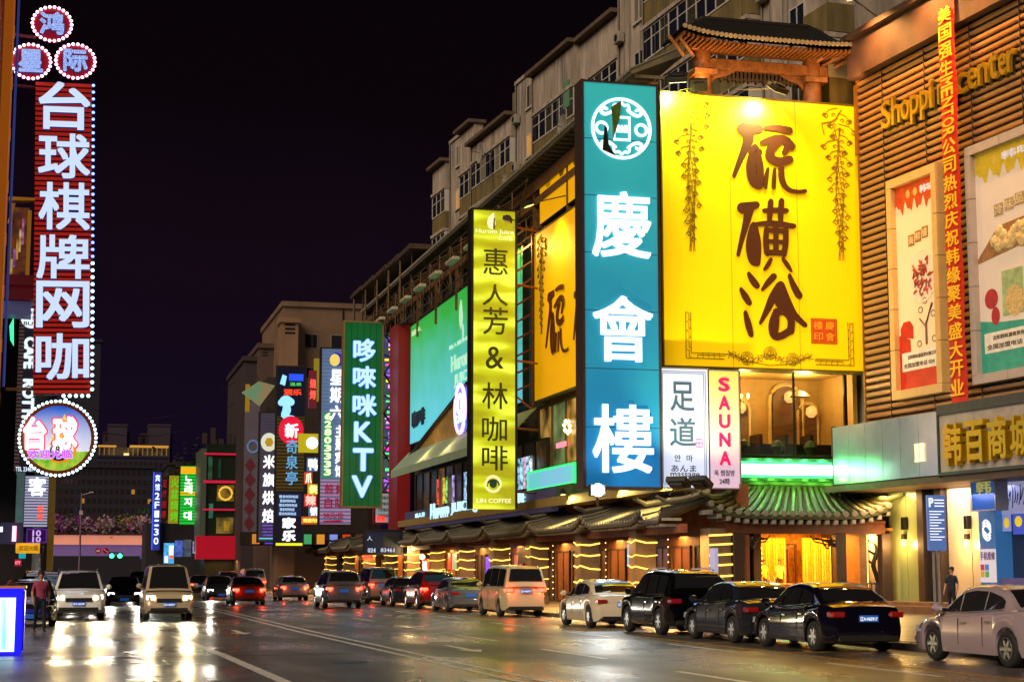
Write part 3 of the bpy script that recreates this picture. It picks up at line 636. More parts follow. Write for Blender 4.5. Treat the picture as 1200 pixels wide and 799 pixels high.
def pair_boards():
    Y = 64.0; F = PF(Y); u = lambda px, py=500: F.u(px, py); z = lambda py, px=820: F.z(px, py)
    t = thing('signboard', 'white lit board reading foot massage in Chinese, Korean and Japanese under the yellow billboard', 'sign', (0, Y, 0))
    x0, x1, z0, z1 = u(772), u(830), z(571), z(433)
    MB().box(x0, x1, 0, .25, z0, z1).build('light_box', emi('c9d3ee', .95, True, .12, .6), t)
    MB().frame(x0-.05, x1+.05, z0-.05, z1+.05, .045, -.02, .27).build('frame', ALU, t)
    D = pbr('2e4a66', .5, emit='2e4a66', es=.4); K = pbr('22262c', .5)
    for a in (.09, .16): MB().frame(x0+a, x1-a, z0+a, z1-a, .022, -.012, -.002).build('border', D, t)
    glyph('足', u(786), z(482), u(814), z(448), -.003, D, t, .012, .03); glyph('道', u(785), z(523), u(815), z(490), -.003, D, t, .012, .03)
    MB().frame(u(815), u(823), z(524), z(514), .03, -.012, -.002).box(u(818.3), u(819.3), -.012, -.002, z(523.5), z(514.5)).box(u(816), u(822.6), -.012, -.002, z(519.5), z(518.6)).build('seal', pbr('b8208c', .5, emit='b8208c', es=.4), t)
    for s, a, b, c, d in (('안', 790, 533, 797, 541), ('마', 804, 533, 811, 541), ('あんま', 786, 545, 815, 553), ('massage', 785, 554, 819, 562)): glyph(s, u(a), z(d), u(c), z(b), -.003, K, t, .008, .02)
    t = thing('signboard', 'narrow board with SAUNA in magenta letters beside the white board', 'sign', (0, Y, 0))
    x0, x1 = u(831.5), u(866)
    MB().box(x0, x1, 0, .25, z0, z(434)).build('light_box', prints('b9a2bd', 'c2aa4a', z0+1, z(434), .75), t)
    MB().frame(x0-.05, x1+.05, z0-.05, z(434)+.05, .045, -.02, .27).build('frame', ALU, t)
    M = pbr('c01058', .5, emit='c01058', es=.6)
    for i, ch in enumerate('SAUNA'): glyph(ch, u(842.5), z(458+i*21.6), u(855.5), z(441.5+i*21.6), -.003, M, t, .035, .03)
    glyph('옥 찜질방', u(836), z(557), u(860), z(550), -.003, K, t, .008, .02); glyph('24時', u(842), z(567), u(854), z(559.5), -.003, K, t, .01, .02)
pair_boards()

# ------------------------------------------------------------------ bath house front: window room, green neon, gate roof, gold door
def bath_front():
    Y = 66.0; F = PF(Y); u = lambda px, py=500: F.u(px, py); z = lambda py, px=920: F.z(px, py)
    t = thing('gatehouse', 'front of the bath house with a wide window, green neon band and golden door', 'building', (0, Y, 0))
    # room behind the window
    a, b, c, d = u(868), u(990), z(533), z(437)
    W = pbr('a8843c', .7, 0, .2, 1.5)
    m = MB().box(a-.2, b+.6, 3.4, 3.6, c-.5, d+.3).box(a-.2, a, 0, 3.4, c-.5, d+.3).box(b+.4, b+.6, 0, 3.4, c-.5, d+.3).box(a, b+.4, 0, 3.4, c-.5, c-.35).box(a, b+.4, 0, 3.4, d+.1, d+.3)
    m.build('room', W, t)
    for px, py, w_ in ((899, 495, 12), (959, 490, 16), (878, 502, 8), (985, 492, 9)):
        xc = u(px); r = (u(px+w_)-xc)*1.05; zb = z(523); zt = z(py)+r*1.6
        poly = [(xc-r, zb), (xc+r, zb)]+[(xc+r*math.cos(q*PI/10), zt+r*math.sin(q*PI/10)) for q in range(11)]
        MB().prism(poly, 3.25, 3.4).build('niche', pbr('6a4a22', .7, 0, .3), t)
        for s in (-1, 1): pass
        MB().tube([(xc-r-.12, 3.3, zb), (xc-r-.12, 3.3, zt)]+[(xc-(r+.12)*math.cos(q*PI/10), 3.3, zt+(r+.12)*math.sin(q*PI/10)) for q in range(11)]+[(xc+r+.12, 3.3, zb)], .09, 5).build('arch_trim', pbr('c8a860', .6), t)
        g = MB().lathe([(.05, .2), (.22, .1), (.25, -.15), (.12, -.3)], (xc, 2.9, zt+.35*r), 10).build('pendant_lamp', emi((1, .45, .12), 1.2), t)
    ch = MB()
    for q in range(8): ch.lathe([(.02, .09), (.07, .04), (.02, -.05)], (u(880)+.55*math.cos(q*.8), 1.6+.5*math.sin(q*.8), z(462)+.06*(q % 2)), 7)
    ch.build('chandelier', emi((1, .7, .25), 5), t); lamp('POINT', (u(885), Y+1.5, z(458)), 260, (1, .66, .25), size=.3)
    lamp('POINT', (u(958), Y+1.3, z(452)), 300, (1, .7, .3), size=.3)
    MB().lathe([(.02, .3), (.3, .2), (.45, 0)], (u(957), 1.6, z(460)), 14).build('ceiling_lamp', pbr('6a5a40', .4), t)
    tb = MB()
    for px in (885, 915, 945, 975): tb.box(u(px)-.5, u(px)+.5, 1.2, 2.0, c+.1, c+.55).box(u(px)-.55, u(px)-.4, 1, 2.1, c+.1, c+.95)
    tb.build('table_set', pbr('2a1a10', .5), t)
    for k in range(5): put('plant_pot', shared('pp', lambda: MB().lathe([(.1, 0), (.16, .2), (.3, .5), (.2, .7), (.02, .8)], n=9).mesh('plant_pot', pbr('2a4a1c', .7, 0, .4, 8))), t, (u(880)+k*1.5, .8, c-.1))
    fr = MB().box(a-.12, a, -.05, .12, c, d).box(b, b+.12, -.05, .12, c, d).box(a-.12, b+.12, -.05, .12, c-.14, c).box(a-.12, b+.12, -.05, .12, d, d+.14).box(u(931)-.03, u(931)+.03, -.04, .1, c, d).build('window_frame', pbr('2a2018', .4, .4), t)
    MB().box(a, u(931)-.03, .02, .04, c, d).build('pane', clear(), fr); MB().box(u(931)+.03, b, .02, .04, c, d).build('pane', clear(), fr)
    # fascia with the neon band
    GP = pbr('5f6b5c', .35, .2, .15)
    for k in range(6):
        q0 = a-1.2+(b-a+1.4)*k/6; MB().box(q0+.008, q0+(b-a+1.4)/6-.008, -.25, -.02, z(572), c-.16).build('fascia_panel', GP, t)
    ub = lambda px: F.u(px, 550, -.6); a_n = ub(868); z = lambda py, px=920: F.z(px, py, -.6)
    nb = MB().box(a_n, ub(977), -.62, -.34, z(558), z(542)).build('neon_case', pbr('2a3a2c', .4), t)
    MB().box(a_n+.04, ub(977)-.04, -.66, -.63, z(556.3), z(544)).build('neon_tube', emi((.72, 1, .86), 5, True), nb)
    e_ = emi((.05, 1, .22), 2.4, True)
    MB().box(a_n, ub(977), -.65, -.62, z(559.5), z(557.2)).box(a_n, ub(977), -.65, -.62, z(543), z(541)).build('neon_edge', e_, nb)
    for px in (880, 900, 920, 940, 960): lamp('POINT', (u(px), Y-.45, z(540)), 20, (.06, 1, .2), size=.05)
    for px in (885, 905, 925, 945, 965): lamp('POINT', (u(px), Y-.75, z(561)), 14, (.2, 1, .1), size=.05)
    u_in = u; z_in = lambda py, px=920: F.z(px, py)
    u = lambda px, py=500: F.u(px, py, -2.4); z = lambda py, px=920: F.z(px, py, -2.4)
    # gate roof with its tile rows one by one
    r = thing('gate_roof', 'green lit tiled gate roof with lifted corners over the golden door', 'roof', (0, Y, 0))
    x0, x1 = u(824, 605), u(1044, 605); ze = z(603); zt = z_in(572); n = 24
    xl, xr = u_in(866, 572), u_in(998, 572)
    def pt(s, q, dz=0):     # s along, q 0 eave .. 1 top
        xe = x0+(x1-x0)*s; xt = xl+(xr-xl)*s; lift = .5*abs(2*s-1)**5
        return (xe+(xt-xe)*q, -2.7+2.4*q, ze+(zt-ze)*q**1.35+lift*(1-q)**2+dz)
    g = [[pt(i/n, j/5) for j in range(6)] for i in range(n+1)]
    MB().add([p for rr in g for p in rr]+[(p[0], p[1], p[2]-.18) for rr in g for p in rr], [(i*6+j, (i+1)*6+j, (i+1)*6+j+1, i*6+j+1) for i in range(n) for j in range(5)]+[((n+1)*6+i*6+j, (n+1)*6+i*6+j+1, (n+1)*6+(i+1)*6+j+1, (n+1)*6+(i+1)*6+j) for i in range(n) for j in range(5)]+[(i*6, (n+1)*6+i*6, (n+1)*6+(i+1)*6, (i+1)*6) for i in range(n)]).build('roof_bed', pbr('3a4426', .6, 0, .4, 5), r)
    TM = pbr('44452a', .45, 0, .5, 4)
    for k in range(21):
        s = (k+.6)/21.2; MB().tube([pt(s, q/6, .07) for q in range(7)], .105, 7).build('tile_row', TM, r, smooth=True)
        p = pt(s, 0, .03); MB().lathe([(.13, .02), (.13, -.05), (.08, -.06)], p, 9, 'y').build('tile_end', pbr('75756c', .5, 0, .3, 4), r)
        p = pt(s, 0, -.28); MB().box(p[0]-.09, p[0]+.09, p[1]+.05, p[1]+1.2, p[2]-.1, p[2]+.08).lathe([(.07, 0), (.07, -.02)], (p[0], p[1]+.04, p[2]-.01), 8, 'y').build('rafter', pbr('8a8880', .5, 0, .4), r)
    for s in (0, 1):
        MB().tube([pt(s, 1, .12), pt(s, .5, .16), pt(s, .15, .2), (pt(s, 0)[0]+(.35 if s else -.35), -2.9, pt(s, 0)[2]+.35)], [.16, .15, .13, .07], 7).build('hip_ridge', pbr('4d5a2c', .5, 0, .3), r)
    MB().tube([(xl-.2, -.3, zt+.12), (xr+.2, -.3, zt+.12)], .18, 7).build('ridge', pbr('4d5a2c', .5), r)
    MB().box(u(850), u(1035), -2.3, -2.05, z(625), z(613)).box(u(850), u(1035), -2.35, -2.0, z(612.6), z(609)).build('lintel', pbr('5a3018', .5, 0, .3, 3), r)
    for i, px in enumerate((864, 983, 1036)):
        c_ = MB().box(u(px)-.22, u(px)+.22, -2.35, -1.95, .13, z(624)).build('post', TIMD, r, bevel=.02)
    fi = MB()
    for s, px in ((1, 872), (-1, 978)):
        for k in range(9):
            rr = random.Random(k); fi.tube([(u(px)+s*rr.uniform(0, 1.0), -2.2, z(628)-rr.uniform(0, .1)), (u(px)+s*rr.uniform(0, .5), -2.2, z(632)-rr.uniform(0, .35)), (u(px)+s*rr.uniform(0, .4), -2.2, z(634)-rr.uniform(0, .3))], .035, 4)
        fi.tube([(u(px)+s*1.1, -2.2, z(627)), (u(px)+s*.9, -2.2, z(634)), (u(px), -2.2, z(640))], .03, 4)
    fi.build('carved_bracket', TIMD, r, kind='stuff')
    # corner column wound with light strips, at the near end of the arcade
    cc = thing('arcade_column', 'square stone column wound with gold light strips left of the golden door', 'column', (0, Y, 0), 0, 'arcade columns with light strips')
    MB().box(u(831), u(857), -2.2, -1.2, .13, z(619)).box(u(831)-.06, u(857)+.06, -2.26, -1.14, .13, .5).build('shaft', pbr('6b5a44', .5, 0, .3, 2, .3), cc, bevel=.02)
    m = MB()
    for zz in (626, 637, 649, 661, 674): m.tube([(u(831)-.02, -2.24, z(zz)-.05), (u(844), -2.24, z(zz)-.03), (u(857)+.02, -2.24, z(zz))], .035, 4)
    m.build('light_strip', emi((1, .55, .08), 2.6), cc)
    u, z = u_in, z_in
    # gold door bay
    GOLD = pbr('c88a1c', .5, .1, .6, 7, .4)
    MB().box(u(868), u(980), 1.8, 2.0, .13, z(620)).build('back_wall', GOLD, t)
    MB().box(u(860), u(868)+.02, -1.9, 2, .13, z(622)).build('side_wall', TIMBER, t); MB().box(u(980), u(988), -1.9, 2, .13, z(622)).build('side_wall', TIMBER, t)
    MB().box(u(858), u(1046), -1.9, 2.0, z(622), z(619)).build('ceiling', pbr('b07a2a', .6), t)
    MB().box(u(845), u(1048), -2.2, 3, .13, .5).box(u(860), u(990), -2.9, -2.2, .13, .32).build('step', pbr('5a4c40', .5, 0, .3, 3), t)
    def curtain(p0, p1, lab, y, sheer):
        nn = 36; V = []
        for i in range(nn+1):
            x = u(p0)+(u(p1)-u(p0))*i/nn; yy = y+.09*math.sin(i*1.9)
            V += [(x, yy, .6), (x, yy, z(630))]
        return MB().add(V, [(2*i, 2*i+2, 2*i+3, 2*i+1) for i in range(nn)]).build('curtain', sheer, t)
    SH_ = pbr('e0a030', .6, 0, .75, 14, .6, emit='ff9c12', es=.28)
    curtain(888, 921, '', .4, SH_); curtain(941, 974, '', .4, SH_)
    sw = MB()
    for k in range(6):
        sw.tube([(u(871), -.2, z(634)-k*.16), (u(880), -.2, z(640+k*3)-k*.1), (u(888), -.2, z(655)-k*.2+.4)], .06, 5)
    sw.build('draped_swag', pbr('ffb733', .5, emit='ffa51c', es=.7), t)
    MB().frame(u(922), u(941), .5, z(636), .08, .9, 1.0).box(u(931)-.04, u(931)+.04, .9, 1.0, .5, z(636)).box(u(925), u(938), .86, .9, z(643), z(640)).build('inner_door', pbr('4a2208', .5), t)
    MB().box(u(878), u(915), -.9, -.3, .5, 1.25).build('reception_counter', pbr('b86a10', .4), t, bevel=.02)
    for px in (895, 925, 955): lamp('AREA', (u(px), Y-.6, z(624)), 220, (1, .44, .06), target=(u(px), Y-.4, 0), size=1.3)
    MB().box(u(874), u(976), -.5, -.3, z(623.5), z(622.2)).build('light_strip', emi((1, .8, .3), 5), t)
    # second opening right of the door
    MB().box(u(988), u(1046), .6, .8, .13, z(620)).build('back_wall', pbr('94561e', .6, 0, .4, 3), t)
    for px in (995, 1019): MB().box(u(px), u(px)+.12, -1.2, -1.1, .5, z(627)).build('light_tube', emi((1, .55, .12), 2.5), t)
    lamp('AREA', (u(1010), Y-.6, z(630)), 200, (1, .5, .15), target=(u(1010), Y+.6, 1), size=.8)
    orn = MB(); xx = u(1011)
    orn.tube([(xx, -.8, .5), (xx+.12, -.8, 1.3), (xx-.1, -.8, 2.0), (xx+.1, -.8, 2.6), (xx, -.8, 3.0)], [.12, .09, .1, .08, .05], 6)
    for k in range(5): orn.tube([(xx, -.8, 2+k*.22), (xx+(.5 if k % 2 else -.5), -.8, 2.3+k*.2), (xx+(.62 if k % 2 else -.6), -.8, 2.6+k*.1)], .05, 5)
    orn.build('wrought_ornament', BLACK, t)
    rl = MB()
    for k in range(10): rl.bar((u(992)+k*.17, -1.6, .13), (u(992)+k*.17, -1.6, 1.25), .02)
    rl.bar((u(992), -1.6, 1.25), (u(992)+1.6, -1.6, 1.25), .03); rl.build('low_rail', pbr('3c3c78', .4, .5), t)
bath_front()
# ------------------------------------------------------------------ shopping building at the right
def shopping():
    F = SH; t = T(F, 'shopping_building', 'shopping building with orange lit ribbed wall at the right edge', 'building')
    UR = 12.6
    WALL = pbr('6e5038', .6, .1, .3, 2); SL = pbr('b08454', .42, .25, .16, .8, stretch=(.3, 1, 1))
    zt, zb = F.z(1013, 92), 7.6
    MB().box(-.02, UR, .02, 8, 5.6, zt).build('wall', pbr('2a1b12', .8), t)
    n = 50; h = (zt-zb)/n
    sm = MB().prism([(0, 0), (1, 0), (1, 1), (0, 1)], 0, 1)
    pm = MB(); pr = [(-.11, .07), (-.12, h*.62), (-.03, h*.76), (.02, h*.76), (.02, .03), (-.06, .03)]
    pm.add([(0, y, q) for y, q in pr]+[(UR, y, q) for y, q in pr], [tuple(range(6)), tuple(range(11, 5, -1))]+[(i, i+6, (i+1) % 6+6, (i+1) % 6) for i in range(6)])
    o = pm.build('slat', SL, t, (0, 0, zb)); ms = o.data
    for k in range(1, n): put('slat', ms, t, (0, 0, zb+k*h))
    for k in range(int(UR/2.4)+1): 
        pass
    for k in range(4): MB().box(1.9+k*3.1, 1.94+k*3.1, -.135, .0, zb, zt).build('cladding_joint', pbr('3a2618', .6), t)
    co = MB().box(-.15, UR, -.5, .3, zt, zt+1.6).box(-.25, UR, -.75, .3, zt+1.6, zt+1.85).build('cornice', pbr('4a3028', .7, 0, .35, 1.2, .2), t)
    MB().box(-.10, -.02, -.15, .5, zb, zt).box(-.2, .0, -.2, -.12, zt-3.2, zt-.2).build('corner_trim', pbr('8a5a20', .5, .2), t)
    MB().box(-.9, -.15, .9, 1.5, 8, zt+1).build('duct', pbr('1a1614', .7), t)
    c = MB()
    for k in range(7):
        rr = random.Random(k); a = -.12-k*.02; c.tube([(a, .2, zb+8), (a+rr.uniform(-.05, .05), .2, zb+5), (a+rr.uniform(-.08, .08), .2, zb+2), (a+rr.uniform(-.1, .1), .2, zb-.5)], .03, 4)
    c.build('cable_bundle', BLACK, t, kind='stuff')
    # gilt letters across the ribs
    GL = pbr('c8a030', .3, .7, .15, 4, emit='c89018', es=.12); LS = pbr('1c1408', .6)
    txt = 'Shoppingcenter'; xs = [1034, 1046.5, 1057.5, 1068.5, 1080, 1091, 1101, 1110, 1121.5, 1137, 1149, 1162, 1174, 1184, 1196]
    b0 = F.p(1035, 153, -.2)[1]; hh = F.p(1040, 118, -.2)[1]-b0
    fnt = {'h': 1, 't': .88, 'i': 1, 'S': 1, 'p': .72, 'g': .72}
    for i, ch in enumerate(txt):
        u0 = F.u(xs[i], 120, -.2); u1 = F.u(xs[i+1]-1.5, 120, -.2); top = fnt.get(ch, .7)*hh; bot = -.26*hh if ch in 'pg' else 0
        if ch == 'i': u1 = u0+.22
        glyph(ch, u0, b0+bot, u1, b0+top, -.16, GL, t, .012, .14); glyph(ch, u0+.09, b0+bot-.12, u1+.09, b0+top-.12, -.10, LS, t, .02, .03, name='letter_shadow')  # dark offset copy behind each letter is its cast shadow, drawn in
    # poster boxes
    def poster(p0, p1, y0t, y1b, lab, red):
        yo = -.45; a, b = F.u(p0, 330, yo), (F.u(p1, 330, yo) if p1 < 1200 else F.u(p0, 330, yo)+4.35); z1 = F.z(p0, y0t, yo); z0 = F.z(p0, y1b, yo)
        q = T(F, 'poster_box', lab, 'poster', 'advertising posters on the ribbed wall')
        w_ = .34
        CR = pbr('d8b070' if red else 'b8a8a0', .5, 0, .12, 2)
        nb = 5
        for sx_ in (a, b-w_):
            for k in range(nb): 
                H = (z1-z0-2*w_)/nb; MB().box(sx_, sx_+w_, yo, -.02, z0+w_+k*H+.012, z0+w_+(k+1)*H-.012).build('frame_piece', CR, q)
        for zz in (z0, z1-w_):
            for k in range(2): W_ = (b-a)/2; MB().box(a+k*W_+.012, a+(k+1)*W_-.012, yo, -.02, zz, zz+w_).build('frame_piece', CR, q)
        A, B, C, D = a+w_, b-w_, z0+w_, z1-w_; y = yo+.22; W_ = B-A; H_ = D-C
        X = lambda f: A+f*W_; Z = lambda f: C+f*H_
        sh = MB().box(A, B, y, y+.05, C, D).build('poster_sheet', pbr('e8cfa8' if red else 'd9c8b8', .5, 0, .06, 1, emit='ffd9a0' if red else 'e8c8b0', es=.16), q)
        top = pbr('d8461c' if red else 'd8b428', .5, emit='d8461c' if red else 'd8b428', es=.12)
        dr = [(X(1), D), (X(0), D)]+[(X(i/48), Z(.885+.022*math.sin(i*.62)+.014*math.sin(i*1.13+1))) for i in range(49)]
        MB().sheet(dr, y-.004).build('drip_band', top, sh)
        bc = 'c02818' if red else '2e9a84'; bm_ = pbr(bc, .5, emit=bc, es=.12)
        MB().sheet([(X(0), C), (X(1), C), (X(1), Z(.10)), (X(.3), Z(.11)), (X(.28), Z(.24)), (X(0), Z(.27))] if red else [(X(0), C), (X(1), C), (X(1), Z(.2)), (X(.3), Z(.22)), (X(0), Z(.24))], y-.004).build('foot_band', bm_, sh)
        MB().sheet([(X(.06), Z(.09)), (X(1), Z(.09)), (X(1), Z(.18)), (X(.06), Z(.18))], y-.008).build('contact_strip', pbr('e8dcc8', .5, emit='e8dcc8', es=.12), sh)
        TK = pbr('4a2c20', .5)
        glyph('沈阳韩味源商贸有限公司', X(.2), Z(.145), X(.9), Z(.165), y-.008, TK, sh, .02, .01); glyph('全国加盟电话 024-00000000' if False else '全国加盟电话 024', X(.1), Z(.105), X(.85), Z(.128), y-.008, TK, sh, .02, .01)
        for i, ch in enumerate('海鲜盛' if red else '冷味品'):
            x = X(.30+.17*i); MB().box(x, x+W_*.15, y-.01, y, Z(.69+.01*i), Z(.745+.01*i)).build('title_tile', pbr('a8641c' if red else 'b8a080', .5), sh)
            glyph(ch, x+.04, Z(.697+.01*i), x+W_*.15-.04, Z(.738+.01*i), y-.011, pbr('f0d8a0', .5), sh, .02, .01)
        glyph('韩味', X(.62) if red else X(.45), Z(.93), X(.95), Z(.97), y-.006, pbr('f4e8ff', .5, emit='ffffff', es=.15), sh, .03, .01)
        for cxx in (.32, .5): MB().sheet(ellipse(X(cxx), Z(.95), .14, .17, 12), y-.006).build('badge', pbr('f0c060', .5), sh)
        if red:
            MB().lathe([(W_*.36, 0), (W_*.36, -.02), (W_*.3, -.01), (.01, -.008)], (X(.62), y-.004, Z(.53)), 24, 'y').build('plate_print', pbr('f0e0c8', .4, 0, .05), sh)
            fd = MB(); rr = random.Random(3)
            for k in range(46):
                an = rr.uniform(0, 6.3); rd = W_*.22*math.sqrt(rr.random()); x, zz = X(.62)+rd*math.cos(an), Z(.53)+rd*1.2*math.sin(an)
                fd.tube([(x, y-.03, zz), (x+rr.uniform(-.2, .2), y-.04, zz+rr.uniform(-.2, .2)), (x+rr.uniform(-.2, .2), y-.03, zz+rr.uniform(-.2, .2))], .04, 4)
            fd.build('food_print', pbr('b8401c', .5, 0, .6, 9), sh)
            MB().prism([(X(.04), Z(.26)), (X(.36), Z(.24)), (X(.36), Z(.3)), (X(.28), Z(.33)), (X(.12), Z(.33)), (X(.04), Z(.3))], y-.01, y).build('teapot_print', bm_, sh)
            sp = MB(); sp.tube([(X(.68), y-.01, Z(.2)), (X(.68), y-.01, Z(.3)), (X(.84), y-.01, Z(.39))], .06, 4).tube([(X(.68), y-.01, Z(.28)), (X(.52), y-.01, Z(.33))], .035, 4); sp.build('spoon_print', pbr('6a4030', .5), sh)
            for k, (fx, fz) in enumerate(((.55, .37), (.85, .34), (.66, .41), (.5, .21), (.86, .22))): MB().tube([(X(fx)+.15*math.cos(g*.9), y-.008, Z(fz)+.12*math.sin(g*.9)) for g in range(8)], .02, 3).build('line_print', TK, sh)
        else:
            MB().prism([(X(0.0), Z(.50)), (X(.85), Z(.54)), (X(1), Z(.62)), (X(.98), Z(.66)), (X(.35), Z(.645)), (X(.0), Z(.52))], y-.012, y).build('tray_print', pbr('a8744a', .5, 0, .4, 4), sh)
            fd = MB(); rr = random.Random(4)
            for k in range(24): fd.lathe([(.02, -.1), (.2, -.06), (.26, 0)], (X(rr.uniform(.25, .85)), y-.014, Z(rr.uniform(.55, .625))), 8, 'y')
            fd.build('food_print', pbr('e8c88a', .5, 0, .4, 6), sh)
            MB().box(X(.38), X(.72), y-.012, y, Z(.24), Z(.44)).build('pack_print', pbr('a8c08a', .5, 0, .4, 3), sh)
            MB().sheet(ellipse(X(.58), Z(.3), W_*.15, W_*.15), y-.014).build('bowl_print', pbr('e0c080', .5, 0, .5, 8), sh)
            MB().sheet(ellipse(X(.2), Z(.33), W_*.11, W_*.1), y-.012).build('badge', pbr('b82838', .5), sh); MB().sheet(ellipse(X(.26), Z(.25), W_*.07, W_*.09), y-.012).build('badge', pbr('b82838', .5), sh)
        glyph('Seafood', X(.62), Z(.71), X(.95), Z(.735), y-.008, pbr('c89868', .5), sh, .0, .01) if not red else None
        return q
    poster(1041, 1100, 212, 470, 'narrow advertising poster with red bands and a plate of spicy seafood', True)
    poster(1135, 1240, 172, 452, 'wide advertising poster with teal foot band and a tray of dumplings', False)
    # long red opening banner
    yo = -.62; b = T(F, 'hanging_banner', 'long red cloth banner with yellow characters hanging between the two posters', 'banner')
    a0, a1 = F.u(1107, 240, yo), F.u(1126, 240, yo); z1 = F.z(1108, -6, yo); z0 = F.z(1118, 474, yo)
    nn = 30; V = []
    for i in range(nn+1):
        zz = z0+(z1-z0)*i/nn; wv = .03*math.sin(i*.9); V += [(a0, yo+wv, zz), ((a0+a1)/2, yo-.03+wv, zz), (a1, yo+wv, zz)]
    MB().add(V, [(3*i+j, 3*i+j+1, 3*i+j+4, 3*i+j+3) for i in range(nn) for j in (0, 1)]).build('cloth', pbr('c82410', .7, 0, .15, 2, emit='c82410', es=.06), b)
    YL = pbr('f0b828', .5, emit='e8a010', es=.25); s = '美国强生MENTOR公司热烈庆祝韩缘聚美盛大开业'; zz = z1-.45; st_ = (z1-z0-.6)/len(s)*1.04
    i = 0; tot = sum(1.12 if ord(c) > 255 else .62 for c in s); stp = (z1-z0-.7)/tot
    for ch in s:
        H = stp*(1.12 if ord(ch) > 255 else .62)
        if ord(ch) > 255: glyph(ch, a0+.10, zz-H+.05, a1-.10, zz-.04, yo-.07, YL, b, .02, .02)
        else: glyph(ch, a0+.14, zz-H+.03, a1-.14, zz-.02, yo-.07, YL, b, .02, .02, rot=-90)
        zz -= H
    # grey canopy box with green neon glow, panels one by one
    yo = -1.5; g = T(F, 'canopy_fascia', 'long grey metal canopy box glowing green from the neon beside it', 'canopy')
    a, bb = F.u(976, 536, yo), F.u(1099.5, 536, yo); z0, z1 = F.z(1040, 562, yo), F.z(1040, 491, yo); n = 6
    GM_ = pbr('a8bac8', .2, .4, .2, .8)
    for k in range(n):
        q0 = a+(bb-a)*k/n; MB().box(q0+.012, q0+(bb-a)/n-.012, yo, yo+1.4, z0, z1).build('fascia_panel', GM_, g)
    MB().box(a-.04, a, yo-.02, yo+1.4, z0-.05, z1+.05).box(bb, bb+.14, yo-.03, yo+1.4, z0-.1, z1+.08).build('edge_trim', DARK, g)
    li = emi((1, .72, .25), 2.6)
    for px in (1075.5, 1081.5):
        x = F.u(px, 538, yo); MB().box(x-.04, x+.07, yo-.09, yo-.01, z0+.62, z0+1.16).box(x-.08, x+.12, yo-.09, yo-.01, z0+.56, z0+.62).box(x-.08, x+.12, yo-.09, yo-.01, z0+1.16, z0+1.22).build('glowing_letter', li, g)
    lamp('SPOT', F.w(a-.9, yo-.9, z0+.75), 170, (.05, 1, .15), target=F.w(a+5, yo+.1, z0+.6), size=.05, ang=75)
    # shop sign with gold characters
    sg = T(F, 'shop_sign', 'pale shop fascia with large gilt characters at the right edge', 'sign')
    a2 = F.u(1101, 520, yo); z0, z1 = F.z(1150, 549, yo), F.z(1150, 479, yo)
    for k in range(6): MB().box(a2+k*1.1+.006, a2+k*1.1+1.094, yo, yo+1.3, z0, z1).build('sign_panel', pbr('b0a294', .45, 0, .25, 1.5), sg)
    MB().box(a2, a2+6.6, yo-.08, yo+1.3, z1, z1+.35).box(a2, a2+6.6, yo-.08, yo+1.3, z0-.12, z0).build('sign_trim', pbr('4a4844', .5, .3), sg)
    GD = pbr('c8980c', .28, .85, .1, 5, emit='b88a10', es=.1)
    for ch, p0, p1, t0, t1 in (('韩', 1112, 1134.5, 496, 546), ('百', 1138, 1161, 492, 542), ('商', 1165, 1188, 488, 538), ('城', 1192, 1216, 485, 534)):
        glyph(ch, F.u(p0, 520, yo), F.z(p0+11, t1, yo), F.u(p1, 520, yo), F.z(p0+11, t0, yo), yo-.01, GD, sg, .028, .28)
    # soffit and ground floor front
    zs = z0-.12; MB().box(-1.2, UR, yo+.02, 1.2, zs-.25, zs).build('soffit', pbr('5a4030', .6, 0, .3), t)
    gf = 1.0; zz = .55
    MB().box(-1.5, UR, gf+.1, gf+1, .1, zs).build('back_wall', pbr('2a2220', .8), t)
    MB().box(-1.6, UR, -.6, gf, .1, .42).box(-1.6, UR, -.2, gf, .42, .56).build('step', pbr('6a5040', .5, 0, .3, 2), t)
    U = lambda px: F.u(px, 640, gf)
    PG = pbr('7c8a5c', .25, 0, .15, .6, coat=.4); PC = pbr('a89a7c', .3, 0, .12, .7, coat=.3)
    for p0, p1, mt, nm in ((1044, 1064, PG, 'glass_panel'), (1064.5, 1082, PG, 'glass_panel'), (1113, 1140, PC, 'glass_panel'), (1141, 1150, PC, 'glass_panel')):
        MB().box(U(p0), U(p1), gf-.05, gf+.05, zz, zs-.25).build(nm, mt, t)
    for p0, p1 in ((1083, 1090), (1104, 1112)): MB().box(U(p0), U(p1), gf-.3, gf+.1, zz, zs-.25).build('pillar', pbr('2c1f1a', .5, 0, .3), t)
    MB().box(U(1090), U(1104), gf+.02, gf+.08, zz, zs-.25).build('door_leaf', glass((.03, .015, .02)), t)
    for p0 in (1063, 1137):
        l_ = T(F, 'wall_lamp', 'small shaded wall lamp on the %s glass panel' % ('greenish' if p0 < 1100 else 'cream'), 'lamp', 'wall lamps on the shop front')
        x = U(p0); zl = F.z(p0, 632, gf-.1); MB().box(x-.1, x+.1, gf-.2, gf-.06, zl, zl+.22).box(x-.02, x+.02, gf-.25, gf-.06, zl+.4, zl+.9).box(x+.18, x+.22, gf-.25, gf-.06, zl+.4, zl+.9).build('bracket', BLACK, l_)
        MB().box(x-.09, x+.09, gf-.22, gf-.08, zl-.25, zl).build('lamp_shade', emi((1, .6, .15), 4), l_)
        lamp('POINT', F.w(x, gf-.55, zl-.2), 110, (1, .55, .16), size=.12)
    lamp('AREA', F.w(U(1060), gf-1.1, zs-.5), 160, (1, .55, .2), target=F.w(U(1060), gf, .5), size=1.5)
    lamp('AREA', F.w(U(1130), gf-1.0, zs-.5), 180, (1, .7, .5), target=F.w(U(1130), gf, .5), size=1.8)
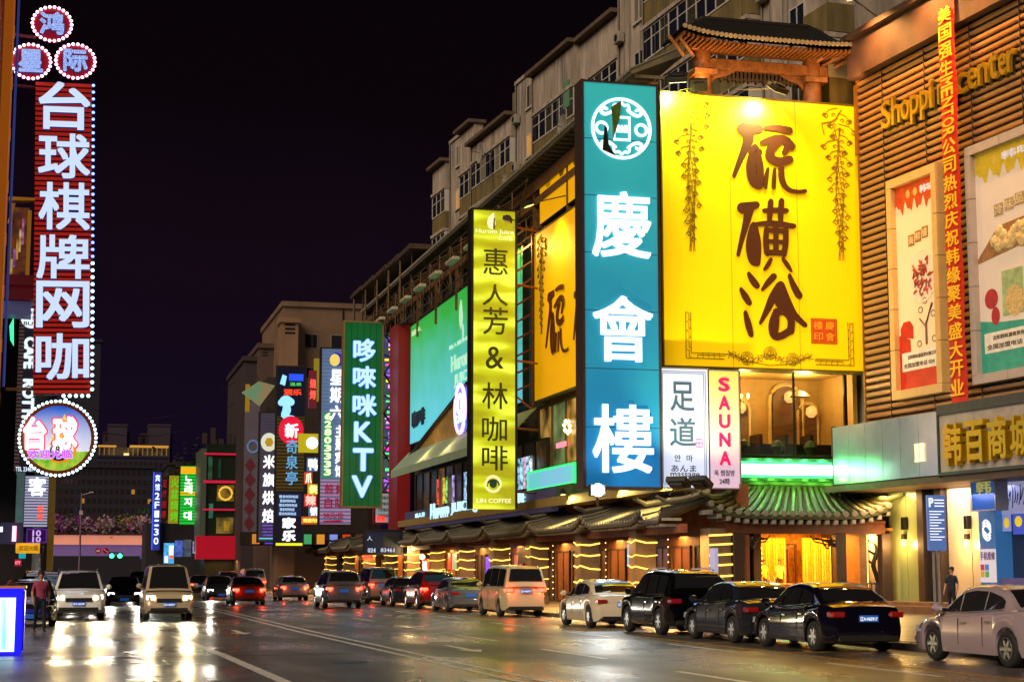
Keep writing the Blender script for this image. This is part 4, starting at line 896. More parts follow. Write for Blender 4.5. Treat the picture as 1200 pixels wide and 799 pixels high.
    # blue light box sign
    bs = T(F, 'blade_sign', 'blue light box sign hung below the shop fascia', 'sign'); y2 = -.4
    A_, B_ = F.u(1139, 580, y2), F.u(1166, 580, y2); Z0, Z1 = F.z(1152, 597, y2), F.z(1152, 559, y2)
    MB().box(A_, B_, y2, y2+.5, Z0, Z1).build('light_box', emi('104a8c', .7, True), bs); MB().frame(A_-.04, B_+.04, Z0-.04, Z1+.04, .05, y2-.02, y2+.52).build('frame', ALU, bs)
    glyph('韩', A_+.3, Z0+.55, B_-.2, Z1-.08, y2-.01, emi('a8a03c', .8), bs, .02, .02)
    # column wrapped in phone company blue
    cs = T(F, 'wrapped_column', 'column wrapped in blue with white swirl logo and phone repair notices', 'column'); y3 = .2
    A_, B_ = F.u(1148, 640, y3), F.u(1167, 640, y3); MB().box(A_, B_, y3, y3+.8, .5, zs-.26).build('column', emi('3a78b8', .38), cs)
    cx = (A_+B_)/2; zc = F.z(1157, 621, y3); WM = emi('ffffff', .8); r = .3
    for s in (-1, 1):
        for k in range(3): brush([(cx-s*.24, zc+s*(.06+.1*k), .02), (cx-s*.05, zc+s*(.2+.1*k), .035), (cx+s*.2, zc+s*(.04+.1*k), .03), (cx+s*.24, zc+s*(-.1+.1*k), .02)], y3-.03, WM, cs, 'logo_stroke')
    MB().box(A_, B_, y3-.02, y3-.003, F.z(1157, 682, y3), F.z(1157, 643, y3)).build('notice', emi('d8d0d8', .6), cs)
    glyph('手机维修', A_+.04, F.z(1157, 656, y3), B_-.04, F.z(1157, 646, y3), y3-.021, pbr('5a2a80', .5), cs, .02, .01)
    for k, c_ in enumerate(('b82048', '2878c0', 'c8a020', '30a060')): MB().box(A_+.05+(k % 2)*.28, A_+.28+(k % 2)*.28, y3-.03, y3-.021, F.z(1157, 668+8*(k//2), y3), F.z(1157, 661+8*(k//2), y3)).build('notice_print', emi(c_, .6), cs)
    # white board with handwriting and the counter below
    wb = T(F, 'shop_board', 'white board with handwritten slogan above the shop counter', 'sign'); y4 = .5
    A_ = F.u(1169, 580, y4); B_ = A_+4; Z0, Z1 = F.z(1185, 602, y4), F.z(1185, 553, y4)
    MB().box(A_, B_, y4, y4+.06, Z0, Z1).build('board', emi('a8a8c8', .5), wb); IK = pbr('15151c', .5)
    glyph('手机 配件', A_+.05, Z0+.3, A_+.7, Z0+.6, y4, IK, wb, .02, .01)
    rr = random.Random(2)
    for k in range(9): brush([(A_+.75+k*.13, Z0+rr.uniform(.2, .5), .02), (A_+.8+k*.15, Z0+rr.uniform(.5, .9), .03), (A_+.7+k*.17, Z0+rr.uniform(.6, 1.2), .015)], y4-.01, IK, wb, 'pen_stroke')
    for p0, p1, q0, q1, c_ in ((1174, 1184, 602, 622, '8c8cc8'), (1186, 1200, 596, 626, '3c50c0')):
        n_ = T(F, 'notice_poster', '%s taped on the dark shop window' % ('small pale notice' if p0 < 1180 else 'larger blue and yellow notice'), 'poster')
        a_, b_ = F.u(p0, 610, y4), F.u(p1, 610, y4); MB().box(a_, b_, y4+.02, y4+.04, F.z(1185, q1, y4), F.z(1185, q0, y4)).build('sheet', emi(c_, .7), n_)
        MB().sheet(ellipse((a_+b_)/2, F.z(1185, (q0+q1)/2, y4), (b_-a_)*.32, .2, 9), y4+.015).build('print', emi('e0c020', .8), n_)
    MB().box(U(1168), UR, .9, .95, 1.4, Z0).build('shop_window', glass((.02, .02, .05)), t)
    ct = MB().box(U(1170), UR, .3, .85, .56, 1.5).build('counter', pbr('5a5c98', .3, 0, .2), t)
    lamp('AREA', F.w(U(1190), -.2, zs-.6), 45, (.5, .5, 1), target=F.w(U(1190), 1, 1), size=1.5)
    # orange wash: the sodium floods fixed under the cornice
    for i, (uu, p) in enumerate(((2.6, 2000), (6.2, 2000), (10.2, 1800))):
        floodlight(F.w(uu, -1.9, zt+2.6), F.w(uu+.3, 0, zt-7.5), '%s floodlight on the cornice of the shopping building' % ('left', 'middle', 'right')[i], (1, .48, .12), p*1.1, 125, 3, F.w(uu, -.5, zt+1.8), .18)
    return t
shopping()
# parking board on its post
def psign():
    Y = 47; F = PF(Y); u = lambda px: F.u(px, 620); z = lambda py: F.z(1098, py)
    t = thing('parking_sign', 'white lettered blue parking board on two grey posts by the pavement edge', 'sign', (0, Y, 0))
    MB().lathe([(.05, .13), (.05, z(645))], (u(1095), .1, 0), 8).lathe([(.05, .13), (.05, z(645))], (u(1101), .1, 0), 8).build('post', ALU, t)
    x0, x1, z0, z1 = u(1087.5), u(1109), z(645), z(580)
    MB().box(x0, x1, 0, .1, z0, z1).build('board', emi('5a78b8', .6), t, bevel=.02)
    WM = emi('ffffff', 1); glyph('P', x0+.05, z1-.36, x0+.2, z1-.08, -.01, WM, t, .03, .01)
    glyph('停车场', x0+.04, z1-.78, x0+.14, z1-.42, -.005, WM, t, .01, .01) if False else None
    ln = MB()
    for k in range(11): ln.box(x0+.06, x1-.06-.1*(k % 3), -.006, -.001, z1-.5-k*.085, z1-.475-k*.085)
    for k in range(3): ln.box(x0+.24, x1-.05, -.006, -.001, z1-.16-k*.09, z1-.13-k*.09)
    ln.build('print_lines', WM, t)
psign()
# ------------------------------------------------------------------ arcade along the street
BAYS = [830, 797, 722, 655, 600, 555, 518, 486, 458, 432, 408, 386, 366, 348, 332, 317]
def arcade():
    ys = [SF.u(px, 625) for px in BAYS]
    WARM = pbr('7a4a26', .6, 0, .35, 2, .2); STONE = pbr('6b5a44', .5, 0, .3, 2, .3); STRIP = emi((1, .55, .08), 2.6)
    CPX = [857, 769, 702, 642, 597, 556, 521, 492, 466, 440, 416, 394, 373, 354, 338]
    for i in range(len(ys)-1):
        u1, u0 = ys[i], ys[i+1]
        if i == 0: u1 = SF.u(800, 625)+2.2
        L = u1-u0; near = i < 6
        ordn = ['bay at the corner by the golden door', 'bay behind the black SUV', 'bay behind the white sedan', 'bay behind the beige van', 'bay below the yellow green vertical sign', 'bay left of the yellow green sign', 'bay by the red fin wall'][i] if i < 7 else 'bay %s of the far arcade' % ('first second third fourth fifth sixth seventh eighth'.split()[i-7])
        t = thing('arcade_roof', 'curved tiled eave, %s' % ordn, 'roof', SF.w(u0, 0, 0), -90, 'tiled arcade roofs')
        z = 3.75; n = 12; d = -1.7; top = .8
        def P(s, q, dz=0): return (L*s, d+(-d+.35)*q, z+top*q**1.2+.75*max(0, abs(2*s-1)-.6)**2*4.0*(1-q*.6)+dz)
        g = [[P(a/n, b/4) for b in range(5)] for a in range(n+1)]; nn = (n+1)*5
        MB().add([p for r in g for p in r]+[(p[0], p[1], p[2]-.14) for r in g for p in r], [(a*5+b, (a+1)*5+b, (a+1)*5+b+1, a*5+b+1) for a in range(n) for b in range(4)]+[(nn+a*5+b, nn+a*5+b+1, nn+(a+1)*5+b+1, nn+(a+1)*5+b) for a in range(n) for b in range(4)]+[(a*5, nn+a*5, nn+(a+1)*5, (a+1)*5) for a in range(n)]).build('roof_bed', TILE, t)
        rw = MB(); cp = MB(); k = max(8, int(L/.36)); k = min(k, 70)
        for a in range(k):
            s = (a+.5)/k; rw.tube([P(s, q/4, .05) for q in range(5)], .085, 5 if near else 4)
            p = P(s, 0); cp.lathe([(.085, .02), (.085, -.04)], (p[0], p[1], p[2]+.03), 7, 'y'); cp.box(p[0]-.045, p[0]+.045, p[1]+.1, p[1]+.9, p[2]-.26, p[2]-.15)
        o = rw.build('tile_row', TILE, t); o['kind'] = 'stuff'; o = cp.build('tile_end', pbr('9a927e', .5, 0, .3, 5), t); o['kind'] = 'stuff'
        for s in (0, 1): MB().tube([P(s, 1, .12), P(s, .5, .15), P(s, .1, .2), (P(s, 0)[0]+(.2 if s else -.2), d-.25, P(s, 0)[2]+.42)], [.14, .13, .12, .05], 6).build('hip_ridge', TILE, t)
        MB().box(0, L, -.9, -.6, 3.25, 3.6).build('lintel', pbr('8a5030', .55, 0, .3, 2), t)
        # column with gilt light bands
        if i:
         c = thing('arcade_column', 'square stone column wound with gold light strips, %s' % ordn, 'column', SF.w(SF.u(CPX[i], 650, -.25), -.7, 0), -90, 'arcade columns with light strips')
         MB().box(-.95 if near else -.6, .0, -.45, .45, .13, 3.5).box(-1.0, .05, -.5, .5, .13, .5).build('shaft', STONE, c, bevel=.02 if near else 0)
         m = MB(); ns = 5
         for a in range(ns):
             j1, j2, j3 = [random.uniform(-.10, .10) for _ in range(3)]; m.tube([(-.97, -.49, .8+a*.55+j1), (-.4, -.5, .74+a*.55+(j1+j2)/2), (.03, -.49, .84+a*.55+j2), (.03, 0, .76+a*.55+(j2+j3)/2), (.03, .49, .8+a*.55+j3)], random.choice((.022, .03, .034)), 4)
         m.build('light_strip', STRIP, c)
        if i < 6: lamp('AREA', SF.w((u0+u1)/2, -1.1, 3.15), 480, (1, .48, .13), target=SF.w((u0+u1)/2, -1.0, 0), size=1.0, sy=L*.7)
        elif i % 2 == 0: lamp('AREA', SF.w((u0+u1)/2, -1.1, 3.15), 800, (1, .45, .12), target=SF.w((u0+u1)/2, -1.0, 0), size=1.0, sy=L*1.4)
        # shop front of this bay
        s = thing('arcade_shop', 'timber shop front with warm lit doorway, %s' % ordn, 'shop front', SF.w(u0, 1.4, 0), -90, 'shop fronts under the arcade')
        MB().box(0, L, .3, .6, .13, 5.2).build('wall', WARM, s)
        for k_, (f0, f1) in enumerate(((.08, .30), (.36, .62), (.68, .92))):
            if not near and k_ == 1: continue
            fr = MB().frame(L*f0, L*f1, .15, 2.85, .09, .2, .34).box(L*(f0+f1)/2-.03, L*(f0+f1)/2+.03, .22, .3, .24, 2.76).build('door_frame', TIMD, s)
            cc = random.choice(('8a4a16', '5c3212', '2a1a10', 'a8601c', '3a2a18')); MB().box(L*f0+.09, L*f1-.09, .26, .28, .24, 2.76).build('pane', emi(cc, .55, False, .7, 1.3, (1, 1, .5), '120a06'), fr)
        if near:
            for f in ((.33, .95) if i else ()):
                lt = MB()
                for q in range(9): lt.lathe([(.01, .03), (.035, 0), (.01, -.03)], (L*f, .1, .5+q*.33), 6)
                lt.build('light_string', emi((1, .7, .3), 3), s, kind='stuff')
arcade()
def arcade_extras():
    F = SF
    def panel(name, lab, cat, p0, p1, y0, y1, col, s=.9, yo=-.2, text=None, tc='ffffff', rot=0):
        a, b = F.u(p0, 650, yo), F.u(p1, 650, yo); z0, z1 = F.z((p0+p1)/2, y1, yo), F.z((p0+p1)/2, y0, yo)
        t = thing(name, lab, cat, F.w(a, yo, 0), -90); MB().box(0, b-a, 0, .12, z0, z1).build('light_box', emi(col, s, True), t)
        if text: glyph(text, .08, z0+.1, b-a-.08, z1-.1, -.01, emi(tc, 1.1), t, .02, .03, rot=rot)
        return t
    panel('poster', 'blue and white lit poster between the arcade columns', 'poster', 735, 748, 637, 662, '8ab4d8', .9, .9)
    panel('shop_sign', 'black screen framed in red above the van', 'screen', 607, 623, 641, 660, '140404', .4, .9)
    panel('shop_sign', 'glowing purple doorway sign under the arcade', 'sign', 569, 580, 652, 676, '6a34e8', 1.3, .5)
    panel('shop_sign', 'pale green panel beside a red neon column', 'sign', 530, 537, 648, 667, '9ab88a', .8, .5)
    panel('shop_sign', 'vertical neon sign with white letters under a bright lamp', 'sign', 495, 501, 655, 671, 'd8401c', 1.6, .2, '酒店', 'ffffff', 0)
    panel('shop_sign', 'narrow red neon column under the arcade', 'sign', 525, 528, 648, 667, 'ff2a10', 1.6, .5)
    panel('shop_sign', 'small green lit sign in the far arcade', 'sign', 290, 299, 661, 671, '5ae83c', 1.2, -2)
    panel('shop_sign', 'tall white plate on the corner column', 'sign', 831.5, 838, 642, 671, 'b0a8c8', .7, -1.3)
    panel('shop_sign', 'red lit window in the far arcade', 'sign', 425, 435, 648, 655, 'ff3a20', 1.2, -2)
    lamp('POINT', F.w(F.u(498, 652), -1, 3.2), 150, (1, .65, .25), size=.15)
    o = thing('wall_lamp', 'bright globe lamp above the white lettered neon sign', 'lamp', F.w(F.u(498, 652), -.2, 0), -90); MB().lathe([(.03, .2), (.2, .05), (.2, -.1), (.02, -.22)], (0, 0, F.z(498, 652)), 10).build('lamp_globe', emi((1, .7, .3), 5), o)
    MB().box(-.03, .03, 0, 1.8, F.z(498, 651)+.1, F.z(498, 651)+.16).build('bracket', DARK, o)
    # purple tail lamp reflections are vehicles; clutter on top of the arcade roofs
    rr = random.Random(11)
    for k, u in enumerate(sorted([F.u(490)+rr.uniform(0, F.u(815)-F.u(490)) for _ in range(6)], reverse=True)):
        s = rr.uniform(.5, 1.0)
        t = thing('roof_unit', 'grey air unit on the arcade roof, %s from the corner' % ('first second third fourth fifth sixth seventh eighth ninth tenth eleventh twelfth thirteenth fourteenth fifteenth sixteenth'.split()[k]), 'air unit', F.w(u, -.1, 4.75), -90, 'air units on the arcade roof') if k < 6 else None
        if t:
            MB().box(-s, s, -.2, .25, 0, s*.6).build('casing', pbr('2c3034', .6, .2, .4, 3), t, bevel=.03); MB().lathe([(s*.24, 0), (s*.24, .03), (.05, .03)], (0, -.24, s*.3), 12, 'y').build('fan_grille', BLACK, t)
arcade_extras()

# ------------------------------------------------------------------ signs and windows on the side plane above the arcade
def side_plane():
    F = SF
    # white lit box with green rim (cafe entrance band) beside the blue sign
    t = T(F, 'neon_band', 'turquoise lit band with green rim left of the blue sign', 'sign')
    a, b = F.u(629, 577), F.u(684, 577); z0, z1 = 6.05, 6.95
    MB().box(a, b, -.5, 0, z0, z1).build('light_box', emi('58c8b8', 1.0, True, .2, .8, c2='7ab0d0'), t); MB().frame(a-.06, b+.06, z0-.07, z1+.07, .09, -.53, .0).build('neon_edge', emi((.03, .9, .18), 1.3), t)
    a2 = F.u(684, 570)
    # canopy fascia slab below
    MB().box(F.u(480), F.u(815), -1.0, .25, 4.95, 5.4).build('ledge', pbr('a08850', .5, .1, .3), BH)
    MB().box(F.u(628), F.u(684), -.6, .25, 5.4, 6.0).build('fascia', pbr('3c5a3a', .5), BH)
    # side window under the yellow panel
    def glazing(p0, p1, z0, z1, n, lab, cols):
        g = T(F, 'window_row', lab, 'window'); a, b = F.u(p0, 530), F.u(p1, 530); w_ = (b-a)/n
        MB().box(a-.1, b+.1, -.12, .2, z0-.12, z0).box(a-.1, b+.1, -.12, .2, z1, z1+.12).build('frame', pbr('5a4630', .5, .2), g)
        for k in range(n+1): MB().box(a+k*w_-.05, a+k*w_+.05, -.1, .2, z0, z1).build('mullion', pbr('6a5234', .5, .2), g)
        for k in range(n): MB().box(a+k*w_+.05, a+(k+1)*w_-.05, 0, .02, z0, z1).build('pane', emi(cols[k % len(cols)], 1.1, False, .7, .7, (1, 1, 1), '100c08'), g)
        return g
    glazing(633, 682, 7.15, 10.3, 3, 'tall warm lit window under the yellow side panel', ('a07838', '6a7a48', 'c09040'))
    ch = MB()
    for q in range(7): ch.lathe([(.02, .15), (.11, .05), (.02, -.1)], (F.u(668)+.5*math.cos(q), -.16, 8.9+.3*math.sin(q*.9)), 6)
    MB().box(F.u(655), F.u(666), -.16, -.1, 8.0, 8.25).build('sign_strip', emi('ff7a8c', 1.6), BH)
    ch.build('chandelier', emi((1, .75, .3), 4), BH)
    # yellow side billboard
    t = T(F, 'billboard', 'yellow side billboard with brown brush characters left of the blue sign', 'billboard'); yo = -.5
    a, b = F.u(626.5, 380, yo), F.u(700, 380, yo); z0, z1 = 10.7, 19.6
    YM = pbr('e8b000', .45, 0, .06, .4, emit='e0a000', es=.5); BR = pbr('5a2c08', .5)  # brightness of both floodlit yellow panels partly put in as emission
    MB().box(a, b, yo, 0, z0, z1).build('panel', YM, t); MB().frame(a-.08, b+.08, z0-.08, z1+.08, .075, yo-.03, .02).build('frame', pbr('5a4a18', .5), t)
    zz = lambda px, py: F.z(px, py, yo-.06)
    brushchar('硫', F.u(640, 390, yo), zz(655, 418), F.u(668, 390, yo), zz(655, 335), yo-.06, BR, t, .72)
    brushchar('磺', F.u(672.5, 380, yo), zz(680, 406), F.u(697, 380, yo), zz(680, 330), yo-.06, BR, t, .72)
    m = MB(); uu = lambda px, py=300: F.u(px, py, yo)
    ornament(m, lambda px: uu(631)+(px-631)*.11, lambda py: z1-(py-100)*.04, 628, 646, 106, 240, yo-.02, 1)
    m.build('scroll_ornament', pbr('7a6210', .6), t, kind='stuff')
    # higher yellow panel
    t = T(F, 'billboard', 'smaller plain yellow panel high under the long tiled eave', 'billboard')
    a, b = F.u(641, 220), F.u(684, 220); MB().box(a, b, -.4, -.1, 20.1, 22.7).build('panel', YM, t); MB().frame(a-.06, b+.06, 20.04, 22.76, .055, -.43, -.08).build('frame', DARK, t)
    floodlight(F.w(F.u(607, 245), -1.6, 20.3), F.w(F.u(640), -.4, 16.5), 'long armed floodlight left of the yellow side billboard', (1, .55, .12), 700, 120, 3, F.w(F.u(640, 250), -.4, 20.9), .3)
    floodlight(F.w(F.u(668, 240), -2.2, 20.2), F.w(F.u(668), -.4, 15), 'floodlight over the yellow side billboard next to the blue sign', (1, .66, .15), 800, 120, 3, F.w(F.u(672, 240), -.4, 20.6), .3)
    # open steel frame between the green sign and the yellow side billboard
    t = T(F, 'steel_frame', 'rusty orange steel ladder frame left of the yellow side billboard', 'scaffold'); yo = -.5
    a, b = F.u(604, 350, yo), F.u(625.5, 350, yo); OR = pbr('9a4a10', .5, .2, .4, 5)
    MB().box(b-.12, b, yo-.1, yo+.0, 10.2, 20.2).box(a, a+.12, yo-.1, yo+0, 10.2, 20.2).build('upright', OR, t)
    for k in range(9): put('rung', shared('rung', lambda: MB().box(.12, b-a-.12, -.09, -.02, 0, .1).mesh('rung', OR)), t, (a, yo, 11.6+k*.95))
    MB().bar((a, yo, 11.4), (b, yo, 10.2), .07).bar((a, yo, 10.3), (b, yo, 10.3), .07).build('brace', OR, t)
    # green billboard
    t = T(F, 'billboard', 'broad green to blue juice billboard with a pale droplet logo', 'billboard'); yo = -.3
    a, b = F.u(481, 440, yo), F.u(613, 440, yo); z0, z1 = 11.0, 19.7
    gm = prints('52b4c8', '2f9a3c', 12.0, 19.0, .85)
    MB().box(a, b, yo, 0, z0, z1).build('panel', gm, t); MB().frame(a-.1, b+.1, z0-.1, z1+.1, .09, yo-.04, .02).build('frame', pbr('2a2c1c', .5, .3), t)
    LG = emi('bfe8c8', .75); m = MB(); x = F.u(540.5, 370, yo); zc = F.z(540, 372, yo)
    brush([(x, F.z(540, 352, yo), .05), (x-.1, zc+.6, .35), (x, zc-.2, .5), (x+.1, F.z(540, 383, yo), .2)], yo-.04, LG, t, 'droplet_logo')
    brush([(x+.55, zc-.6, .1), (x+.6, zc-1.2, .16), (x+.5, zc-1.6, .05)], yo-.04, LG, t, 'leaf_logo')
    glyph('惠人原汁机', F.u(527, 400, yo), F.z(540, 403, yo), F.u(551, 400, yo), F.z(540, 398, yo), yo-.03, LG, t, .02, .03)
    glyph('Hurom', F.u(529.5, 420, yo), F.z(540, 431, yo), F.u(552, 420, yo), F.z(540, 412, yo), yo-.03, LG, t, .02, .04); glyph('JUICE', F.u(533, 430, yo), F.z(540, 452, yo), F.u(552, 430, yo), F.z(540, 436, yo), yo-.03, LG, t, .02, .04)
    for i, ch in enumerate('惠人'): glyph(ch, F.u(483+6*i, 390, yo), F.z(487, 392, yo), F.u(488+6*i, 390, yo), F.z(487, 386, yo), yo-.03, emi('c8e8b0', .7), t, .03, .03)
    glyph('咖啡', F.u(483.5, 490, yo), F.z(490, 500, yo), F.u(499, 490, yo), F.z(490, 480, yo), yo-.03, pbr('0c2018', .5), t, .05, .06)
    # cafe gable, awning, oval sign, windows and fascia
    t = T(F, 'juice_cafe', 'juice cafe upper floor with pitched timber gable, pale awning and window row', 'shop front'); yo = -.7
    A, B = F.u(479, 540, yo), F.u(630, 540, yo)
    g0, g1, gp = F.u(480, 525, yo), F.u(602, 520, yo), F.u(549, 460, yo); zg = 9.9; zp = F.z(541, 456, yo)
    MB().prism([(g0, zg), (g1, zg), (gp, zp)], yo, 0).build('gable', pbr('9a7a40', .6, 0, .5, 2.5, .2, emit='8a6a20', es=.06), t)  # warm spot light on the timber partly put in as weak emission
    MB().tube([(g0-.3, yo-.1, zg-.1), (gp, yo-.1, zp+.15), (g1+.2, yo-.1, zg)], .16, 5).build('gable_trim', pbr('241a12', .5), t)
    za = 8.9; aw = []
    for px in (512, 540, 590): lamp('POINT', F.w(F.u(px, 510, yo), yo-1.3, 9.75), 60, (1, .7, .3), size=.06)
    n = 10
    for k in range(n):
        p0 = A+(B-A)*k/n; p1 = A+(B-A)*(k+1)/n-.02
        MB().add([(p0, yo-.02, zg+.35), (p1, yo-.02, zg+.35), (p1, yo-1.3, za), (p0, yo-1.3, za), (p0, yo-1.3, za-.5), (p1, yo-1.3, za-.5)], [(0, 1, 2, 3), (3, 2, 5, 4)]).build('awning_strip', pbr('8a9c84', .7, 0, .15, 1, emit='6a8a70', es=.08), t)
    N_ = 14
    for k in range(N_):
        w_ = (B-A)/N_; c_ = ('201408', '5a3c18', '3a2410', '9c6a28', '5a4a5c', '3c2818')[k % 6]
        f = MB().frame(A+k*w_, A+(k+1)*w_-.02, 6.0, 8.7, .08, -.2, 0).build('window', pbr('2a1c14', .5), t); MB().box(A+k*w_+.08, A+(k+1)*w_-.1, -.12, -.1, 6.08, 8.62).build('pane', emi(c_, .6, False, .7, 1.1, (1, 1, 1), '0c0806'), f)
    for px, c_ in ((514, (1, .12, .06)), (521, (.9, .6, .05)), (524, (.3, .9, .2)), (532, (.5, .4, 1)), (546, (.3, .6, 1)), (548, (.6, .8, 1)), (606, (.9, .7, .2)), (609, (.3, .6, 1)), (612, (.4, .9, 1)), (616, (1, .4, .7)), (619, (.4, .7, 1)), (623, (.9, .95, 1))):
        x = F.u(px, 560, -.3); MB().box(x-.15, x+.15, -.4, -.3, 6.2, 7.9).build('neon_stick', emi(c_, 1.2, False, .8, 3, c2='180804'), t)
    fa = MB().box(A-.3, F.u(650, 590, yo), yo-.2, yo+.2, 4.75, 5.95).build('fascia', pbr('38344a', .5, 0, .2, emit='38344a', es=.5), t)  # purple-grey light on the fascia put in as emission
    LW = emi('b8ecff', 1.15); ft = yo-.22
    u = lambda px: F.u(px, 597, ft)
    for s, p0, p1, ya, yb, px in (('Hurom', 506, 526.5, 607, 588.5, 516), ('JUICE', 530, 552.5, 602, 587, 541), ('C', 555, 561, 600, 583, 558), ('AFE', 606, 616, 589, 577, 611)):
        glyph(s, u(p0), F.z(px, ya, ft), u(p1), F.z(px, yb, ft), ft, LW, t, .0, .12)
    glyph('惠人芳', u(487), 5.45, u(498), 5.75, ft, LW, t, .01, .05); glyph('果汁', u(489), 4.95, u(496), 5.3, ft, LW, t, .01, .05)
    ov = T(F, 'oval_sign', 'small oval neon sign with purple rim on the cafe gable', 'sign'); cx, cz = F.p(540.5, 479, -1)
    MB().prism(ellipse(cx, cz, 1.35, 1.45, 26), -1.05, -.8).build('light_box', emi('5870d8', 1.0, True), ov); m = MB(); m.tube([(x, -1.08, z) for x, z in ellipse(cx, cz, 1.35, 1.5, 26)], .12, 5, True); m.build('neon_edge', emi((.85, .4, 1), 2), ov)
    MB().tube([(x, -1.08, z) for x, z in ellipse(cx, cz+.3, .6, .6, 16)], .1, 4, True).build('cup_ring', emi((.9, .95, 1), 1.8), ov); glyph('CAFE', cx-1.2, cz-.85, cx+1.2, cz-.35, -1.07, emi('b0e8ff', 1.8), ov, .03, .05)
side_plane()
for px_, nm_ in ((690, 'left'), (752, 'middle'), (806, 'right')):
    uq = SF.u(px_, 600); floodlight(SF.w(uq, -1.3, 5.5), SF.w(uq+.4, -1.2, 3.9), '%s small downlight under the ledge above the tiled arcade eaves' % nm_, (1, .72, .2), 520, 160, 3, SF.w(uq, -1.0, 5.4), .12)

# ------------------------------------------------------------------ trusses and long lamps over the green billboard
def trusses():
    F = SF; rr = random.Random(4)
    T1 = pbr('5a4630', .6, .3, .4, 4)
    z0, z1 = 19.9, 22.6
    u0, u1 = F.u(428), F.u(640)
    t = T(F, 'roof_truss', 'tangle of steel trusses between the green billboard and the tiled eave', 'scaffold')
    n = 18
    for yo in (-.2, -1.0): MB().bar((u0, yo, z0+.1), (u1, yo, z0+.1), .07).bar((u0, yo, z1), (u1, yo, z1), .07).build('chord', T1, t)
    for k in range(n):
        a = u0+(u1-u0)*k/n; b = u0+(u1-u0)*(k+1)/n
        for yo in (-.2, -1.0):
            MB().bar((a, yo, z0), (a, yo, z1), .06).build('upright', T1, t); MB().bar((a, yo, z0 if k % 2 else z1), (b, yo, z1 if k % 2 else z0), .045).build('brace', T1, t)
        MB().bar((a, -.2, z1), (a, -1.9, z1-1.0), .04).bar((a, -.2, z0+.2), (a+.6, -1.6, z1-1.2), .035).build('arm', T1, t)
    for k in range(7):
        a = F.u(470)+k*5.2; z = 20.9
        l = thing('strip_lamp', 'long unlit strip lamp on an arm over the green billboard, %s from the left' % 'first second third fourth fifth sixth seventh'.split()[k], 'lamp', F.w(a, -1.7, z), -90, 'strip lamps over the green billboard')
        MB().box(-1.1, 1.1, -.25, .25, -.12, .12).build('housing', pbr('b0a894', .5, 0, .2), l, bevel=.05); MB().bar((0, .2, .1), (0, 1.4, 1.2), .04).build('arm', STEEL, l)
    # stacked roof ends of the lower building beyond
    t2 = T(F, 'roof_sheds', 'low lean-to roofs and pipes at the far end of the truss row', 'roof')
    for k in range(5):
        px = 432+k*14; a = F.u(px, 340); zz = F.z(px, 352-k*11)
        MB().prism([(a, zz), (a+5.5, zz), (a+5.5, zz+.35), (a, zz+.3)], -1.6, 1.5).build('roof_sheet', pbr('4a3a2c', .7, .1, .4, 3), t2)
        MB().bar((a+1, -1.4, zz-3), (a+1, -1.4, zz+.5), .09).build('pipe', T1, t2); MB().bar((a+3, -1.0, zz-2.6), (a+4.6, -1.2, zz+.3), .06).build('pipe', T1, t2)
    MB().box(F.u(428), F.u(482), .2, 6, 12, 21.5).build('wall', pbr('3a2c24', .8, 0, .4), t2)
trusses()

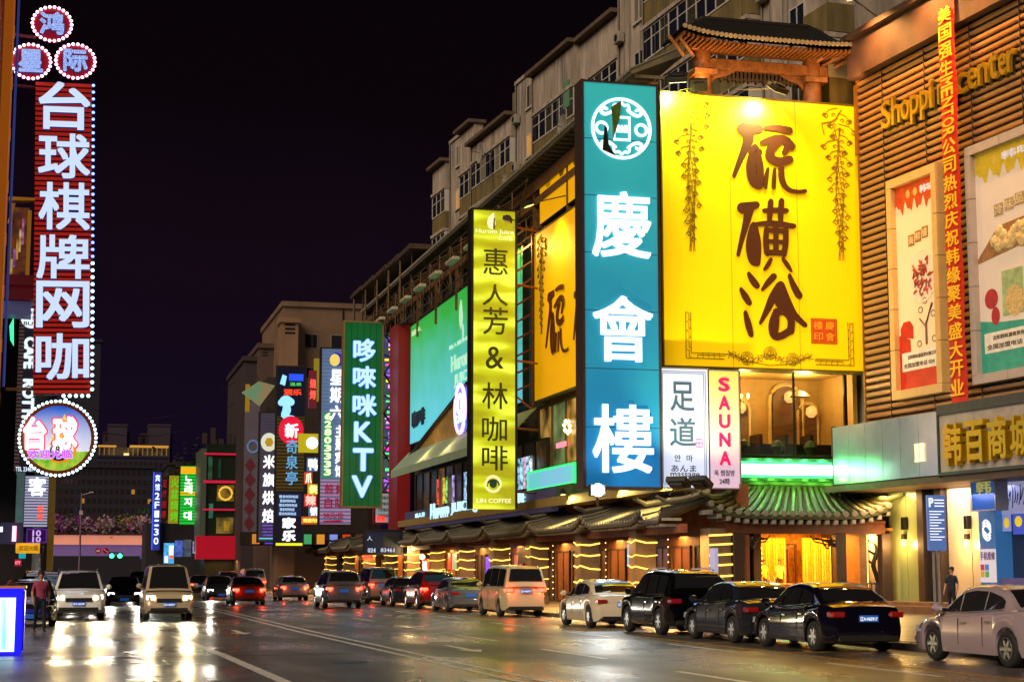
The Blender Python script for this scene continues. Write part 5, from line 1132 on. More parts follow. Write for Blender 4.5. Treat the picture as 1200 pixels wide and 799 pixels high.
# ------------------------------------------------------------------ yellow-green vertical sign
def green_yellow():
    Y = 84; F = PF(Y); u = lambda px, py=420: F.u(px, py); z = lambda py, px=578: F.z(px, py)
    t = thing('vertical_sign', 'glowing yellow green light box with grey coffee characters and ampersand', 'sign', (0, Y, 0))
    x0, x1, z0, z1 = u(554.5), u(603.5), z(596), z(247)
    m = bpy.data.materials.new('tube_lit_sheet'); m.use_nodes = True; n = m.node_tree.nodes; l = m.node_tree.links; b = n['Principled BSDF']
    tc = n.new('ShaderNodeTexCoord'); mp = n.new('ShaderNodeMapping'); mp.inputs['Scale'].default_value = (.3, 1, 1.1)
    nz = n.new('ShaderNodeTexNoise'); nz.inputs['Scale'].default_value = 1.0; nz.inputs['Detail'].default_value = 1.5
    l.new(tc.outputs['Object'], mp.inputs[0]); l.new(mp.outputs[0], nz.inputs[0])
    r = n.new('ShaderNodeValToRGB'); r.color_ramp.elements[0].position = .40; r.color_ramp.elements[0].color = srgb('989404')+(1,)
    r.color_ramp.elements[1].position = .62; r.color_ramp.elements[1].color = srgb('f0ff48')+(1,); q = r.color_ramp.elements.new(.5); q.color = srgb('b4bc08')+(1,)
    l.new(nz.outputs['Fac'], r.inputs[0]); l.new(r.outputs[0], b.inputs['Emission Color']); b.inputs['Emission Strength'].default_value = .56; b.inputs['Base Color'].default_value = (.2, .2, .02, 1)
    MB().box(x0, x1, 0, .8, z0, z1).build('light_box', m, t)
    MB().box(x0-.12, x0, -.05, .85, z0, z1+.1).box(x1, x1+.12, -.05, .85, z0, z1+.1).box(x0, x1, -.05, .85, z1, z1+.1).build('frame', DARK, t)
    K = pbr('4a4a1c', .6)
    for ch, a, c in (('惠', 290, 331), ('人', 331, 369), ('芳', 359, 400), ('&', 405, 433), ('林', 447, 479), ('咖', 488, 516), ('啡', 520, 551)):
        pass
    for ch, p0, p1, a, c in (('惠', 566, 595, 291, 322), ('人', 565, 595, 333, 358), ('芳', 566, 595, 360, 392), ('&', 569, 590, 406, 432), ('林', 565, 595, 448, 479), ('咖', 565, 594, 488, 517), ('啡', 565, 595, 522, 551)):
        glyph(ch, u(p0), z(c), u(p1), z(a), -.01, K, t, .006, .03)
    PK = emi('f4e8b0', 1.1); cx = u(578)
    brush([(cx, z(250), .02), (cx-.12, z(257), .2), (cx-.1, z(265), .22), (cx, z(268), .05)], -.03, PK, t, 'flame_logo')
    brush([(cx+.03, z(256), .03), (cx+.02, z(268), .05)], -.06, pbr('7a5a20', .5), t, 'flame_core')
    glyph('Hurom Juice', u(557), z(275), u(602), z(269), -.01, PK, t, .01, .02); glyph('CAFE', u(584), z(281), u(600), z(277), -.01, PK, t, .01, .02)
    MB().tube([(a, -.04, c) for a, c in ellipse(cx, z(567), u(586.5)-cx, u(586.5)-cx, 20)], .07, 4, True).build('emblem_ring', emi('ffe0a0', 1), t)
    MB().prism(ellipse(cx, z(567), .2, .2, 10), -.05, -.01).build('emblem_cup', pbr('2a5a40', .5), t); MB().tube([(cx+.32*math.cos(k*.3), -.04, z(569)+.3*math.sin(k*.3)) for k in range(12)], .05, 4).build('emblem_arch', pbr('2a5a40', .5), t)
    glyph('LIN COFFEE', u(559), z(589), u(599), z(584), -.01, PK, t, .01, .02)
    for py in (262, 330, 420, 500, 575): MB().bar((x1+.1, .5, z(py)), (x1+1.6, 1.5, z(py)), .06).build('strut', pbr('9a4a10', .5), t)
    floodlight((u(588), Y-1.2, z(262)), (u(578), Y-1, z(300)), 'unlit work lamp hooked over the yellow green coffee sign', (1, .6, .2), 5, 90, .1, (u(603), Y, z(257)), .3)
green_yellow()
# ------------------------------------------------------------------ vertical signs further down the right side
def vsign(Y, px0, px1, y0, y1, lab, mat, depth=.6, frame=DARK, name='vertical_sign', ft=.12):
    F = PF(Y); pm = (y0+y1)/2; a, b = F.u(px0, pm), F.u(px1, pm); pc = (px0+px1)/2; z0, z1 = F.z(pc, y1), F.z(pc, y0)
    t = thing(name, lab, 'sign', (0, Y, 0)); MB().box(a, b, 0, depth, z0, z1).build('light_box', mat, t)
    if frame: MB().box(a-ft, a, -.05, depth+.05, z0-ft, z1+ft).box(b, b+ft, -.05, depth+.05, z0-ft, z1+ft).box(a, b, -.05, depth+.05, z1, z1+ft).box(a, b, -.05, depth+.05, z0-ft, z0).build('frame', frame, t)
    def g(s, p0, p1, ya, yb, m, bold=.02, rot=0, y=-.02, dp=.12): return glyph(s, F.u(p0, pm), F.z(pc, yb), F.u(p1, pm), F.z(pc, ya), y, m, t, bold, dp, rot)
    def r(p0, p1, ya, yb, m, nm='panel', y=-.03, d=.03): return MB().box(F.u(p0, pm), F.u(p1, pm), y, y+d-.003, F.z(pc, yb), F.z(pc, ya)).build(nm, m, t)
    def slats(n, m, d=-.05):
        q = MB()
        for k in range(n): zz = z0+(z1-z0)*(k+.15)/n; q.box(a, b, d, -.002, zz, zz+(z1-z0)/n*.55)
        return q.build('slat_panel', m, t, kind='stuff')
    return F, t, g, r, slats
def far_signs():
    LB = emi('a8ccff', 1.25); WH = emi('ffffff', 1.3)
    # green KTV sign
    F, t, g, r, sl = vsign(128, 403, 447, 378, 593, 'green mesh sign with pale blue neon KTV letters and three characters', emi('0b5a2a', .75, True, .3, .5), .8, pbr('a8885a', .4, .5))
    for ch, a, b, c, d in (('哆', 413, 439, 397, 424), ('唻', 413, 440, 429, 455), ('咪', 413, 441, 462, 488), ('K', 415, 436, 494, 518), ('T', 414, 438, 525, 552), ('V', 413, 437, 557, 583)):
        g(ch, a, b, c, d, LB, .028)
        o = g(ch, a-.8, b+.8, c-.8, d+.8, emi('2f78d0', .8), .06); o.name = 'letter_glow_backing'; o.location.y += .07
    gr = MB()
    for k in range(1, 6): x = F.u(403+7.4*k); gr.box(x-.02, x+.02, -.015, -.002, F.z(425, 593), F.z(425, 378))
    gr.build('mesh_wire', pbr('0a3a1c', .6), t)
    # purple screen tower with truss braces behind it
    F, t, g, r, sl = vsign(133, 449, 465, 390, 580, 'tall lattice light tower with purple and green lit panels beside the red wall', emi('4a6a58', .55, True, .7, .9, c2='40307a'), .4, DARK)
    rr = random.Random(5)
    for k in range(30):
        y = 396+k*6.1; c = rr.choice(('b060ff', 'ffe040', '60ff90', 'ff40c0', '8050e0', 'e8a0ff')); x = rr.uniform(450, 457)
        r(x, x+rr.uniform(4, 8), y, y+rr.uniform(2, 4), emi(c, 1.2), 'lamp_strip')
    m = MB(); pts = [(449+(k % 2)*15, 392+k*23) for k in range(9)]
    for p, q in zip(pts, pts[1:]): m.bar((F.u(p[0]), -.2, F.z(457, p[1])), (F.u(q[0]), -.2, F.z(457, q[1])), .08)
    for k in range(8): m.bar((F.u(449), -.2, F.z(457, 392+k*24)), (F.u(465), -.2, F.z(457, 398+k*24)), .05)
    m.build('truss', BLACK, t)
    # dark red wall fin
    f = PF(124); t = thing('wall_fin', 'dark red fin wall between the lattice tower and the green billboard', 'wall', (0, 124, 0))
    MB().box(f.u(466), f.u(481), 0, 3.5, f.z(473, 640), f.z(473, 378)).build('wall', pbr('7a0f14', .5, 0, .2, .4, emit='7a0f14', es=.10), t)
    MB().box(f.u(466)-.1, f.u(481)+.1, -.1, 0, f.z(473, 380), f.z(473, 378)).build('cap', DARK, t)
    # white advert board below and navy board
    F, t, g, r, sl = vsign(131.5, 440, 464, 578, 612, 'white advert board with rows of small characters below the lattice tower', emi('9aa0a0', .6, True), .4, pbr('8a2030', .5), ft=.15)
    K = pbr('303030', .5)
    for k in range(4): g('公交站台广告', 443, 461, 581+k*7, 585+k*7, K, .01)
    g('招租', 441, 452, 604, 611, emi('ff3020', 1.3), .03)
    F, t, g, r, sl = vsign(120, 428, 470, 622, 648, 'navy board with phone number under the white advert board', pbr('141c38', .5, 0, .3, 1, emit='101a3c', es=.25), .3)
    g('024', 431, 440, 642, 647, emi('b8c8e0', .9), .01); g('83461', 446, 462, 642, 646.5, emi('b8c8e0', .7), .01); g('人', 430, 436, 628, 633, emi('b8c8e0', .7), .01); r(449, 468, 624, 640, pbr('2c3038', .6))
    # hotel sign, blue top and pink foot
    F, t, g, r, sl = vsign(137, 376, 412, 409, 614, 'ribbed hotel sign, pale blue above with green phone digits and pink foot', emi('6a86b4', .62, True, .25, .6), .6, DARK)
    r(376, 412, 562, 614, emi('b478a0', .75, True), 'pink_panel'); r(378.5, 389, 482, 560, emi('10902c', .9, True), 'green_panel')
    sl(48, pbr('56688a', .4, .2, .1, emit='6a86b4', es=.3))
    DKR = emi('8c1030', .8)
    for k, ch in enumerate('星期六'): g(ch, 386, 402, 433+k*21, 451+k*21, WH, .02, y=-.06)
    for k, ch in enumerate('主题宾馆'): g(ch, 393, 403, 498+k*15.5, 512+k*15.5, WH, .02, y=-.06)
    for k, ch in enumerate('62803333'): g(ch, 380, 388, 484+k*9.3, 492+k*9.3, emi('d0ffb0', 1.3), .04, y=-.06)
    MB().prism(ellipse(F.u(393), F.z(393, 421), .6, .55, 14), -.1, -.06).build('moon_logo', emi('28208a', 1.2), t); MB().prism(ellipse(F.u(391), F.z(393, 422), .42, .5, 14), -.13, -.105).build('moon_logo', emi('d8c060', 1), t)
    for s, a, b, c, d in (('煎', 381, 391, 567, 579), ('烤', 394, 403, 567, 579), ('自', 381, 390, 583, 595), ('助', 393, 402, 583, 595), ('38元/位', 380, 403, 600, 607)): g(s, a, b, c, d, DKR, .02, y=-.06)
    MB().prism([(F.u(380), F.z(390, 612)), (F.u(399), F.z(390, 612)), (F.u(404), F.z(390, 610.5)), (F.u(399), F.z(390, 609)), (F.u(380), F.z(390, 610))], -.1, -.06).build('arrow', DKR, t)
    # stack of small signs
    for i, (p0, p1, y0, y1, s, bc, tcx, lab) in enumerate((
        (362, 371, 434, 478, '烧烤', '5a1418', 'ff5040', 'small red lit sign with two characters beside the hotel sign'),
        (350, 374, 508, 530, '', 'a89a10', 'ffffff', 'yellow flag sign with round white duck logo'),
        (360, 373, 536, 552, '鸭', '3c5a80', 'f0f8ff', 'small blue sign with a white duck character'),
        (357, 366, 553, 567, '爪', 'c03c20', 'ffe8c0', 'small orange red sign above the yellow one in the stack'),
        (361, 373, 567, 579, '侠', 'b0a010', 'f8ff90', 'small yellow character sign in the stack'),
        (357, 371, 579, 593, '辣', 'c01818', 'ffb0a0', 'small red character sign under the yellow one'),
        (362, 374, 593, 605, '锅', '505878', 'ffffff', 'small white lettered sign near the foot of the stack'),
        (354, 376, 605, 614, '欢迎光临', 'a8500c', 'ffd060', 'orange strip sign at the foot of the stack'),
        (368, 376, 420, 470, '', '7a6a18', 'ffffff', 'dim yellow panel behind the small red sign'))):
        F, t, g, r, sl = vsign(141+i*.7, p0, p1, y0, y1, lab, emi(bc, .95, True), .3, None)
        if s and len(s) == 1: g(s, p0+1, p1-1, y0+1, y1-1, emi(tcx, 1.3), .04)
        elif s == '烧烤': g('烧', p0+1, p1-1, y0+10, y0+21, emi(tcx, 1.3), .04); g('烤', p0+1, p1-1, y0+23, y0+34, emi(tcx, 1.3), .04)
        elif s: g(s, p0+1, p1-1, y0+2, y1-2, emi(tcx, 1.3), .04)
        else: MB().prism(ellipse(F.u(p1-8), F.z(p1-8, 519), .5, .5, 14), -.08, -.02).build('round_logo', WH, t) if bc == 'a89a10' else None
    # black LED sign
    F, t, g, r, sl = vsign(150, 324, 356, 430, 640, 'black and gold sign with blue cartoon top and round red character', emi('0a0c1c', .8), .6, DARK)
    r(324, 356, 488, 575, emi('4a3a10', .7, True), 'gold_panel'); q = MB()
    for k in range(22): zz = F.z(340, 489+k*3.95); q.box(F.u(324), F.u(356), -.06, -.035, zz-.12, zz)
    q.build('rib_panel', pbr('1c1408', .5), t, kind='stuff')
    MB().prism(ellipse(F.u(341), F.z(340, 504), 1.1, 1.25, 20), -.12, -.07).build('round_badge', emi('c01030', 1.2, True), t); g('新', 333, 349, 496, 513, WH, .03, y=-.13)
    NB = emi('8fd0ff', 1.1)
    for k, ch in enumerate('奇泉亭'): g(ch, 335, 349, 515+k*18.5, 531+k*18.5, emi('5a9ac8', 1.0), .01, y=-.08)
    g('酒乐', 331, 352, 456, 463, emi('ff4020', 1.3), .03); g('温泉', 338, 352, 448, 452, emi('50c060', .9), .01)
    MB().prism([(F.u(327), F.z(340, 450)), (F.u(330), F.z(340, 439)), (F.u(335), F.z(340, 441)), (F.u(333), F.z(340, 452))], -.08, -.03).build('cup_logo', NB, t)
    r(337, 354, 438, 446, emi('2850ff', .9))
    m = MB(); brush([(F.u(329), F.z(340, 472), .3), (F.u(334), F.z(340, 469), .5), (F.u(340), F.z(340, 471), .35)], -.08, NB, t, m=m); brush([(F.u(335), F.z(340, 474), .3), (F.u(336), F.z(340, 482), .4), (F.u(331), F.z(340, 488), .25), (F.u(343), F.z(340, 489), .15)], -.08, NB, t, m=m); m.build('figure_logo', NB, t)
    r(326, 354, 578, 605, emi('101c34', .9)); 
    for k in range(5): g('营业时间电话', 328+k % 2, 350-(k*3) % 5, 580+k*5, 583.5+k*5, emi('a8c8f0', .9), .02, y=-.05)
    for k, ch in enumerate('家乐'): g(ch, 332, 348, 606+k*15, 619+k*15, WH, .05)
    r(325, 356, 636, 639, emi('d8d020', 1.2))
    MB().prism([(F.u(326), F.z(340, 508)), (F.u(324), F.z(340, 495)), (F.u(324), F.z(340, 520))], -.05, -.01)
    # rice flag bakery sign
    F, t, g, r, sl = vsign(157, 304, 324, 484, 634, 'grey ribbed bakery sign with round emblem and four white characters', emi('4a4458', .6, True, .2, .6), .6, DARK)
    sl(40, pbr('3a3440', .5, .2, .1, emit='5a5468', es=.2))
    for k, ch in enumerate('米旗烘焙'): g(ch, 308, 322, 533+k*21, 549+k*21, WH, .025, y=-.06)
    MB().prism(ellipse(F.u(315.5), F.z(315, 518), .75, .85, 20), -.1, -.06).build('round_emblem', emi('c8ccb8', .95), t); MB().prism(ellipse(F.u(315.5), F.z(315, 518), .4, .45, 6), -.14, -.11).build('emblem_star', emi('b08a20', .8), t)
    r(309, 322, 612, 628, emi('7a58d8', .8, False, .6, 4)); r(305, 323, 630, 633, emi('60c8e8', 1))
    F, t, g, r, sl = vsign(161, 286, 303, 470, 636, 'dim grey sign with a column of dark red diamond shapes', pbr('4a4048', .6, 0, .2, 1, emit='4a4048', es=.35), .6, None)
    for k in range(5):
        x, zz = F.u(294), F.z(294, 545+k*17); MB().prism([(x, zz+.7), (x+.5, zz), (x, zz-.7), (x-.5, zz)], -.05, -.01).build('diamond', pbr('4a101c', .6, emit='5a1020', es=.3), t)
    MB().tube([(x, -.05, z) for x, z in ellipse(F.u(297), F.z(297, 523), .5, .55, 16)], .1, 4, True).build('round_emblem', emi('506a90', .8), t)
    # big skewed lamp shade panel
    F = PF(158); t = thing('tilted_light_panel', 'tilted square light panel high on the dark wall left of the black sign', 'light panel', (0, 158, 0))
    q = [(283, 460), (303, 447), (322, 452), (304, 476)]
    P = [F.p(*a) for a in q]; MB().prism(P, -.3, 0).build('panel', emi('8a6a4a', .8, False, .5, 1, c2='4a8060'), t); MB().bar((P[1][0], 0, P[1][1]), (P[1][0], 2, P[1][1]+1), .06).build('arm', STEEL, t)
    MB().box(F.u(287), F.u(292), .1, .3, F.z(290, 482), F.z(290, 450)).build('lit_slot', emi('8a6a10', .8), t)
far_signs()

# ------------------------------------------------------------------ buildings behind them and at the far end of the street
def fbuilding(Y, px0, px1, ytop, lab, col, dep=12, wins=None, ybot=690, es=0, out=0):
    F = PF(Y); a, b = F.u(px0, 600), F.u(px1, 600); z1 = F.z((px0+px1)/2, ytop)
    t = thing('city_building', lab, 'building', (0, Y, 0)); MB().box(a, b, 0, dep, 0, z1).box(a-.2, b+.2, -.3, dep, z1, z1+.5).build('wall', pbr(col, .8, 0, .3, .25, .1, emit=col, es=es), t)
    if wins:
        nx, nz, zlo, lit = wins; rr = random.Random(int(px0)); w_ = (b-a)/nx; h = (z1-zlo)/nz
        fm = MB().box(.2*w_, .8*w_, -.03, .05, .25*h, .75*h).mesh('window', glass((.02, .018, .02))); lm = MB().box(.2*w_, .8*w_, -.03, .05, .25*h, .75*h).mesh('window', emi('c08830', .5))
        for i in range(nx):
            for j in range(nz): put('window', lm if rr.random() < lit else fm, t, (a+i*w_, 0, zlo+j*h))
    return F, t, a, b, z1
def far_city():
    F, t, a, b, z1 = fbuilding(170, 328, 446, 361, 'tan slab block rising behind the green KTV sign', '6a5240', 20, None, es=.08)
    for k in range(3):
        for q in range(2): f_ = MB().frame(a+2.2+k*2.6, a+3.5+k*2.6, z1-4.2-q*3.4, z1-2.7-q*3.4, .08, -.06, .02).build('window', ALU, t); MB().box(a+2.28+k*2.6, a+3.42+k*2.6, -.03, -.01, z1-4.12-q*3.4, z1-2.78-q*3.4).build('pane', glass((.02, .02, .03)), f_)
    MB().bar((a+6, -.1, 5), (a+6, -.1, z1), .09).build('downpipe', DARK, t)
    F, t, a, b, z1 = fbuilding(168, 326, 346, 378, 'narrow tan stair tower beside the slab block', '7a5c44', 3, (1, 3, 25, 0), es=.10)
    fbuilding(178, 300, 327, 408, 'dark brown block left of the stair tower', '4a3630', 20, (2, 3, 24, 0), es=.08)
    fbuilding(180, 283, 302, 423, 'dim narrow block at the end of the tan row', '2c2226', 20, es=.05)
    F = PF(145)
    w_ = thing('shop_block', 'dark upper wall carrying the stack of small signs', 'building', (0, 150, 0)); f2 = PF(150)
    MB().box(f2.u(330), f2.u(460), 12.5, 25, 4.5, f2.z(390, 425)).build('wall', pbr('2c221e', .8, 0, .4, emit='2c221e', es=.1), w_)
    MB().box(f2.u(300), f2.u(440), 10.5, 13, 4.2, 5.4).build('fascia', pbr('141010', .7), w_)
    for k in range(8):
        px = 312+k*16; MB().box(f2.u(px), f2.u(px+9), 10.0, 10.4, 4.3, 5.2).build('small_sign', emi(('c8802c', '6a4ae0', 'd8d8d8', 'e02828', '40a060', 'd89030', '8090e0', 'd04020')[k], .8), w_)
    # curved corner building with red bands
    Y = 188; F = PF(Y); t = thing('corner_building', 'rounded dark glass corner building with red bands and red base', 'building', (0, Y, 0))
    a, b = F.u(243), F.u(286); z = lambda y: F.z(262, y)
    MB().box(a, b, 0, 14, 0, z(520)).build('wall', pbr('141c14', .3, .1, .3, emit='10180e', es=.3), t)
    for y0, y1 in ((533, 531), (566, 563), (598, 596)): MB().box(a-.3, b, -.4, 0, z(y0), z(y1)).build('red_band', emi('c01838', .8), t)
    MB().box(a-1.0, b+.3, -1.6, 0, z(655), z(628)).build('red_base', emi('a80c24', .62, True), t)
    MB().box(a-.6, a-.0, -.3, 8, 4, z(526)).build('edge_column', pbr('3a4238', .5, emit='3a4238', es=.25), t)
    for p0, p1, y0, y1, c in ((256, 276, 568, 587, '8a6a20'), (256, 276, 606, 625, '7a6a30'), (257, 260, 537, 560, '103a30'), (247, 252, 590, 607, '2a6a5a'), (265, 271, 610, 622, 'e0a828'), (245, 250, 535, 562, '2c5a44')):
        q = MB().box(F.u(p0), F.u(p1), -.12, -.02, z(y1), z(y0)).build('window', emi(c, .8, False, .6, .8, c2='14100a'), t)
    MB().tube([(x, -.2, zz) for x, zz in ellipse(F.u(266), z(578), .7, .7, 12)], .12, 4, True).build('round_emblem', emi('d8b040', 1), t)
    q = MB()
    for k in range(9): q.box(F.u(238)+k*.9, F.u(238)+k*.9+.5, .5, 1, z(520), z(520)+1.2+.7*math.sin(k*2.1))
    q.build('roof_parapet', pbr('2a1c18', .8), t)
    # LED hangul sign
    F, t, g, r, sl = vsign(196, 211, 231, 546, 614, 'bright green and amber sign with stacked Korean letters', emi('10b030', 1.0, True), .5, DARK)
    r(211, 231, 547, 555, emi('e0a010', 1)); r(211, 231, 576, 580, emi('d8b810', 1)); q = MB()
    for k in range(16): zz = F.z(221, 556+k*3.6); q.box(F.u(211), F.u(231), -.07, -.04, zz-.08, zz)
    q.build('rib_panel', pbr('0c5a1c', .5), t, kind='stuff')
    for ch, ya in (('노', 557), ('래', 568), ('지', 583), ('대', 599)): g(ch, 216, 225, ya, ya+10, emi('ffffff', 1.3), .03, y=-.08)
    F, t, g, r, sl = vsign(198, 198, 210, 557, 613, 'olive sign with green lit characters next to the Korean sign', emi('8a8010', .8, True), .5, None)
    for k, ch in enumerate('火盆烧烤'): g(ch, 200, 209, 560+k*13, 571+k*13, emi('58c020', .9), .02)
    F, t, g, r, sl = vsign(204, 179, 188, 553, 644, 'thin blue edged vertical sign with tiny white letters', emi('202c78', 1, True), .4, None)
    for k, ch in enumerate('宾馆2F1:30'): g(ch, 181, 186.5, 556+k*10.5, 564+k*10.5, emi('d8e8ff', 1.3), .02)
    r(178.5, 179.6, 553, 644, emi('3050ff', 1.4)); 
    F, t, g, r, sl = vsign(202, 189, 196, 560, 612, 'dark sign with faint red characters', emi('14040a', .8), .4, None)
    for k, ch in enumerate('足疗按摩'): g(ch, 190, 195, 562+k*12, 571+k*12, emi('90101c', .9), .02)
    for i, (p0, p1, y0, y1, c, lab) in enumerate(((192, 204, 636, 660, '50b8ff', 'cluster of cyan white shop signs low at the far corner'), (205, 214, 633, 652, '5068c8', 'blue lit panel low at the far corner'), (215, 224, 632, 652, '505868', 'dim grey lit panel low at the far corner'), (226, 231, 634, 648, 'a8b0d0', 'narrow pale sign next to the red base'))):
        F, t, g, r, sl = vsign(199+i, p0, p1, y0, y1, lab, emi(c, .9, True, .6, 2), .3, None)
        if i == 0: r(198, 203, 639, 650, emi('f0f4ff', 1.4)); r(193, 197, 651, 659, emi('e0f0ff', 1.2)); r(199, 203, 650, 654, emi('ff6030', 1.2))
    f3 = PF(203); t = thing('shop_block', 'dark low block behind the far corner signs', 'building', (0, 204, 0)); MB().box(f3.u(176), f3.u(243), 1, 14, 0, f3.z(210, 612)).build('wall', pbr('181018', .8), t)
    # second footbridge ramp hedge is on the bridge; bridge
    Y = 222; F = PF(Y); t = thing('footbridge', 'pink lit concrete footbridge across the street lined with flower boxes', 'bridge', (0, Y, 0)); z = lambda y: F.z(150, y)
    a, b = F.u(52), F.u(236)
    MB().box(a, b, 0, 3.4, z(638), z(627)).build('girder', pbr('b07868', .6, 0, .12, .3, emit='d08068', es=.75), t)  # light on girder and soffit put in as pink and violet emission
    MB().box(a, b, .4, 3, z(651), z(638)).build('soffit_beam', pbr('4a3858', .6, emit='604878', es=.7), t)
    MB().box(F.u(228), F.u(236), .2, 3.2, 0, z(638)).box(F.u(54), F.u(60), .2, 3.2, 0, z(638)).build('pier', pbr('3a3038', .7), t)
    rl = MB()
    for k in range(60): x = a+(b-a)*k/60; rl.bar((x, .1, z(627)), (x, .1, z(617)), .04)
    rl.bar((a, .1, z(617)), (b, .1, z(617)), .06).build('railing', pbr('8a8090', .4, .5), t)
    rr = random.Random(8); cols = [('4a1c40', .2), ('7a2a68', .25), ('30381c', .1), ('5a2850', .2), ('8a6a70', .3), ('8a7040', .25)]
    ms = []
    for c, s in cols:
        m = MB(); q = random.Random(len(ms))
        for k in range(40):
            x, y, zz = q.gauss(0, .3), q.gauss(0, .2), q.gauss(0, .22); e1 = Vector((q.uniform(-1, 1), q.uniform(-1, 1), q.uniform(-1, 1))).normalized()*.13; e2 = e1.cross(Vector((q.uniform(-1, 1), .3, 1))).normalized()*.1; p = Vector((x, y, zz))
            m.add([p-e1, p+e2, p+e1, p-e2], [(0, 1, 2, 3)])
        ms.append(m.mesh('flower_clump', pbr(c, .7, 0, .4, 8, emit=c, es=s)))
    n = 95
    for k in range(n):
        x = a+(b-a)*(k+.5)/n
        o = put('flower_clump', rr.choice(ms), t, (x, -.25, z(616)+rr.uniform(-.3, .5)), (0, 0, rr.uniform(0, 6)), (rr.uniform(1.3, 2.1),)*3, )
    MB().box(a, b, -.45, -.02, z(626), z(619)).build('flower_trough', pbr('4a3040', .7), t)
    tl = thing('traffic_signal', 'pair of green traffic lights hung under the footbridge', 'traffic light', (0, Y-1.5, 0)); f4 = PF(Y-1.5)
    for px in (131, 140.5):
        x, zz = f4.p(px, 651); MB().box(x-.35, x+.35, 0, .3, zz-.4, zz+.4).build('housing', BLACK, tl); MB().lathe([(.3, 0), (.24, -.06), (.02, -.08)], (x, 0, zz), 12, 'y').build('signal_lamp', emi((.05, 1, .5), 3, True), tl)
    MB().bar((f4.u(128), .2, f4.z(135, 647)), (f4.u(144), .2, f4.z(135, 647)), .05).build('arm', STEEL, tl)
    for px, lab in ((115, 'round speed limit sign hung under the bridge'), (124, 'round no turning sign hung under the bridge')):
        x, zz = f4.p(px, 645); q = thing('road_sign', lab, 'road sign', (0, Y-1.4, 0)); MB().lathe([(.42, 0), (.42, -.04)], (x, 0, zz), 18, 'y').build('plate', emi('a02838', .6), q); MB().lathe([(.3, 0), (.3, -.02)], (x, -.05, zz), 18, 'y').build('plate_face', emi('301828', .5), q)
        if px == 115: glyph('60', x-.2, zz-.15, x+.2, zz+.15, -.08, emi('e0a0a8', .7), q, .02, .02)
        else: MB().bar((x-.25, -.09, zz+.2), (x+.25, -.09, zz-.2), .05).build('bar', emi('e06070', .8), q)
    x, zz = f4.p(165, 652); q = thing('direction_sign', 'small blue violet lit direction sign beyond the traffic light', 'road sign', (0, Y+2, 0)); MB().box(x, x+1.9, 0, .1, zz-.25, zz+.25).build('plate', emi('504080', .8), q); glyph('左转 车道', x+.2, zz-.15, x+1.8, zz+.15, -.01, emi('c8c0ff', .8), q, .02, .02)
    # street lamp in front of the dark
    f5 = PF(200); x = f5.u(95, 600); q = thing('street_lamp', 'slim dark street lamp with two short arms before the footbridge', 'street lamp', (x, 200, 0))
    MB().tube([(0, 0, 0), (0, 0, f5.z(95, 577))], [.14, .07], 8).build('pole', pbr('6a5a70', .5, .5), q); MB().bar((0, 0, f5.z(95, 580)), (1.0, 0, f5.z(95, 577)), .05).box(.8, 1.3, -.1, .1, f5.z(95, 577), f5.z(95, 577)+.12).box(-.2, .2, -.15, -.05, f5.z(95, 603), f5.z(95, 598)).build('arm', pbr('b0a0b0', .5), q)
    # distant dark hotel with golden roof band and two silhouettes
    F, t, a, b, z1 = fbuilding(420, 100, 196, 536, 'long dark building with a golden lit roof band beyond the footbridge', '14102a', 30, (16, 4, 12, .08), es=.12)
    z = lambda y: F.z(150, y)
    MB().box(F.u(102), F.u(137), -.5, 3, z(524), z(522)).box(F.u(153), F.u(198), -.5, 3, z(524), z(521.5)).build('gold_band', emi('c89038', .8), t)
    MB().box(F.u(102), F.u(198), .5, 3, z(536), z(524)).build('lit_storey', emi('58482c', .7, False, .7, .3, c2='16101c'), t)
    for k in range(34): 
        if k not in (13, 14, 15): MB().box(F.u(103+k*2.8), F.u(104.2+k*2.8), -.4, .4, z(533), z(525)).build('pilaster', emi('8a6a38', .55), t) if k % 2 else None
    MB().box(F.u(146), F.u(152), -.6, 0, z(533.5), z(531)).build('roof_sign', emi('f0d890', 1.1), t)
    fbuilding(470, 119, 149, 508, 'dim stepped tower left beyond the golden roof', '241a2a', 20, (5, 6, 22, .03), es=.10); fbuilding(468, 124, 146, 499, 'upper step of the left dim tower', '2c2030', 10, es=.10)
    fbuilding(474, 163, 200, 510, 'dim stepped tower right beyond the golden roof', '2a1e2e', 20, (6, 6, 22, .04), es=.10); fbuilding(471, 172, 197, 499, 'upper step of the right dim tower', '2c2030', 10, es=.10)
    fbuilding(300, 62, 112, 400, 'faint blue black tower behind the round neon sign', '0c0a20', 20, es=.10)
    fbuilding(260, 60, 178, 548, 'dark low block closing the street behind the footbridge', '0d0a18', 20, (18, 5, 10, .03), es=.2)
    fbuilding(290, 196, 245, 545, 'dark block behind the Korean signs', '120d16', 20, es=.12)
    # dark trees beyond the corner building
    for i, (px, py, Y, s) in enumerate(((236, 545, 240, 6), (250, 540, 236, 5), (262, 548, 232, 4.5), (228, 560, 246, 5))):
        f = PF(Y); x, zz = f.p(px, py); tr = thing('street_tree', 'dark leafy tree %s behind the rounded corner building' % ('left of centre', 'tallest', 'rightmost', 'leftmost')[i], 'tree', (x, Y, 0), 0, 'trees beyond the corner building')
        MB().tube([(0, 0, 0), (.2, 0, zz*.5), (0, 0, zz*.8)], [.35, .25, .12], 7).build('trunk', pbr('1c140e', .9), tr)
        m = MB(); q = random.Random(i)
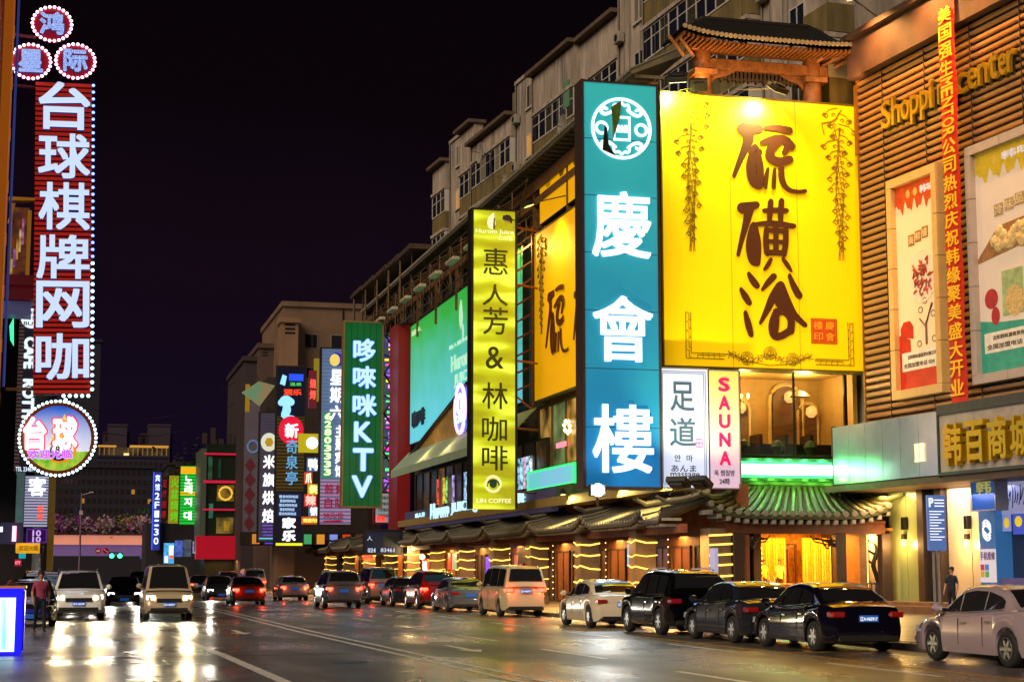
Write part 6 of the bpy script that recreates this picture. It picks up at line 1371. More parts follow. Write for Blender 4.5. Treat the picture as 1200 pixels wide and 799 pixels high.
        for k in range(900):
            d = Vector((q.gauss(0, 1), q.gauss(0, 1), q.gauss(0, .8))); p = Vector((0, 0, zz-2))+d*s*.38; e1 = Vector((q.uniform(-1, 1), q.uniform(-1, 1), q.uniform(-1, 1))).normalized()*.35; e2 = e1.cross(Vector((.3, q.uniform(-1, 1), 1))).normalized()*.25
            m.add([p-e1, p+e2, p+e1, p-e2], [(0, 1, 2, 3)])
        m.build('crown', pbr('1c2412', .8, 0, .5, 2), tr)
    # overhead wires
    for i, (p, q_) in enumerate((((112, 505), (300, 455)), ((112, 480), (285, 440)))):
        f = PF(190); a_, b_ = f.p(*p), f.p(*q_); pts = [(a_[0]+(b_[0]-a_[0])*k/16, 0, a_[1]+(b_[1]-a_[1])*k/16-2.5*math.sin(PI*k/16)) for k in range(17)]
        o = MB().tube(pts, .04, 3).build('overhead_wire', BLACK, None, (0, 190+i, 0)); tag(o, ('lower', 'upper')[i]+' thin black wire sagging across the street before the dark sky', 'wire')
far_city()
# ------------------------------------------------------------------ left side of the street
LF = Frame(-3.0, 80, 90)     # left facade, seen square on its local x grows away from the camera
def bulb_mesh(c, s, r=.06):
    return shared(('bulb', c, s, r), lambda: MB().lathe([(.01, -r), (r*.8, -r*.6), (r, 0), (.01, .02)], n=6, axis='y').mesh('light_bulb', emi(c, s)))
def left_signs():
    Y = 76; F = PF(Y); u = lambda px, py=300: F.u(px, py); z = lambda py, px=74: F.z(px, py)
    t = thing('vertical_sign', 'tall red ribbed sign with six thick white characters and blue bulb edge', 'sign', (0, Y, 0))
    x0, x1, z0, z1 = u(40), u(107), z(462), z(97)
    MB().box(x0, x1, 0, .5, z0, z1).build('back_board', pbr('4a0c14', .6, 0, .3, 1), t)
    q = MB(); n = 62
    for k in range(n): zz = z0+(z1-z0)*(k+.2)/n; q.prism([(x0, zz), (x1, zz), (x1, zz+.13), (x0, zz+.13)], -.08, 0)
    q.build('rib', pbr('a02820', .45, .1, .2, 1, emit='c02818', es=.45), t, kind='stuff')
    LM = emi('c8dcf8', .95); BK = pbr('16204a', .5, emit='1c3078', es=.5)
    for ch, a, b, c, d in (('台', 44, 105, 99, 154), ('球', 44, 105, 159, 211), ('棋', 45, 105, 216, 271), ('牌', 43, 105, 277, 328), ('网', 43, 105, 331, 385), ('咖', 43, 105, 392, 446)):
        glyph(ch, u(a), z(d), u(b), z(c), -.30, LM, t, .022, .12); o = glyph(ch, u(a)-.03, z(d)-.03, u(b)+.03, z(c)+.03, -.12, BK, t, .026, .2, name='letter_side')
    blue = bulb_mesh((.12, .22, 1), 5, .07); cyan = bulb_mesh((.45, .85, 1), 5, .08)
    for k in range(45): put('light_bulb', blue if k < 26 else cyan, t, (x1+.06, -.1, z1-.1-(z1-z0)*k/45))
    for k in range(5): put('light_bulb', cyan, t, (x1-.1-k*.26, -.1, z0-.08))
    for k in range(5): put('light_bulb', cyan, t, (u(78), -.1, z0-.25-k*.2))
    for py in (41, 100, 236, 455): MB().bar((u(8), .3, z(py)), (x0, .3, z(py+(2 if py < 200 else 0))), .07).build('bracket', pbr('a05868', .5, .3) if py < 200 else pbr('a87830', .5, .2), t)
    # three round signs on top
    for ch, px, py, lab in (('鸿', 69, 31, 'top'), ('星', 43, 74, 'lower left'), ('际', 95, 75, 'lower right')):
        d = thing('round_sign', '%s of three round red signs ringed with pink bulbs' % lab, 'sign', (0, Y-.25, 0), 0, 'round bulb signs')
        cx, cz = u(px, py), z(py, px); r = .84
        MB().prism(ellipse(cx, cz, r, r*.92, 28), 0, .25).build('disc', pbr('8a0c1c', .5, 0, .2, 2, emit='9a1020', es=.35), d)
        glyph(ch, cx-r*.62, cz-r*.6, cx+r*.62, cz+r*.6, -.14, emi('b8cff8', 1.15, False, .55, 26, c2='4058b0'), d, .035, .1); glyph(ch, cx-r*.66, cz-r*.64, cx+r*.66, cz+r*.64, -.04, BK, d, .05, .05, name='letter_side')
        pk = bulb_mesh((1, .55, .75), 4.5, .075)
        for k in range(26): a = 2*PI*k/26; put('light_bulb', pk, d, (cx+r*1.0*math.cos(a), -.06, cz+r*.92*math.sin(a)))
    # round billiard sign
    d = thing('round_sign', 'large round billiard sign with blue sky print and eight ball', 'sign', (0, Y-.4, 0)); cx, cz = u(61.5, 514), z(514, 61.5); r = 1.42
    MB().prism(ellipse(cx, cz, r, r, 40), 0, .35).build('disc', prints('f4f8ff', '1058c8', cz-.9, cz+1.3, .85), d)
    MB().tube([(x, 0, zz) for x, zz in ellipse(cx, cz, r+.05, r+.05, 40)], .09, 6, True).build('rim', pbr('8a4020', .4, .6, .2, emit='8a4020', es=.2), d)
    gr = [(cx+r*math.cos(a), cz+r*math.sin(a)) for a in [PI+.42+(PI-.84)*k/16 for k in range(17)]]; MB().sheet(gr, -.012).build('grass_print', emi('58b830', .8, False, .4, 3, c2='c8d848'), d)
    fm = MB(); fm.sheet([(cx-.35, cz-.3), (cx-.12, cz+.35), (cx-.25, cz+.75), (cx+.1, cz+.6), (cx+.28, cz+1.05), (cx+.42, cz+.5), (cx+.3, cz-.3)], -.02); fm.build('flame_print', emi('ff8a20', .95, False, .5, 2, c2='ffd040'), d)
    m = MB(); m.tube([(cx+.1+.62*math.cos(a), -.03, cz-.5+.5*math.sin(a)) for a in [k*.35-2.6 for k in range(11)]], .07, 5); m.build('swoosh_print', emi('e88a10', .9), d)
    MB().lathe([(.42, 0), (.38, -.06), (.2, -.11), (.01, -.12)], (cx+.06, -.02, cz-.62), 20, 'y').build('ball_print', emi('14142c', .6), d, smooth=True); MB().lathe([(.24, 0), (.01, -.02)], (cx+.0, -.15, cz-.5), 16, 'y').build('ball_spot', emi('ffffff', 1), d)
    glyph('8', cx-.09, cz-.66, cx+.09, cz-.34, -.18, BLACK, d, .03, .01)
    RO = emi('e02848', 1.0)
    for ch, a, b in (('台', 29, 56.5), ('球', 63, 92)):
        glyph(ch, u(a), z(528), u(b), z(489), -.08, emi('fff4f8', 1.15), d, .05, .05); glyph(ch, u(a)-.06, z(528)-.06, u(b)+.06, z(489)+.06, -.03, RO, d, .075, .03, name='letter_outline')
    glyph('欢迎光临', u(35), z(538), u(86), z(528), -.2, emi('c860f8', 1.1), d, .04, .03); glyph('欢迎光临', u(35)-.03, z(538)-.03, u(86)+.03, z(528)+.03, -.18, emi('f0e0ff', .8), d, .07, .01, name='letter_outline')
    for k in range(54): a = 2*PI*k/54; put('light_bulb', bulb_mesh((.6, .95, 1), 4.5, .07), d, (cx+(r+.17)*math.cos(a), -.02, cz+(r+.17)*math.sin(a)))
    lamp('POINT', (cx, Y-1.6, z(300)), 60, (.3, .45, 1), size=.05) if False else None
    # coffee shop sign with sideways letters
    Y2 = 82; F2 = PF(Y2); U = lambda px: F2.u(px, 450); Z = lambda py: F2.z(32, py)
    t2 = thing('vertical_sign', 'dark slatted coffee shop sign with sideways white letters behind the red sign', 'sign', (0, Y2, 0))
    MB().box(U(20), U(48), 0, .4, Z(552), Z(360)).build('back_board', pbr('1c1620', .6, 0, .2, emit='2a2230', es=.3), t2); q = MB()
    for k in range(44): zz = Z(552)+(Z(360)-Z(552))*(k+.2)/44; q.box(U(20), U(26), -.05, -.01, zz, zz+.09)
    q.build('rib', pbr('8a6a58', .5, 0, .2, emit='7a5a50', es=.25), t2, kind='stuff')
    LW = emi('dcecf8', 1.1); glyph('CAFE', U(26.5), Z(432), U(41), Z(395), -.03, LW, t2, .06, .06, rot=-90); glyph('ROTTI', U(26.5), Z(490), U(41), Z(444), -.03, LW, t2, .06, .06, rot=-90)
    cx, cz = U(34), Z(373); MB().lathe([(.47, 0), (.47, -.05)], (cx, -.02, cz), 24, 'y').build('logo_disc', LW, t2)
    for s, a, b in (('COFFEE', .16, .34), ('ROTTI', -.08, .10), ('BUN', -.34, -.16)): glyph(s, cx-.34, cz+a, cx+.34, cz+b, -.075, BLACK, t2, .02, .01)
    glyph('TEL 23487', U(22), Z(552), U(43), Z(547), -.03, LW, t2, .02, .02)
    # lower left group
    Y3 = 84; F3 = PF(Y3); U = lambda px: F3.u(px, 600); Z = lambda py: F3.z(40, py)
    t3 = thing('vertical_sign', 'white slatted guest sign with one big glowing character on the left', 'sign', (0, Y3, 0))
    MB().box(U(28), U(56), 0, .3, Z(617), Z(557)).build('back_board', emi('3c4462', .6, True), t3); q = MB()
    for k in range(18): zz = Z(617)+(Z(557)-Z(617))*(k+.1)/18; q.box(U(28.3), U(55.7), -.09, -.01, zz, zz+.075)
    q.build('slat', emi('b8b4cc', .7), t3, kind='stuff')
    glyph('客', U(32), Z(581), U(53), Z(559), -.12, emi('e8f8ff', 1.6), t3, .03, .05); glyph('房', U(44), Z(600), U(51), Z(592), -.1, emi('ff4a30', 1.3), t3, .03, .05); glyph('空', U(44), Z(609), U(51), Z(601), -.1, emi('ff4a30', 1.3), t3, .03, .05)
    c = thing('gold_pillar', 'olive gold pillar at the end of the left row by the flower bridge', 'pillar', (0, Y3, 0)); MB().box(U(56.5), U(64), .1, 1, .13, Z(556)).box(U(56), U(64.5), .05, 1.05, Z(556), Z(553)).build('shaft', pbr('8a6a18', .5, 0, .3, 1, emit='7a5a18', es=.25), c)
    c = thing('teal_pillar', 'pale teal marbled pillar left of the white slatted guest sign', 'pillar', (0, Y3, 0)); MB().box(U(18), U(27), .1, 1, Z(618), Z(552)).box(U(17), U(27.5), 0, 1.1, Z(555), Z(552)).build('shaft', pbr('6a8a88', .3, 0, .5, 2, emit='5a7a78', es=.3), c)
    for (p0, p1, y0, y1, c_, lab, s, tc) in ((31, 55, 619, 636, '2a0c40', 'dark purple numbered sign under the guest sign', '10', 'c8a0e8'), (0, 27, 612, 637, '28283c', 'dim grey board at the left edge with a small white lamp', '', ''), (22, 30, 644, 654, '18a0b0', 'small turquoise sign hanging low on the left', '', ''), (17, 25, 655, 663, '901830', 'small red framed sign low on the left', 'KTV', 'ff90a0')):
        F4, t4, g, r, sl = vsign(Y3-1, p0, p1, y0, y1, lab, emi(c_, .8), .3, None)
        if s == '10': g('10', 38, 48, 621, 628, emi(tc, 1), .03); g('10', 38, 48, 628.5, 635, emi(tc, 1), .03); MB().frame(F4.u(31, 627), F4.u(55, 627), F4.z(43, 636), F4.z(43, 619), .05, -.05, -.01).build('edge', emi('5a2890', .8), t4)
        elif s: g(s, p0+1, p1-1, y0+2, y1-2, emi(tc, 1), .03)
        elif p0 == 0: r(0, 3, 617, 623, emi('e8f8ff', 1.6))
    lt = thing('tube_sign', 'yellow cylinder light hanging under the purple numbered sign', 'sign', (0, Y3-1.3, 0)); F4 = PF(Y3-1.3)
    zc = F4.z(40, 642); MB().lathe([(.22, F4.u(24)), (.24, F4.u(25)), (.24, F4.u(53)), (.2, F4.u(54))], (0, 0, zc), 14, 'x').build('tube', emi('e8a818', 1.0, True, .3, 3), lt); MB().lathe([(.26, F4.u(52)), (.26, F4.u(55.5)), (.1, F4.u(56))], (0, 0, zc), 14, 'x').build('end_cap', pbr('3a2010', .4, .4), lt)
    glyph('欢迎光临', F4.u(28), zc-.12, F4.u(50), zc+.12, -.25, pbr('a84810', .5), lt, .02, .01)
    pk = thing('neon_tube', 'short pink neon tube left of the purple numbered sign', 'neon light', (0, Y3-1.5, 0)); f5 = PF(Y3-1.5); MB().bar((f5.u(21.5), 0, f5.z(21, 634)), (f5.u(21.5), 0, f5.z(21, 616)), .09).build('tube', emi((1, .3, .45), 3), pk)
    # facade strip at the very edge, light on its pilasters and pipe put in as coloured emission
    b = thing('left_building', 'edge of an orange lit facade along the left side of the street', 'building', (0, 0, 0))
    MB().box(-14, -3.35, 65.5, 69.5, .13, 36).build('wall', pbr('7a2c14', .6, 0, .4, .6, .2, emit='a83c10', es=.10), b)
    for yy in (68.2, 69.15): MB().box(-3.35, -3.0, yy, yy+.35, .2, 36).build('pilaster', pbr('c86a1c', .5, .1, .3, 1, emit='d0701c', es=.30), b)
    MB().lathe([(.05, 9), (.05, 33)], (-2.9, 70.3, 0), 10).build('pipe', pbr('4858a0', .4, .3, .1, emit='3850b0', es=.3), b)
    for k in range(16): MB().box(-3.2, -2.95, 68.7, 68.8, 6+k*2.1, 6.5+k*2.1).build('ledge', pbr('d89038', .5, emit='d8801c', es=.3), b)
    MB().box(-4.5, -1.9, 84.8, 160, 0, 14).build('wall', pbr('1c1620', .8, 0, .3), b); MB().box(-6.2, -3.7, 79, 84.6, 6, 22).build('wall', pbr('2a2028', .7, 0, .4, 1), b)
    # balcony box with gilt posts
    Y5 = 78.8; F5 = PF(Y5); U = lambda px: F5.u(px, 290); Z = lambda py: F5.z(25, py)
    bal = thing('balcony', 'gilt framed balcony with dark red slab behind the red ribbed sign', 'balcony', (0, Y5, 0))
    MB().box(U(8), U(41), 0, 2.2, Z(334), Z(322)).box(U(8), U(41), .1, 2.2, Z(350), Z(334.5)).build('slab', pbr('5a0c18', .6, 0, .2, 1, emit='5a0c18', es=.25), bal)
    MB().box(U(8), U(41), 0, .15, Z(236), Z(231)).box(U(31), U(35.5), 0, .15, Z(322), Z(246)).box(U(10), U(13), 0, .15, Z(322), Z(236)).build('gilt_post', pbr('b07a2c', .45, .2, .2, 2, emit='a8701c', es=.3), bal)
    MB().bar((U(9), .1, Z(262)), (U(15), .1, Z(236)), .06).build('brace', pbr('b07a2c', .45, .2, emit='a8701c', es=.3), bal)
    MB().box(U(10), U(32), 1.0, 1.1, Z(322), Z(238)).build('back_panel', emi('2a1420', .8, False, .8, 2, c2='6a3a18'), bal)
    for k, c_ in enumerate(('e0b060', '9060c0', 'd09040', 'e8c880', 'c070a0')): MB().box(U(12+k*3), U(14.5+k*3), .9, .98, Z(318-k*9), Z(300-k*12)).build('lit_item', emi(c_, .7, False, .7, 4), bal)
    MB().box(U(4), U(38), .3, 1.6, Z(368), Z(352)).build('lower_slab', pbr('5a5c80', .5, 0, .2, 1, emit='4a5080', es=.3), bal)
    gp = thing('green_sign', 'slim green neon wedge beside the coffee shop sign', 'sign', (0, 80.5, 0)); f6 = PF(80.5)
    MB().prism([f6.p(11, 382), f6.p(16, 372), f6.p(16, 405), f6.p(12, 398)], 0, .2).build('light_box', emi((.05, .9, .35), 1.3), gp)
left_signs()
def tilt(cx, cz, deg):
    M = Matrix.Translation((cx, 0, cz)) @ Matrix.Rotation(R(deg), 4, 'Y') @ Matrix.Translation((-cx, 0, -cz))
    for o in list(COL.objects):
        if o.parent is None and o.get('category') == 'sign' and o.name.startswith(('round_sign',)) or (o.get('label') or '').startswith('tall red ribbed sign'):
            bpy.context.view_layer.update(); o.matrix_world = M @ Matrix.Translation(o.location)
q_ = PF(76).p(74, 300); tilt(q_[0], q_[1], -1.6)
def booth():
    t = thing('light_box_stand', 'blue framed kiosk with glowing white and cyan panels at the lower left edge', 'kiosk', (0, 37.2, 0)); F = PF(37.2); u = lambda px: F.u(px, 730); z = lambda py: F.z(10, py)
    x1 = u(26.5); x0 = x1-1.5
    BL = emi('1414f0', 1.6, True)
    MB().box(x0, x1, 0, .6, .02, z(689)).build('cabinet', BL, t, bevel=.03)
    MB().box(x0-.03, x1+.05, -.05, .65, z(689)+.0, z(687.5)+.02).build('top_trim', pbr('c87840', .4, .3, .2, emit='c87840', es=.3), t)
    p = MB().box(x0+.1, u(16), -.02, -.003, z(761), z(702)).build('lit_panel', emi('d8fbff', 1.5, True, .5, 1.6, (5, 1, .3), c2='58b8d8'), t)
    MB().frame(x0+.05, u(17.5), z(763), z(700), .03, -.035, -.004).build('panel_edge', emi('e8ffff', 1.8), t)
    MB().box(x0+.25, x0+.45, -.03, -.021, z(761), z(702)).build('dark_stripe', emi('1830b0', .7), t)
    MB().box(x1, x1+.03, .05, .6, .1, z(692)).build('side_panel', emi('0808a0', .8), t)
booth()

# ------------------------------------------------------------------ vehicles (x forward, y left, z up)
TYRE = pbr((.012, .012, .012), .8, 0, 0); RIM = pbr('b8bcc0', .25, .9, 0); GLS = glass((.012, .013, .016), .02); CHR = pbr((.7, .7, .72), .12, 1, 0); PLASTIC = pbr((.015, .015, .016), .5, 0, 0)
def interp(P, x):
    if x <= P[0][0]: return P[0][1]
    for (a, b), (c, d) in zip(P, P[1:]):
        if x <= c:
            f = (x-a)/(c-a) if c > a else 0; f = f*f*(3-2*f)*.35+f*.65; return b+(d-b)*f
    return P[-1][1]
SPEC = {
 'sedan': dict(L=4.65, W=1.80, ax=(-1.38, 1.36), wr=.33, zb=.20, belt=[(-2.32, .72), (-2.27, .95), (-1.9, 1.02), (-1.4, 1.03), (0, .95), (1.0, .93), (1.6, .83), (2.1, .70), (2.28, .56), (2.33, .48)],
    roof=[(-1.78, 1.02), (-1.1, 1.37), (-.6, 1.455), (-.1, 1.465), (.35, 1.41), (1.12, .92)], glass=(-1.65, -.98, .30, 1.05), sides=[(-1.28, -.62), (-.56, .28), (.34, .98)]),
 'suv': dict(L=4.65, W=1.86, ax=(-1.38, 1.38), wr=.37, zb=.26, belt=[(-2.3, .75), (-2.28, 1.05), (-2.2, 1.12), (0, 1.06), (1.05, 1.07), (1.7, 1.03), (2.15, .92), (2.28, .75), (2.33, .55)],
    roof=[(-2.26, 1.1), (-2.1, 1.55), (-1.8, 1.71), (-.5, 1.76), (.3, 1.70), (1.18, 1.07)], glass=(-2.2, -1.92, .32, 1.12), sides=[(-1.85, -1.15), (-1.08, -.25), (-.18, .9)]),
 'van': dict(L=4.9, W=1.75, ax=(-1.4, 1.5), wr=.33, zb=.25, belt=[(-2.44, .7), (-2.42, 1.15), (-1, 1.15), (1.3, 1.12), (2.0, 1.0), (2.35, .85), (2.44, .6)],
    roof=[(-2.42, 1.14), (-2.3, 1.8), (-2.0, 1.93), (0, 1.97), (1.0, 1.92), (1.95, 1.05)], glass=(-2.38, -2.24, 1.05, 1.85), sides=[(-2.1, -1.1), (-1.02, .15), (.22, 1.3)])}
def car(kind, label, loc, deg, paint, lights='off', group=None, cat='car', name=None, plate='辽A·H65917', front_glow=None, detail=True, pc='2060c0'):
    S = SPEC[kind]; L, W, zb = S['L'], S['W'], S['zb']; t = thing(name or {'sedan': 'parked_car', 'suv': 'parked_suv', 'van': 'parked_van'}[kind], label, cat, loc, deg, group)
    hw = W/2; wr = S['wr']; ar = wr+.07
    xs = sorted(set([-L/2+L*k/30 for k in range(31)]+[a+ar*math.cos(PI*k/10) for a in S['ax'] for k in range(11)]))
    V = []; NR = 13
    for x in xs:
        e = abs(x)/(L/2); wx = hw*(1-.16*max(0, e-.72)**1.4/.28**1.4) ; zt = interp(S['belt'], x); z0 = zb+.12*max(0, e-.9)/.1
        arch = 0
        for a in S['ax']:
            if abs(x-a) < ar: arch = max(arch, wr+math.sqrt(max(0, ar*ar-(x-a)**2)))
        za = max(z0, arch); za = min(za, zt-.12)
        prof = [(.0, z0), (wx*.80, z0), (wx*.80, za), (wx*.97, za), (wx*1.0, za+.25*(zt-za)), (wx*1.0, za+.55*(zt-za)), (wx*.975, zt-.07), (wx*.90, zt-.008), (wx*.55, zt+.015), (0, zt+.025)]
        V += [(x, y, z) for y, z in prof]+[(x, -y, z) for y, z in prof[1:-1]][::-1]
    n = 18; nx = len(xs); m = MB()
    fs = [(i*n+k, i*n+(k+1) % n, (i+1)*n+(k+1) % n, (i+1)*n+k) for i in range(nx-1) for k in range(n)]+[tuple(range(n)), tuple((nx-1)*n+k for k in range(n))]
    m.add(V, fs); m.build('body', paint, t, smooth=True)
    # cabin
    R_ = S['roof']; x0, x1 = R_[0][0], R_[-1][0]; zr = max(z for _, z in R_); wb, wt = hw*.93, hw*.74
    def yw(x, z): b = interp(S['belt'], x); return wb+(wt-wb)*max(0, min(1, (z-b)/(zr-b+.001)))
    xc = [x0+(x1-x0)*k/22 for k in range(23)]; V = []
    for x in xc:
        z = interp(R_, x); b = min(interp(S['belt'], x)-.03, z-.001); h = z-b
        prof = [(yw(x, b)*.99, b), (yw(x, b+h*.5), b+h*.5), (yw(x, z)+.005, z-.05*min(1, h*3)), (yw(x, z)-.06, z), (yw(x, z)*.5, z+.018), (0, z+.022)]
        V += [(x, y, zz) for y, zz in prof]+[(x, -y, zz) for y, zz in prof[:-1]][::-1]
    n = 11; m = MB(); m.add(V, [(i*n+k, i*n+k+1, (i+1)*n+k+1, (i+1)*n+k) for i in range(22) for k in range(n-1)]); m.build('cabin', paint, t, smooth=True)
    def roofz(x): return interp(R_, x)
    g = S['glass']
    for nm, a, b in (('rear_window', g[0], g[1]), ('windscreen', g[3], g[2])):
        rows = []
        for k in range(6):
            x = a+(b-a)*k/5; z = roofz(x)+.012; yy = yw(x, z)-.10
            rows.append([(x+(-.012 if nm[0] == 'r' else .012), yy*q, z+.015*(1-q*q)) for q in (-1, -.5, 0, .5, 1)])
        m = MB(); m.add([p for r in rows for p in r], [(i*5+j, i*5+j+1, (i+1)*5+j+1, (i+1)*5+j) for i in range(5) for j in range(4)]); m.build(nm, GLS, t, smooth=True)
    for s in (1, -1):
        for i, (a, b) in enumerate(S['sides']):
            zb_ = lambda x: interp(S['belt'], x)+.03
            P = []
            for x in [a+(b-a)*k/6 for k in range(7)]: P.append((x, zb_(x)))
            for x in [b+(a-b)*k/6 for k in range(7)]: P.append((x, max(zb_(x)+.01, min(roofz(x)-.10, zr-.09))))
            m = MB(); m.add([(x, s*(yw(x, z)+.012), z) for x, z in P], [tuple(range(14)) if s < 0 else tuple(range(14))[::-1]]); m.build('side_window', GLS, t)
        MB().tube([(x, s*(yw(x, interp(S['belt'], x)+.02)+.016), interp(S['belt'], x)+.02) for x in [S['sides'][0][0]+(S['sides'][2][1]-S['sides'][0][0])*k/10 for k in range(11)]], .012, 4).build('window_trim', CHR, t)
        if detail:
            for x in (-.62, .32):
                x = S['sides'][1][0]-.03 if x < 0 else S['sides'][1][1]+.03
                z = interp(S['belt'], x); MB().box(x-.62 if False else x-.30, x-.12, s*hw-.01 if s > 0 else -hw-.022, s*hw+.022 if s > 0 else -hw+.01, z-.2, z-.165).build('door_handle', CHR if kind != 'van' else paint, t)
            for x in (S['sides'][1][0]-.03, S['sides'][1][1]+.03, S['sides'][2][1]+.05): MB().box(x-.006, x+.006, s*hw-.008 if s > 0 else -hw-.006, s*hw+.006 if s > 0 else -hw+.008, .36, interp(S['belt'], x)-.1).build('door_seam', PLASTIC, t)
            x = S['sides'][2][1]-.12; z = interp(S['belt'], x)+.1
            MB().lathe([(.02, -.11), (.09, -.07), (.1, .03), (.02, .1)], (x, s*(hw+.13), z), 10, 'y').build('mirror', paint, t, smooth=True); MB().bar((x, s*(hw-.1), z-.04), (x, s*(hw+.08), z-.03), .025).build('mirror_arm', PLASTIC, t)
    def wheel():
        a = MB().lathe([(wr*.62, -.03), (wr*.64, -.1), (wr*.93, -.105), (wr, -.06), (wr, .06), (wr*.93, .105), (wr*.64, .1), (wr*.62, .03)], n=22, axis='y').mesh('tyre', TYRE, True)
        r = MB().lathe([(wr*.67, -.09), (wr*.67, -.112), (wr*.61, -.112), (wr*.59, -.05), (wr*.59, .05), (wr*.61, .112), (wr*.66, .10), (wr*.66, .09)], n=22, axis='y', caps=False)
        for k in range(6):
            an = 2*PI*k/6; d = Vector((math.cos(an), 0, math.sin(an))); e = Vector((-math.sin(an), 0, math.cos(an)))
            for sd in (-1, 1):
                y = .095*sd; r.add([d*wr*.1-e*.04+Vector((0, y, 0)), d*wr*.1+e*.04+Vector((0, y, 0)), d*wr*.6+e*.025+Vector((0, y, 0)), d*wr*.6-e*.025+Vector((0, y, 0)), d*wr*.1-e*.04+Vector((0, y*.5, 0)), d*wr*.1+e*.04+Vector((0, y*.5, 0)), d*wr*.6+e*.025+Vector((0, y*.5, 0)), d*wr*.6-e*.025+Vector((0, y*.5, 0))], [(0, 1, 2, 3), (0, 3, 7, 4), (1, 5, 6, 2)])
        r.lathe([(wr*.14, -.1), (wr*.14, .1)], n=10, axis='y'); return a, r.mesh('rim', RIM)
    wa, wm = shared(('wheel', wr), wheel)
    for ax in S['ax']:
        for s in (1, -1):
            w_ = put('wheel', wa, t, (ax, s*(hw-.13), wr)); put('rim', wm, w_, (0, s*.012, 0))
    # lights
    on = lights in ('front', 'both'); rear = lights in ('rear', 'both')
    xf, xr = L/2, -L/2; zf = interp(S['belt'], xf-.28)-.11; zt_ = interp(S['belt'], xr+.05)-.12
    for s in (1, -1):
        y0, y1 = sorted((s*hw*.56, s*hw*.90)); y2, y3 = sorted((s*hw*.58, s*hw*.93))
        MB().add([(xf-.04, y0, zf-.09), (xf-.14, y1, zf-.06), (xf-.2, y1, zf+.07), (xf-.13, y0, zf+.06), (xf-.4, y0, zf-.09), (xf-.45, y1, zf-.06), (xf-.45, y1, zf+.07), (xf-.4, y0, zf+.06)] if s > 0 else [(xf-.14, y0, zf-.06), (xf-.04, y1, zf-.09), (xf-.13, y1, zf+.06), (xf-.2, y0, zf+.07), (xf-.45, y0, zf-.06), (xf-.4, y1, zf-.09), (xf-.4, y1, zf+.06), (xf-.45, y0, zf+.07)], [(0, 1, 2, 3), (4, 7, 6, 5), (0, 4, 5, 1), (1, 5, 6, 2), (2, 6, 7, 3), (3, 7, 4, 0)]).build('headlight', emi(front_glow or (1, .95, .85), 14, True) if on else pbr((.5, .52, .55), .08, .3, 0, coat=1), t)
        MB().box(xr-.012, xr+.3, y2, y3, zt_-.07, zt_+.06).build('tail_light', emi((1, .06, .03), 5) if rear else pbr((.28, .01, .012), .1, 0, 0, coat=1, emit='c01010', es=.05), t, bevel=.03)
        if rear: lamp('POINT', Vector(loc)+Matrix.Rotation(R(deg), 3, 'Z')@Vector((xr-.12, s*hw*.75, zt_)), 8, (1, .08, .03), size=.05)
        if on: lamp('SPOT', Vector(loc)+Matrix.Rotation(R(deg), 3, 'Z')@Vector((xf+.05, s*hw*.75, zf)), 520, front_glow or (1, .9, .75), target=Vector(loc)+Matrix.Rotation(R(deg), 3, 'Z')@Vector((xf+14, s*hw*.75, -.6)), size=.06, ang=62, blend=1)
    MB().box(xf-.09, xf+.012, -hw*.5, hw*.5, zf-.17, zf-.03).build('grille', PLASTIC, t, bevel=.02)
    for k in range(3): MB().box(xf+.013, xf+.02, -hw*.46, hw*.46, zf-.15+k*.04, zf-.138+k*.04).build('grille_bar', CHR, t)
    MB().box(xf-.10, xf+.01, -hw*.75, hw*.75, zb+.08, zb+.22).build('bumper_intake', PLASTIC, t, bevel=.02); MB().box(xr-.01, xr+.1, -hw*.78, hw*.78, zb+.04, zb+.17).build('bumper_trim', PLASTIC, t, bevel=.02)
    for x, s, zz in ((xf+.024, 1, zf-.24 if kind != 'sedan' else zf-.26), (xr-.016, -1, interp(S['belt'], xr+.04)-.16)):
        pl = MB().box(min(x, x+s*.01), max(x, x+s*.01), -.22, .22, zz-.07, zz+.07).build('number_plate', pbr(pc, .4, emit=pc, es=.25), t)
        if detail:
            q = gmesh(plate, .02, 1); me = q[0].copy(); me.materials.append(emi('ffffff', .8)); o = put('plate_text', me, pl)
            sc_ = .40/(q[2]-q[1]); o.matrix_local = Matrix.Translation((x+s*.012, 0, zz-.005)) @ Matrix.Rotation(s*PI/2, 4, 'Z') @ Matrix.Rotation(PI/2, 4, 'X') @ Matrix.Diagonal((sc_, .09/(q[4]-q[3]), .004, 1)) @ Matrix.Translation((-(q[1]+q[2])/2, -(q[3]+q[4])/2, 0))
    if kind == 'suv':
        for s in (1, -1): MB().tube([(-1.6, s*hw*.70, 1.76), (-1.4, s*hw*.70, 1.82), (.1, s*hw*.70, 1.80), (.3, s*hw*.70, 1.74)], .022, 5).build('roof_rail', CHR, t)
    return t
def paint(c, m=.35, r=.16): return pbr(c, r, m, 0, coat=1)
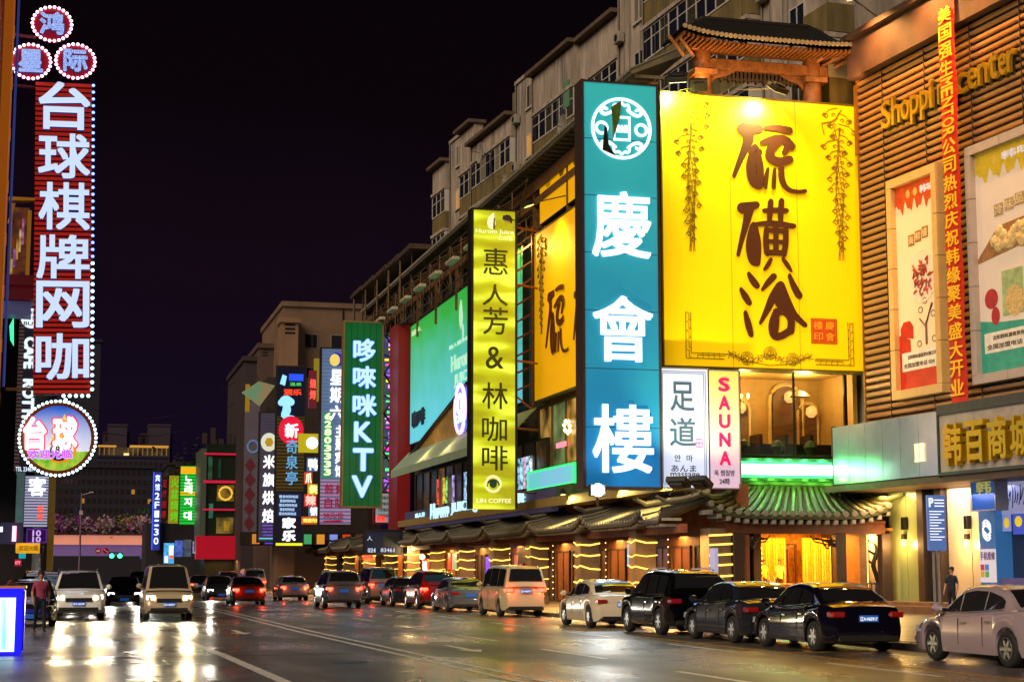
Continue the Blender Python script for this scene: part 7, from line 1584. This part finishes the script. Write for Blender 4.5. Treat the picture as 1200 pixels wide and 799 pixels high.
def parked():
    def at_rear(px, kind):   # Y of the rear axle seen at px when the near wheels stand 15.6 m across
        r = ray(px, 750); k = (15.62)/r.x; return r.y*k
    XC = 16.5
    def yy(px, kind): return at_rear(px, kind)-SPEC[kind]['ax'][0]
    G = 'cars parked along the arcade'
    car('sedan', 'silver pink sedan parked at the right edge, nearest of the row', (17.25, (lambda r: 16.35/r.x*r.y)(ray(1178, 770))+1.38, 0), 90, paint('b8a8b4', .3), group=G, plate='辽A·K3206')
    car('sedan', 'dark blue black sedan with clear rear number plate parked before the golden door', (XC, yy(952, 'sedan'), 0), 90, paint('0e0e1c', .2, .08), group=G)
    car('sedan', 'slate grey sedan with green tinted rear glass parked between black SUV and dark sedan', (XC, yy(857, 'sedan'), 0), 90, paint('2c3440', .5, .12), group=G)
    car('suv', 'black SUV parked behind the white sedan', (XC, yy(772.5, 'suv'), 0), 90, paint('08080a', .2, .1), group=G)
    car('sedan', 'pearl white sedan parked between the van and the black SUV', (XC, yy(689, 'sedan'), 0), 90, paint('d8ccb4', .05, .15), group=G)
    car('van', 'beige van parked farther along, its rear window dark', (16.9, 66.5, 0), 90, paint('c8b48c', .05, .25), lights='rear', group=G, cat='van')
    for i, (y, k, c, l) in enumerate(((74.5, 'sedan', '6a6c78', 'dim grey sedan parked beyond the beige van'), (81, 'suv', '7a2018', 'dark red SUV parked beyond the grey sedan'), (88, 'sedan', '303848', 'blue grey sedan far along the parked row'), (96, 'van', '8a8a90', 'pale van far along the parked row'), (104, 'sedan', '201c20', 'black sedan near the far end of the parked row'), (113, 'suv', '807468', 'tan SUV at the far end of the parked row'))):
        car(k, l, (16.6, y, 0), 90, paint(c), lights='rear' if i % 2 else 'off', group=G, detail=False, cat='van' if k == 'van' else 'car')
    # traffic going away
    G2 = 'cars driving away'
    for i, (x, y, k, c, l) in enumerate(((12.6, 84, 'suv', '5a6a78', 'grey blue SUV driving away with orange red tail lights'), (8.9, 92, 'sedan', '8a3a30', 'small reddish sedan driving away in the middle lane'), (13.0, 106, 'sedan', '8890a0', 'silver sedan driving away beyond the grey blue SUV'), (12.4, 124, 'van', '9a9aa2', 'pale van driving away in the distance'), (9.2, 130, 'sedan', '20242c', 'dark sedan driving away in the distance'), (12.9, 150, 'suv', '40404a', 'dark SUV driving away near the bridge'))):
        car(k, l, (x, y, 0), 90, paint(c), lights='rear', group=G2, detail=False, cat='van' if k == 'van' else 'car', name='driving_'+{'sedan': 'car', 'suv': 'suv', 'van': 'van'}[k])
    # traffic coming towards the camera
    G3 = 'cars coming with headlights on'
    car('suv', 'white SUV with lit headlights coming along the left lane', (.25, 65.6, 0), -90, paint('e8edf2', .05, .2), lights='front', group=G3, front_glow=(1, .72, .28), name='driving_suv', plate='辽A·2J538')
    car('van', 'beige minivan with lit headlights coming in the second lane', (3.35, 64.5, 0), -90, paint('b8a890', .1, .25), lights='front', front_glow=(1, .8, .45), group=G3, cat='van', name='driving_van')
    for i, (x, y, k, c, l) in enumerate(((2.6, 92, 'sedan', '1c1c28', 'dark sedan with bright headlights behind the white SUV'), (4.6, 122, 'suv', '38384a', 'distant dark SUV with headlights near the bridge'), (.6, 118, 'sedan', '28283a', 'distant sedan with headlights at the left'), (8.8, 108, 'sedan', '505060', 'grey sedan with headlights far along the middle of the street'))):
        car(k, l, (x, y, 0), -90, paint(c), lights='front', group=G3, detail=False, name='driving_'+{'sedan': 'car', 'suv': 'suv'}[k])
    car('sedan', 'dark car parked at the left kerb beyond the blue kiosk', (-1.35, 58.5, 0), -90, paint('20242c'), detail=False)
    car('suv', 'second dark car parked at the left kerb nearer the pillars', (-1.2, 74, 0), -90, paint('30303c'), detail=False)
parked()

# ------------------------------------------------------------------ people
def person(label, loc, deg, shirt, trousers, hair='140c08', pose='stand', H=1.72, skin='b88468', shoes='181414'):
    t = thing('person', label, 'person', loc, deg)
    k = H/1.72
    J = {}; E_ = []; RD = {}
    def j(n, p, r, par=None):
        J[n] = Vector(p)*k; RD[n] = r*k
        if par: E_.append((par, n))
    walk = pose == 'walk'; st = .22 if walk else .04
    j('pelvis', (0, 0, .95), .145); j('waist', (0, 0, 1.10), .125, 'pelvis'); j('chest', (0, -.01, 1.30), .15, 'waist'); j('neckb', (0, 0, 1.44), .075, 'chest'); j('neck', (0, -.005, 1.50), .052, 'neckb'); j('headb', (0, -.01, 1.57), .075, 'neck'); j('head', (0, -.015, 1.645), .088, 'headb'); j('crown', (0, 0, 1.71), .055, 'head')
    for s, n in ((1, 'l'), (-1, 'r')):
        f = s*st
        j('hip'+n, (s*.09, 0, .90), .10, 'pelvis'); j('knee'+n, (s*.10, -f*.6-.02, .50), .062, 'hip'+n); j('ank'+n, (s*.10, -f*1.3+.05 if walk and f < 0 else -f, .09), .042, 'knee'+n); j('toe'+n, (s*.11, -f-.16, .035), .035, 'ank'+n)
        j('sho'+n, (s*.17, 0, 1.39), .062, 'chest')
        if pose == 'rail' : el = (s*.24, -.12, 1.15); wr_ = (s*.2, -.34, 1.10)
        else: el = (s*.24, f*.3, 1.12); wr_ = (s*.23, -.10+f*.8, .88)
        j('elb'+n, el, .043, 'sho'+n); j('wri'+n, wr_, .028, 'elb'+n)
        w_ = Vector(wr_); d = (w_-Vector(el)).normalized(); j('palm'+n, w_+d*.07, .026, 'wri'+n)
        side = Vector((0, 1, 0)) if abs(d.y) < .7 else Vector((1, 0, 0))
        for q in range(4):
            o = side*((q-1.5)*.019); b = w_+d*.105+o; j('f%d%s' % (q, n), b, .0095, 'palm'+n); j('g%d%s' % (q, n), b+d*(.045+.008*(q in (1, 2)))+Vector((-s*.018, 0, 0)), .008, 'f%d%s' % (q, n))
        j('th'+n, w_+d*.05+side*(-.035), .010, 'wri'+n); j('tt'+n, w_+d*.085+side*(-.05), .009, 'th'+n)
    names = list(J); idx = {n: i for i, n in enumerate(names)}
    me = bpy.data.meshes.new('body'); me.from_pydata([tuple(J[n]) for n in names], [(idx[a], idx[b]) for a, b in E_], [])
    o = put('body', me, t); sk = o.modifiers.new('skin', 'SKIN'); sk.use_smooth_shade = True
    for i, n in enumerate(names): r = RD[n]; fl = .72 if n in ('chest', 'waist', 'pelvis') else 1; me.skin_vertices[0].data[i].radius = (r*(1.15 if fl < 1 else 1), r*fl)
    me.skin_vertices[0].data[0].use_root = True; sb = o.modifiers.new('sub', 'SUBSURF'); sb.levels = 1; sb.render_levels = 1
    dg = bpy.context.evaluated_depsgraph_get(); bpy.context.view_layer.update(); dg.update(); ev = bpy.data.meshes.new_from_object(o.evaluated_get(dg)); o.modifiers.clear(); o.data = ev
    ev.materials.clear()
    for c_, rr in ((shirt, .8), (trousers, .85), (skin, .5), (shoes, .6)): ev.materials.append(pbr(c_, rr, 0, .2, 6))
    for p in ev.polygons:
        c = p.center/k; mi = 0
        if c.z < .98 and abs(c.x) < .2: mi = 1
        if c.z < .10: mi = 3
        if c.z > 1.475: mi = 2
        if abs(c.x) > .185 and c.z < 1.17: mi = 2
        p.material_index = mi
    ev.shade_smooth()
    hd = MB().lathe([(.02, .10), (.07, .085), (.098, .03), (.10, -.02), (.085, -.06), (.06, -.075)], (0, .018*k, 1.665*k), 14).build('hair', pbr(hair, .7), t, smooth=True)
    m = MB()
    for s in (-1, 1): m.lathe([(.010, 0), (.007, -.006)], (s*.030*k, -.098*k, 1.645*k), 8, 'y')
    m.build('eye', pbr((.01, .01, .01), .2, 0, 0), t); MB().prism([(-.012, 1.605*k), (.012, 1.605*k), (0, 1.645*k)], -.118*k, -.09*k).build('nose', pbr(skin, .5), t); MB().box(-.022, .022, -.098*k, -.088*k, 1.583*k, 1.59*k).build('mouth', pbr('7a3028', .5), t)
    for s in (-1, 1): MB().lathe([(.008, -.02), (.016, 0), (.008, .02)], (s*.088*k, 0, 1.63*k), 7).build('ear', pbr(skin, .5), t)
    return t
p = at(46, 741, 2, 0); person('walker in pink checked shirt and navy trousers between kiosk and white SUV', (p.x, p.y, 0), 8, '9a3a5c', '101830', pose='walk')
MB().box(-.27, -.13, -.1, .12, 1.0, 1.42).build('vest', pbr('2a3a6a', .8), None)
bpy.data.objects.remove(bpy.context.scene.objects['vest'])
person('person in orange top standing behind the blue kiosk at the left edge', (-1.75, 40.2, 0), 30, 'd8741c', '5a2a6a')
q = SH.w(SH.u(1148, 670, .0)-.0, -1.2, .13); person('dark dressed person standing by the wrapped column behind the silver sedan', (q.x, q.y, .13), -60, '14182c', '101018', H=1.74)
person('person in yellow top at the reception inside the golden door', (PF(66).u(895), 66.3, .5), 20, 'e0a020', '4a2a10')
person('second person in pale yellow top inside the golden door', (PF(66).u(914), 66.4, .5), -15, 'e8c060', '3a2410')
person('pedestrian in dark jacket far along the left pavement', (-2.6, 92, .13), 0, '30304a', '181820', pose='walk')
person('pedestrian in red top far along the left pavement', (-3.1, 90, .13), 0, '8a2030', '181820', pose='walk')
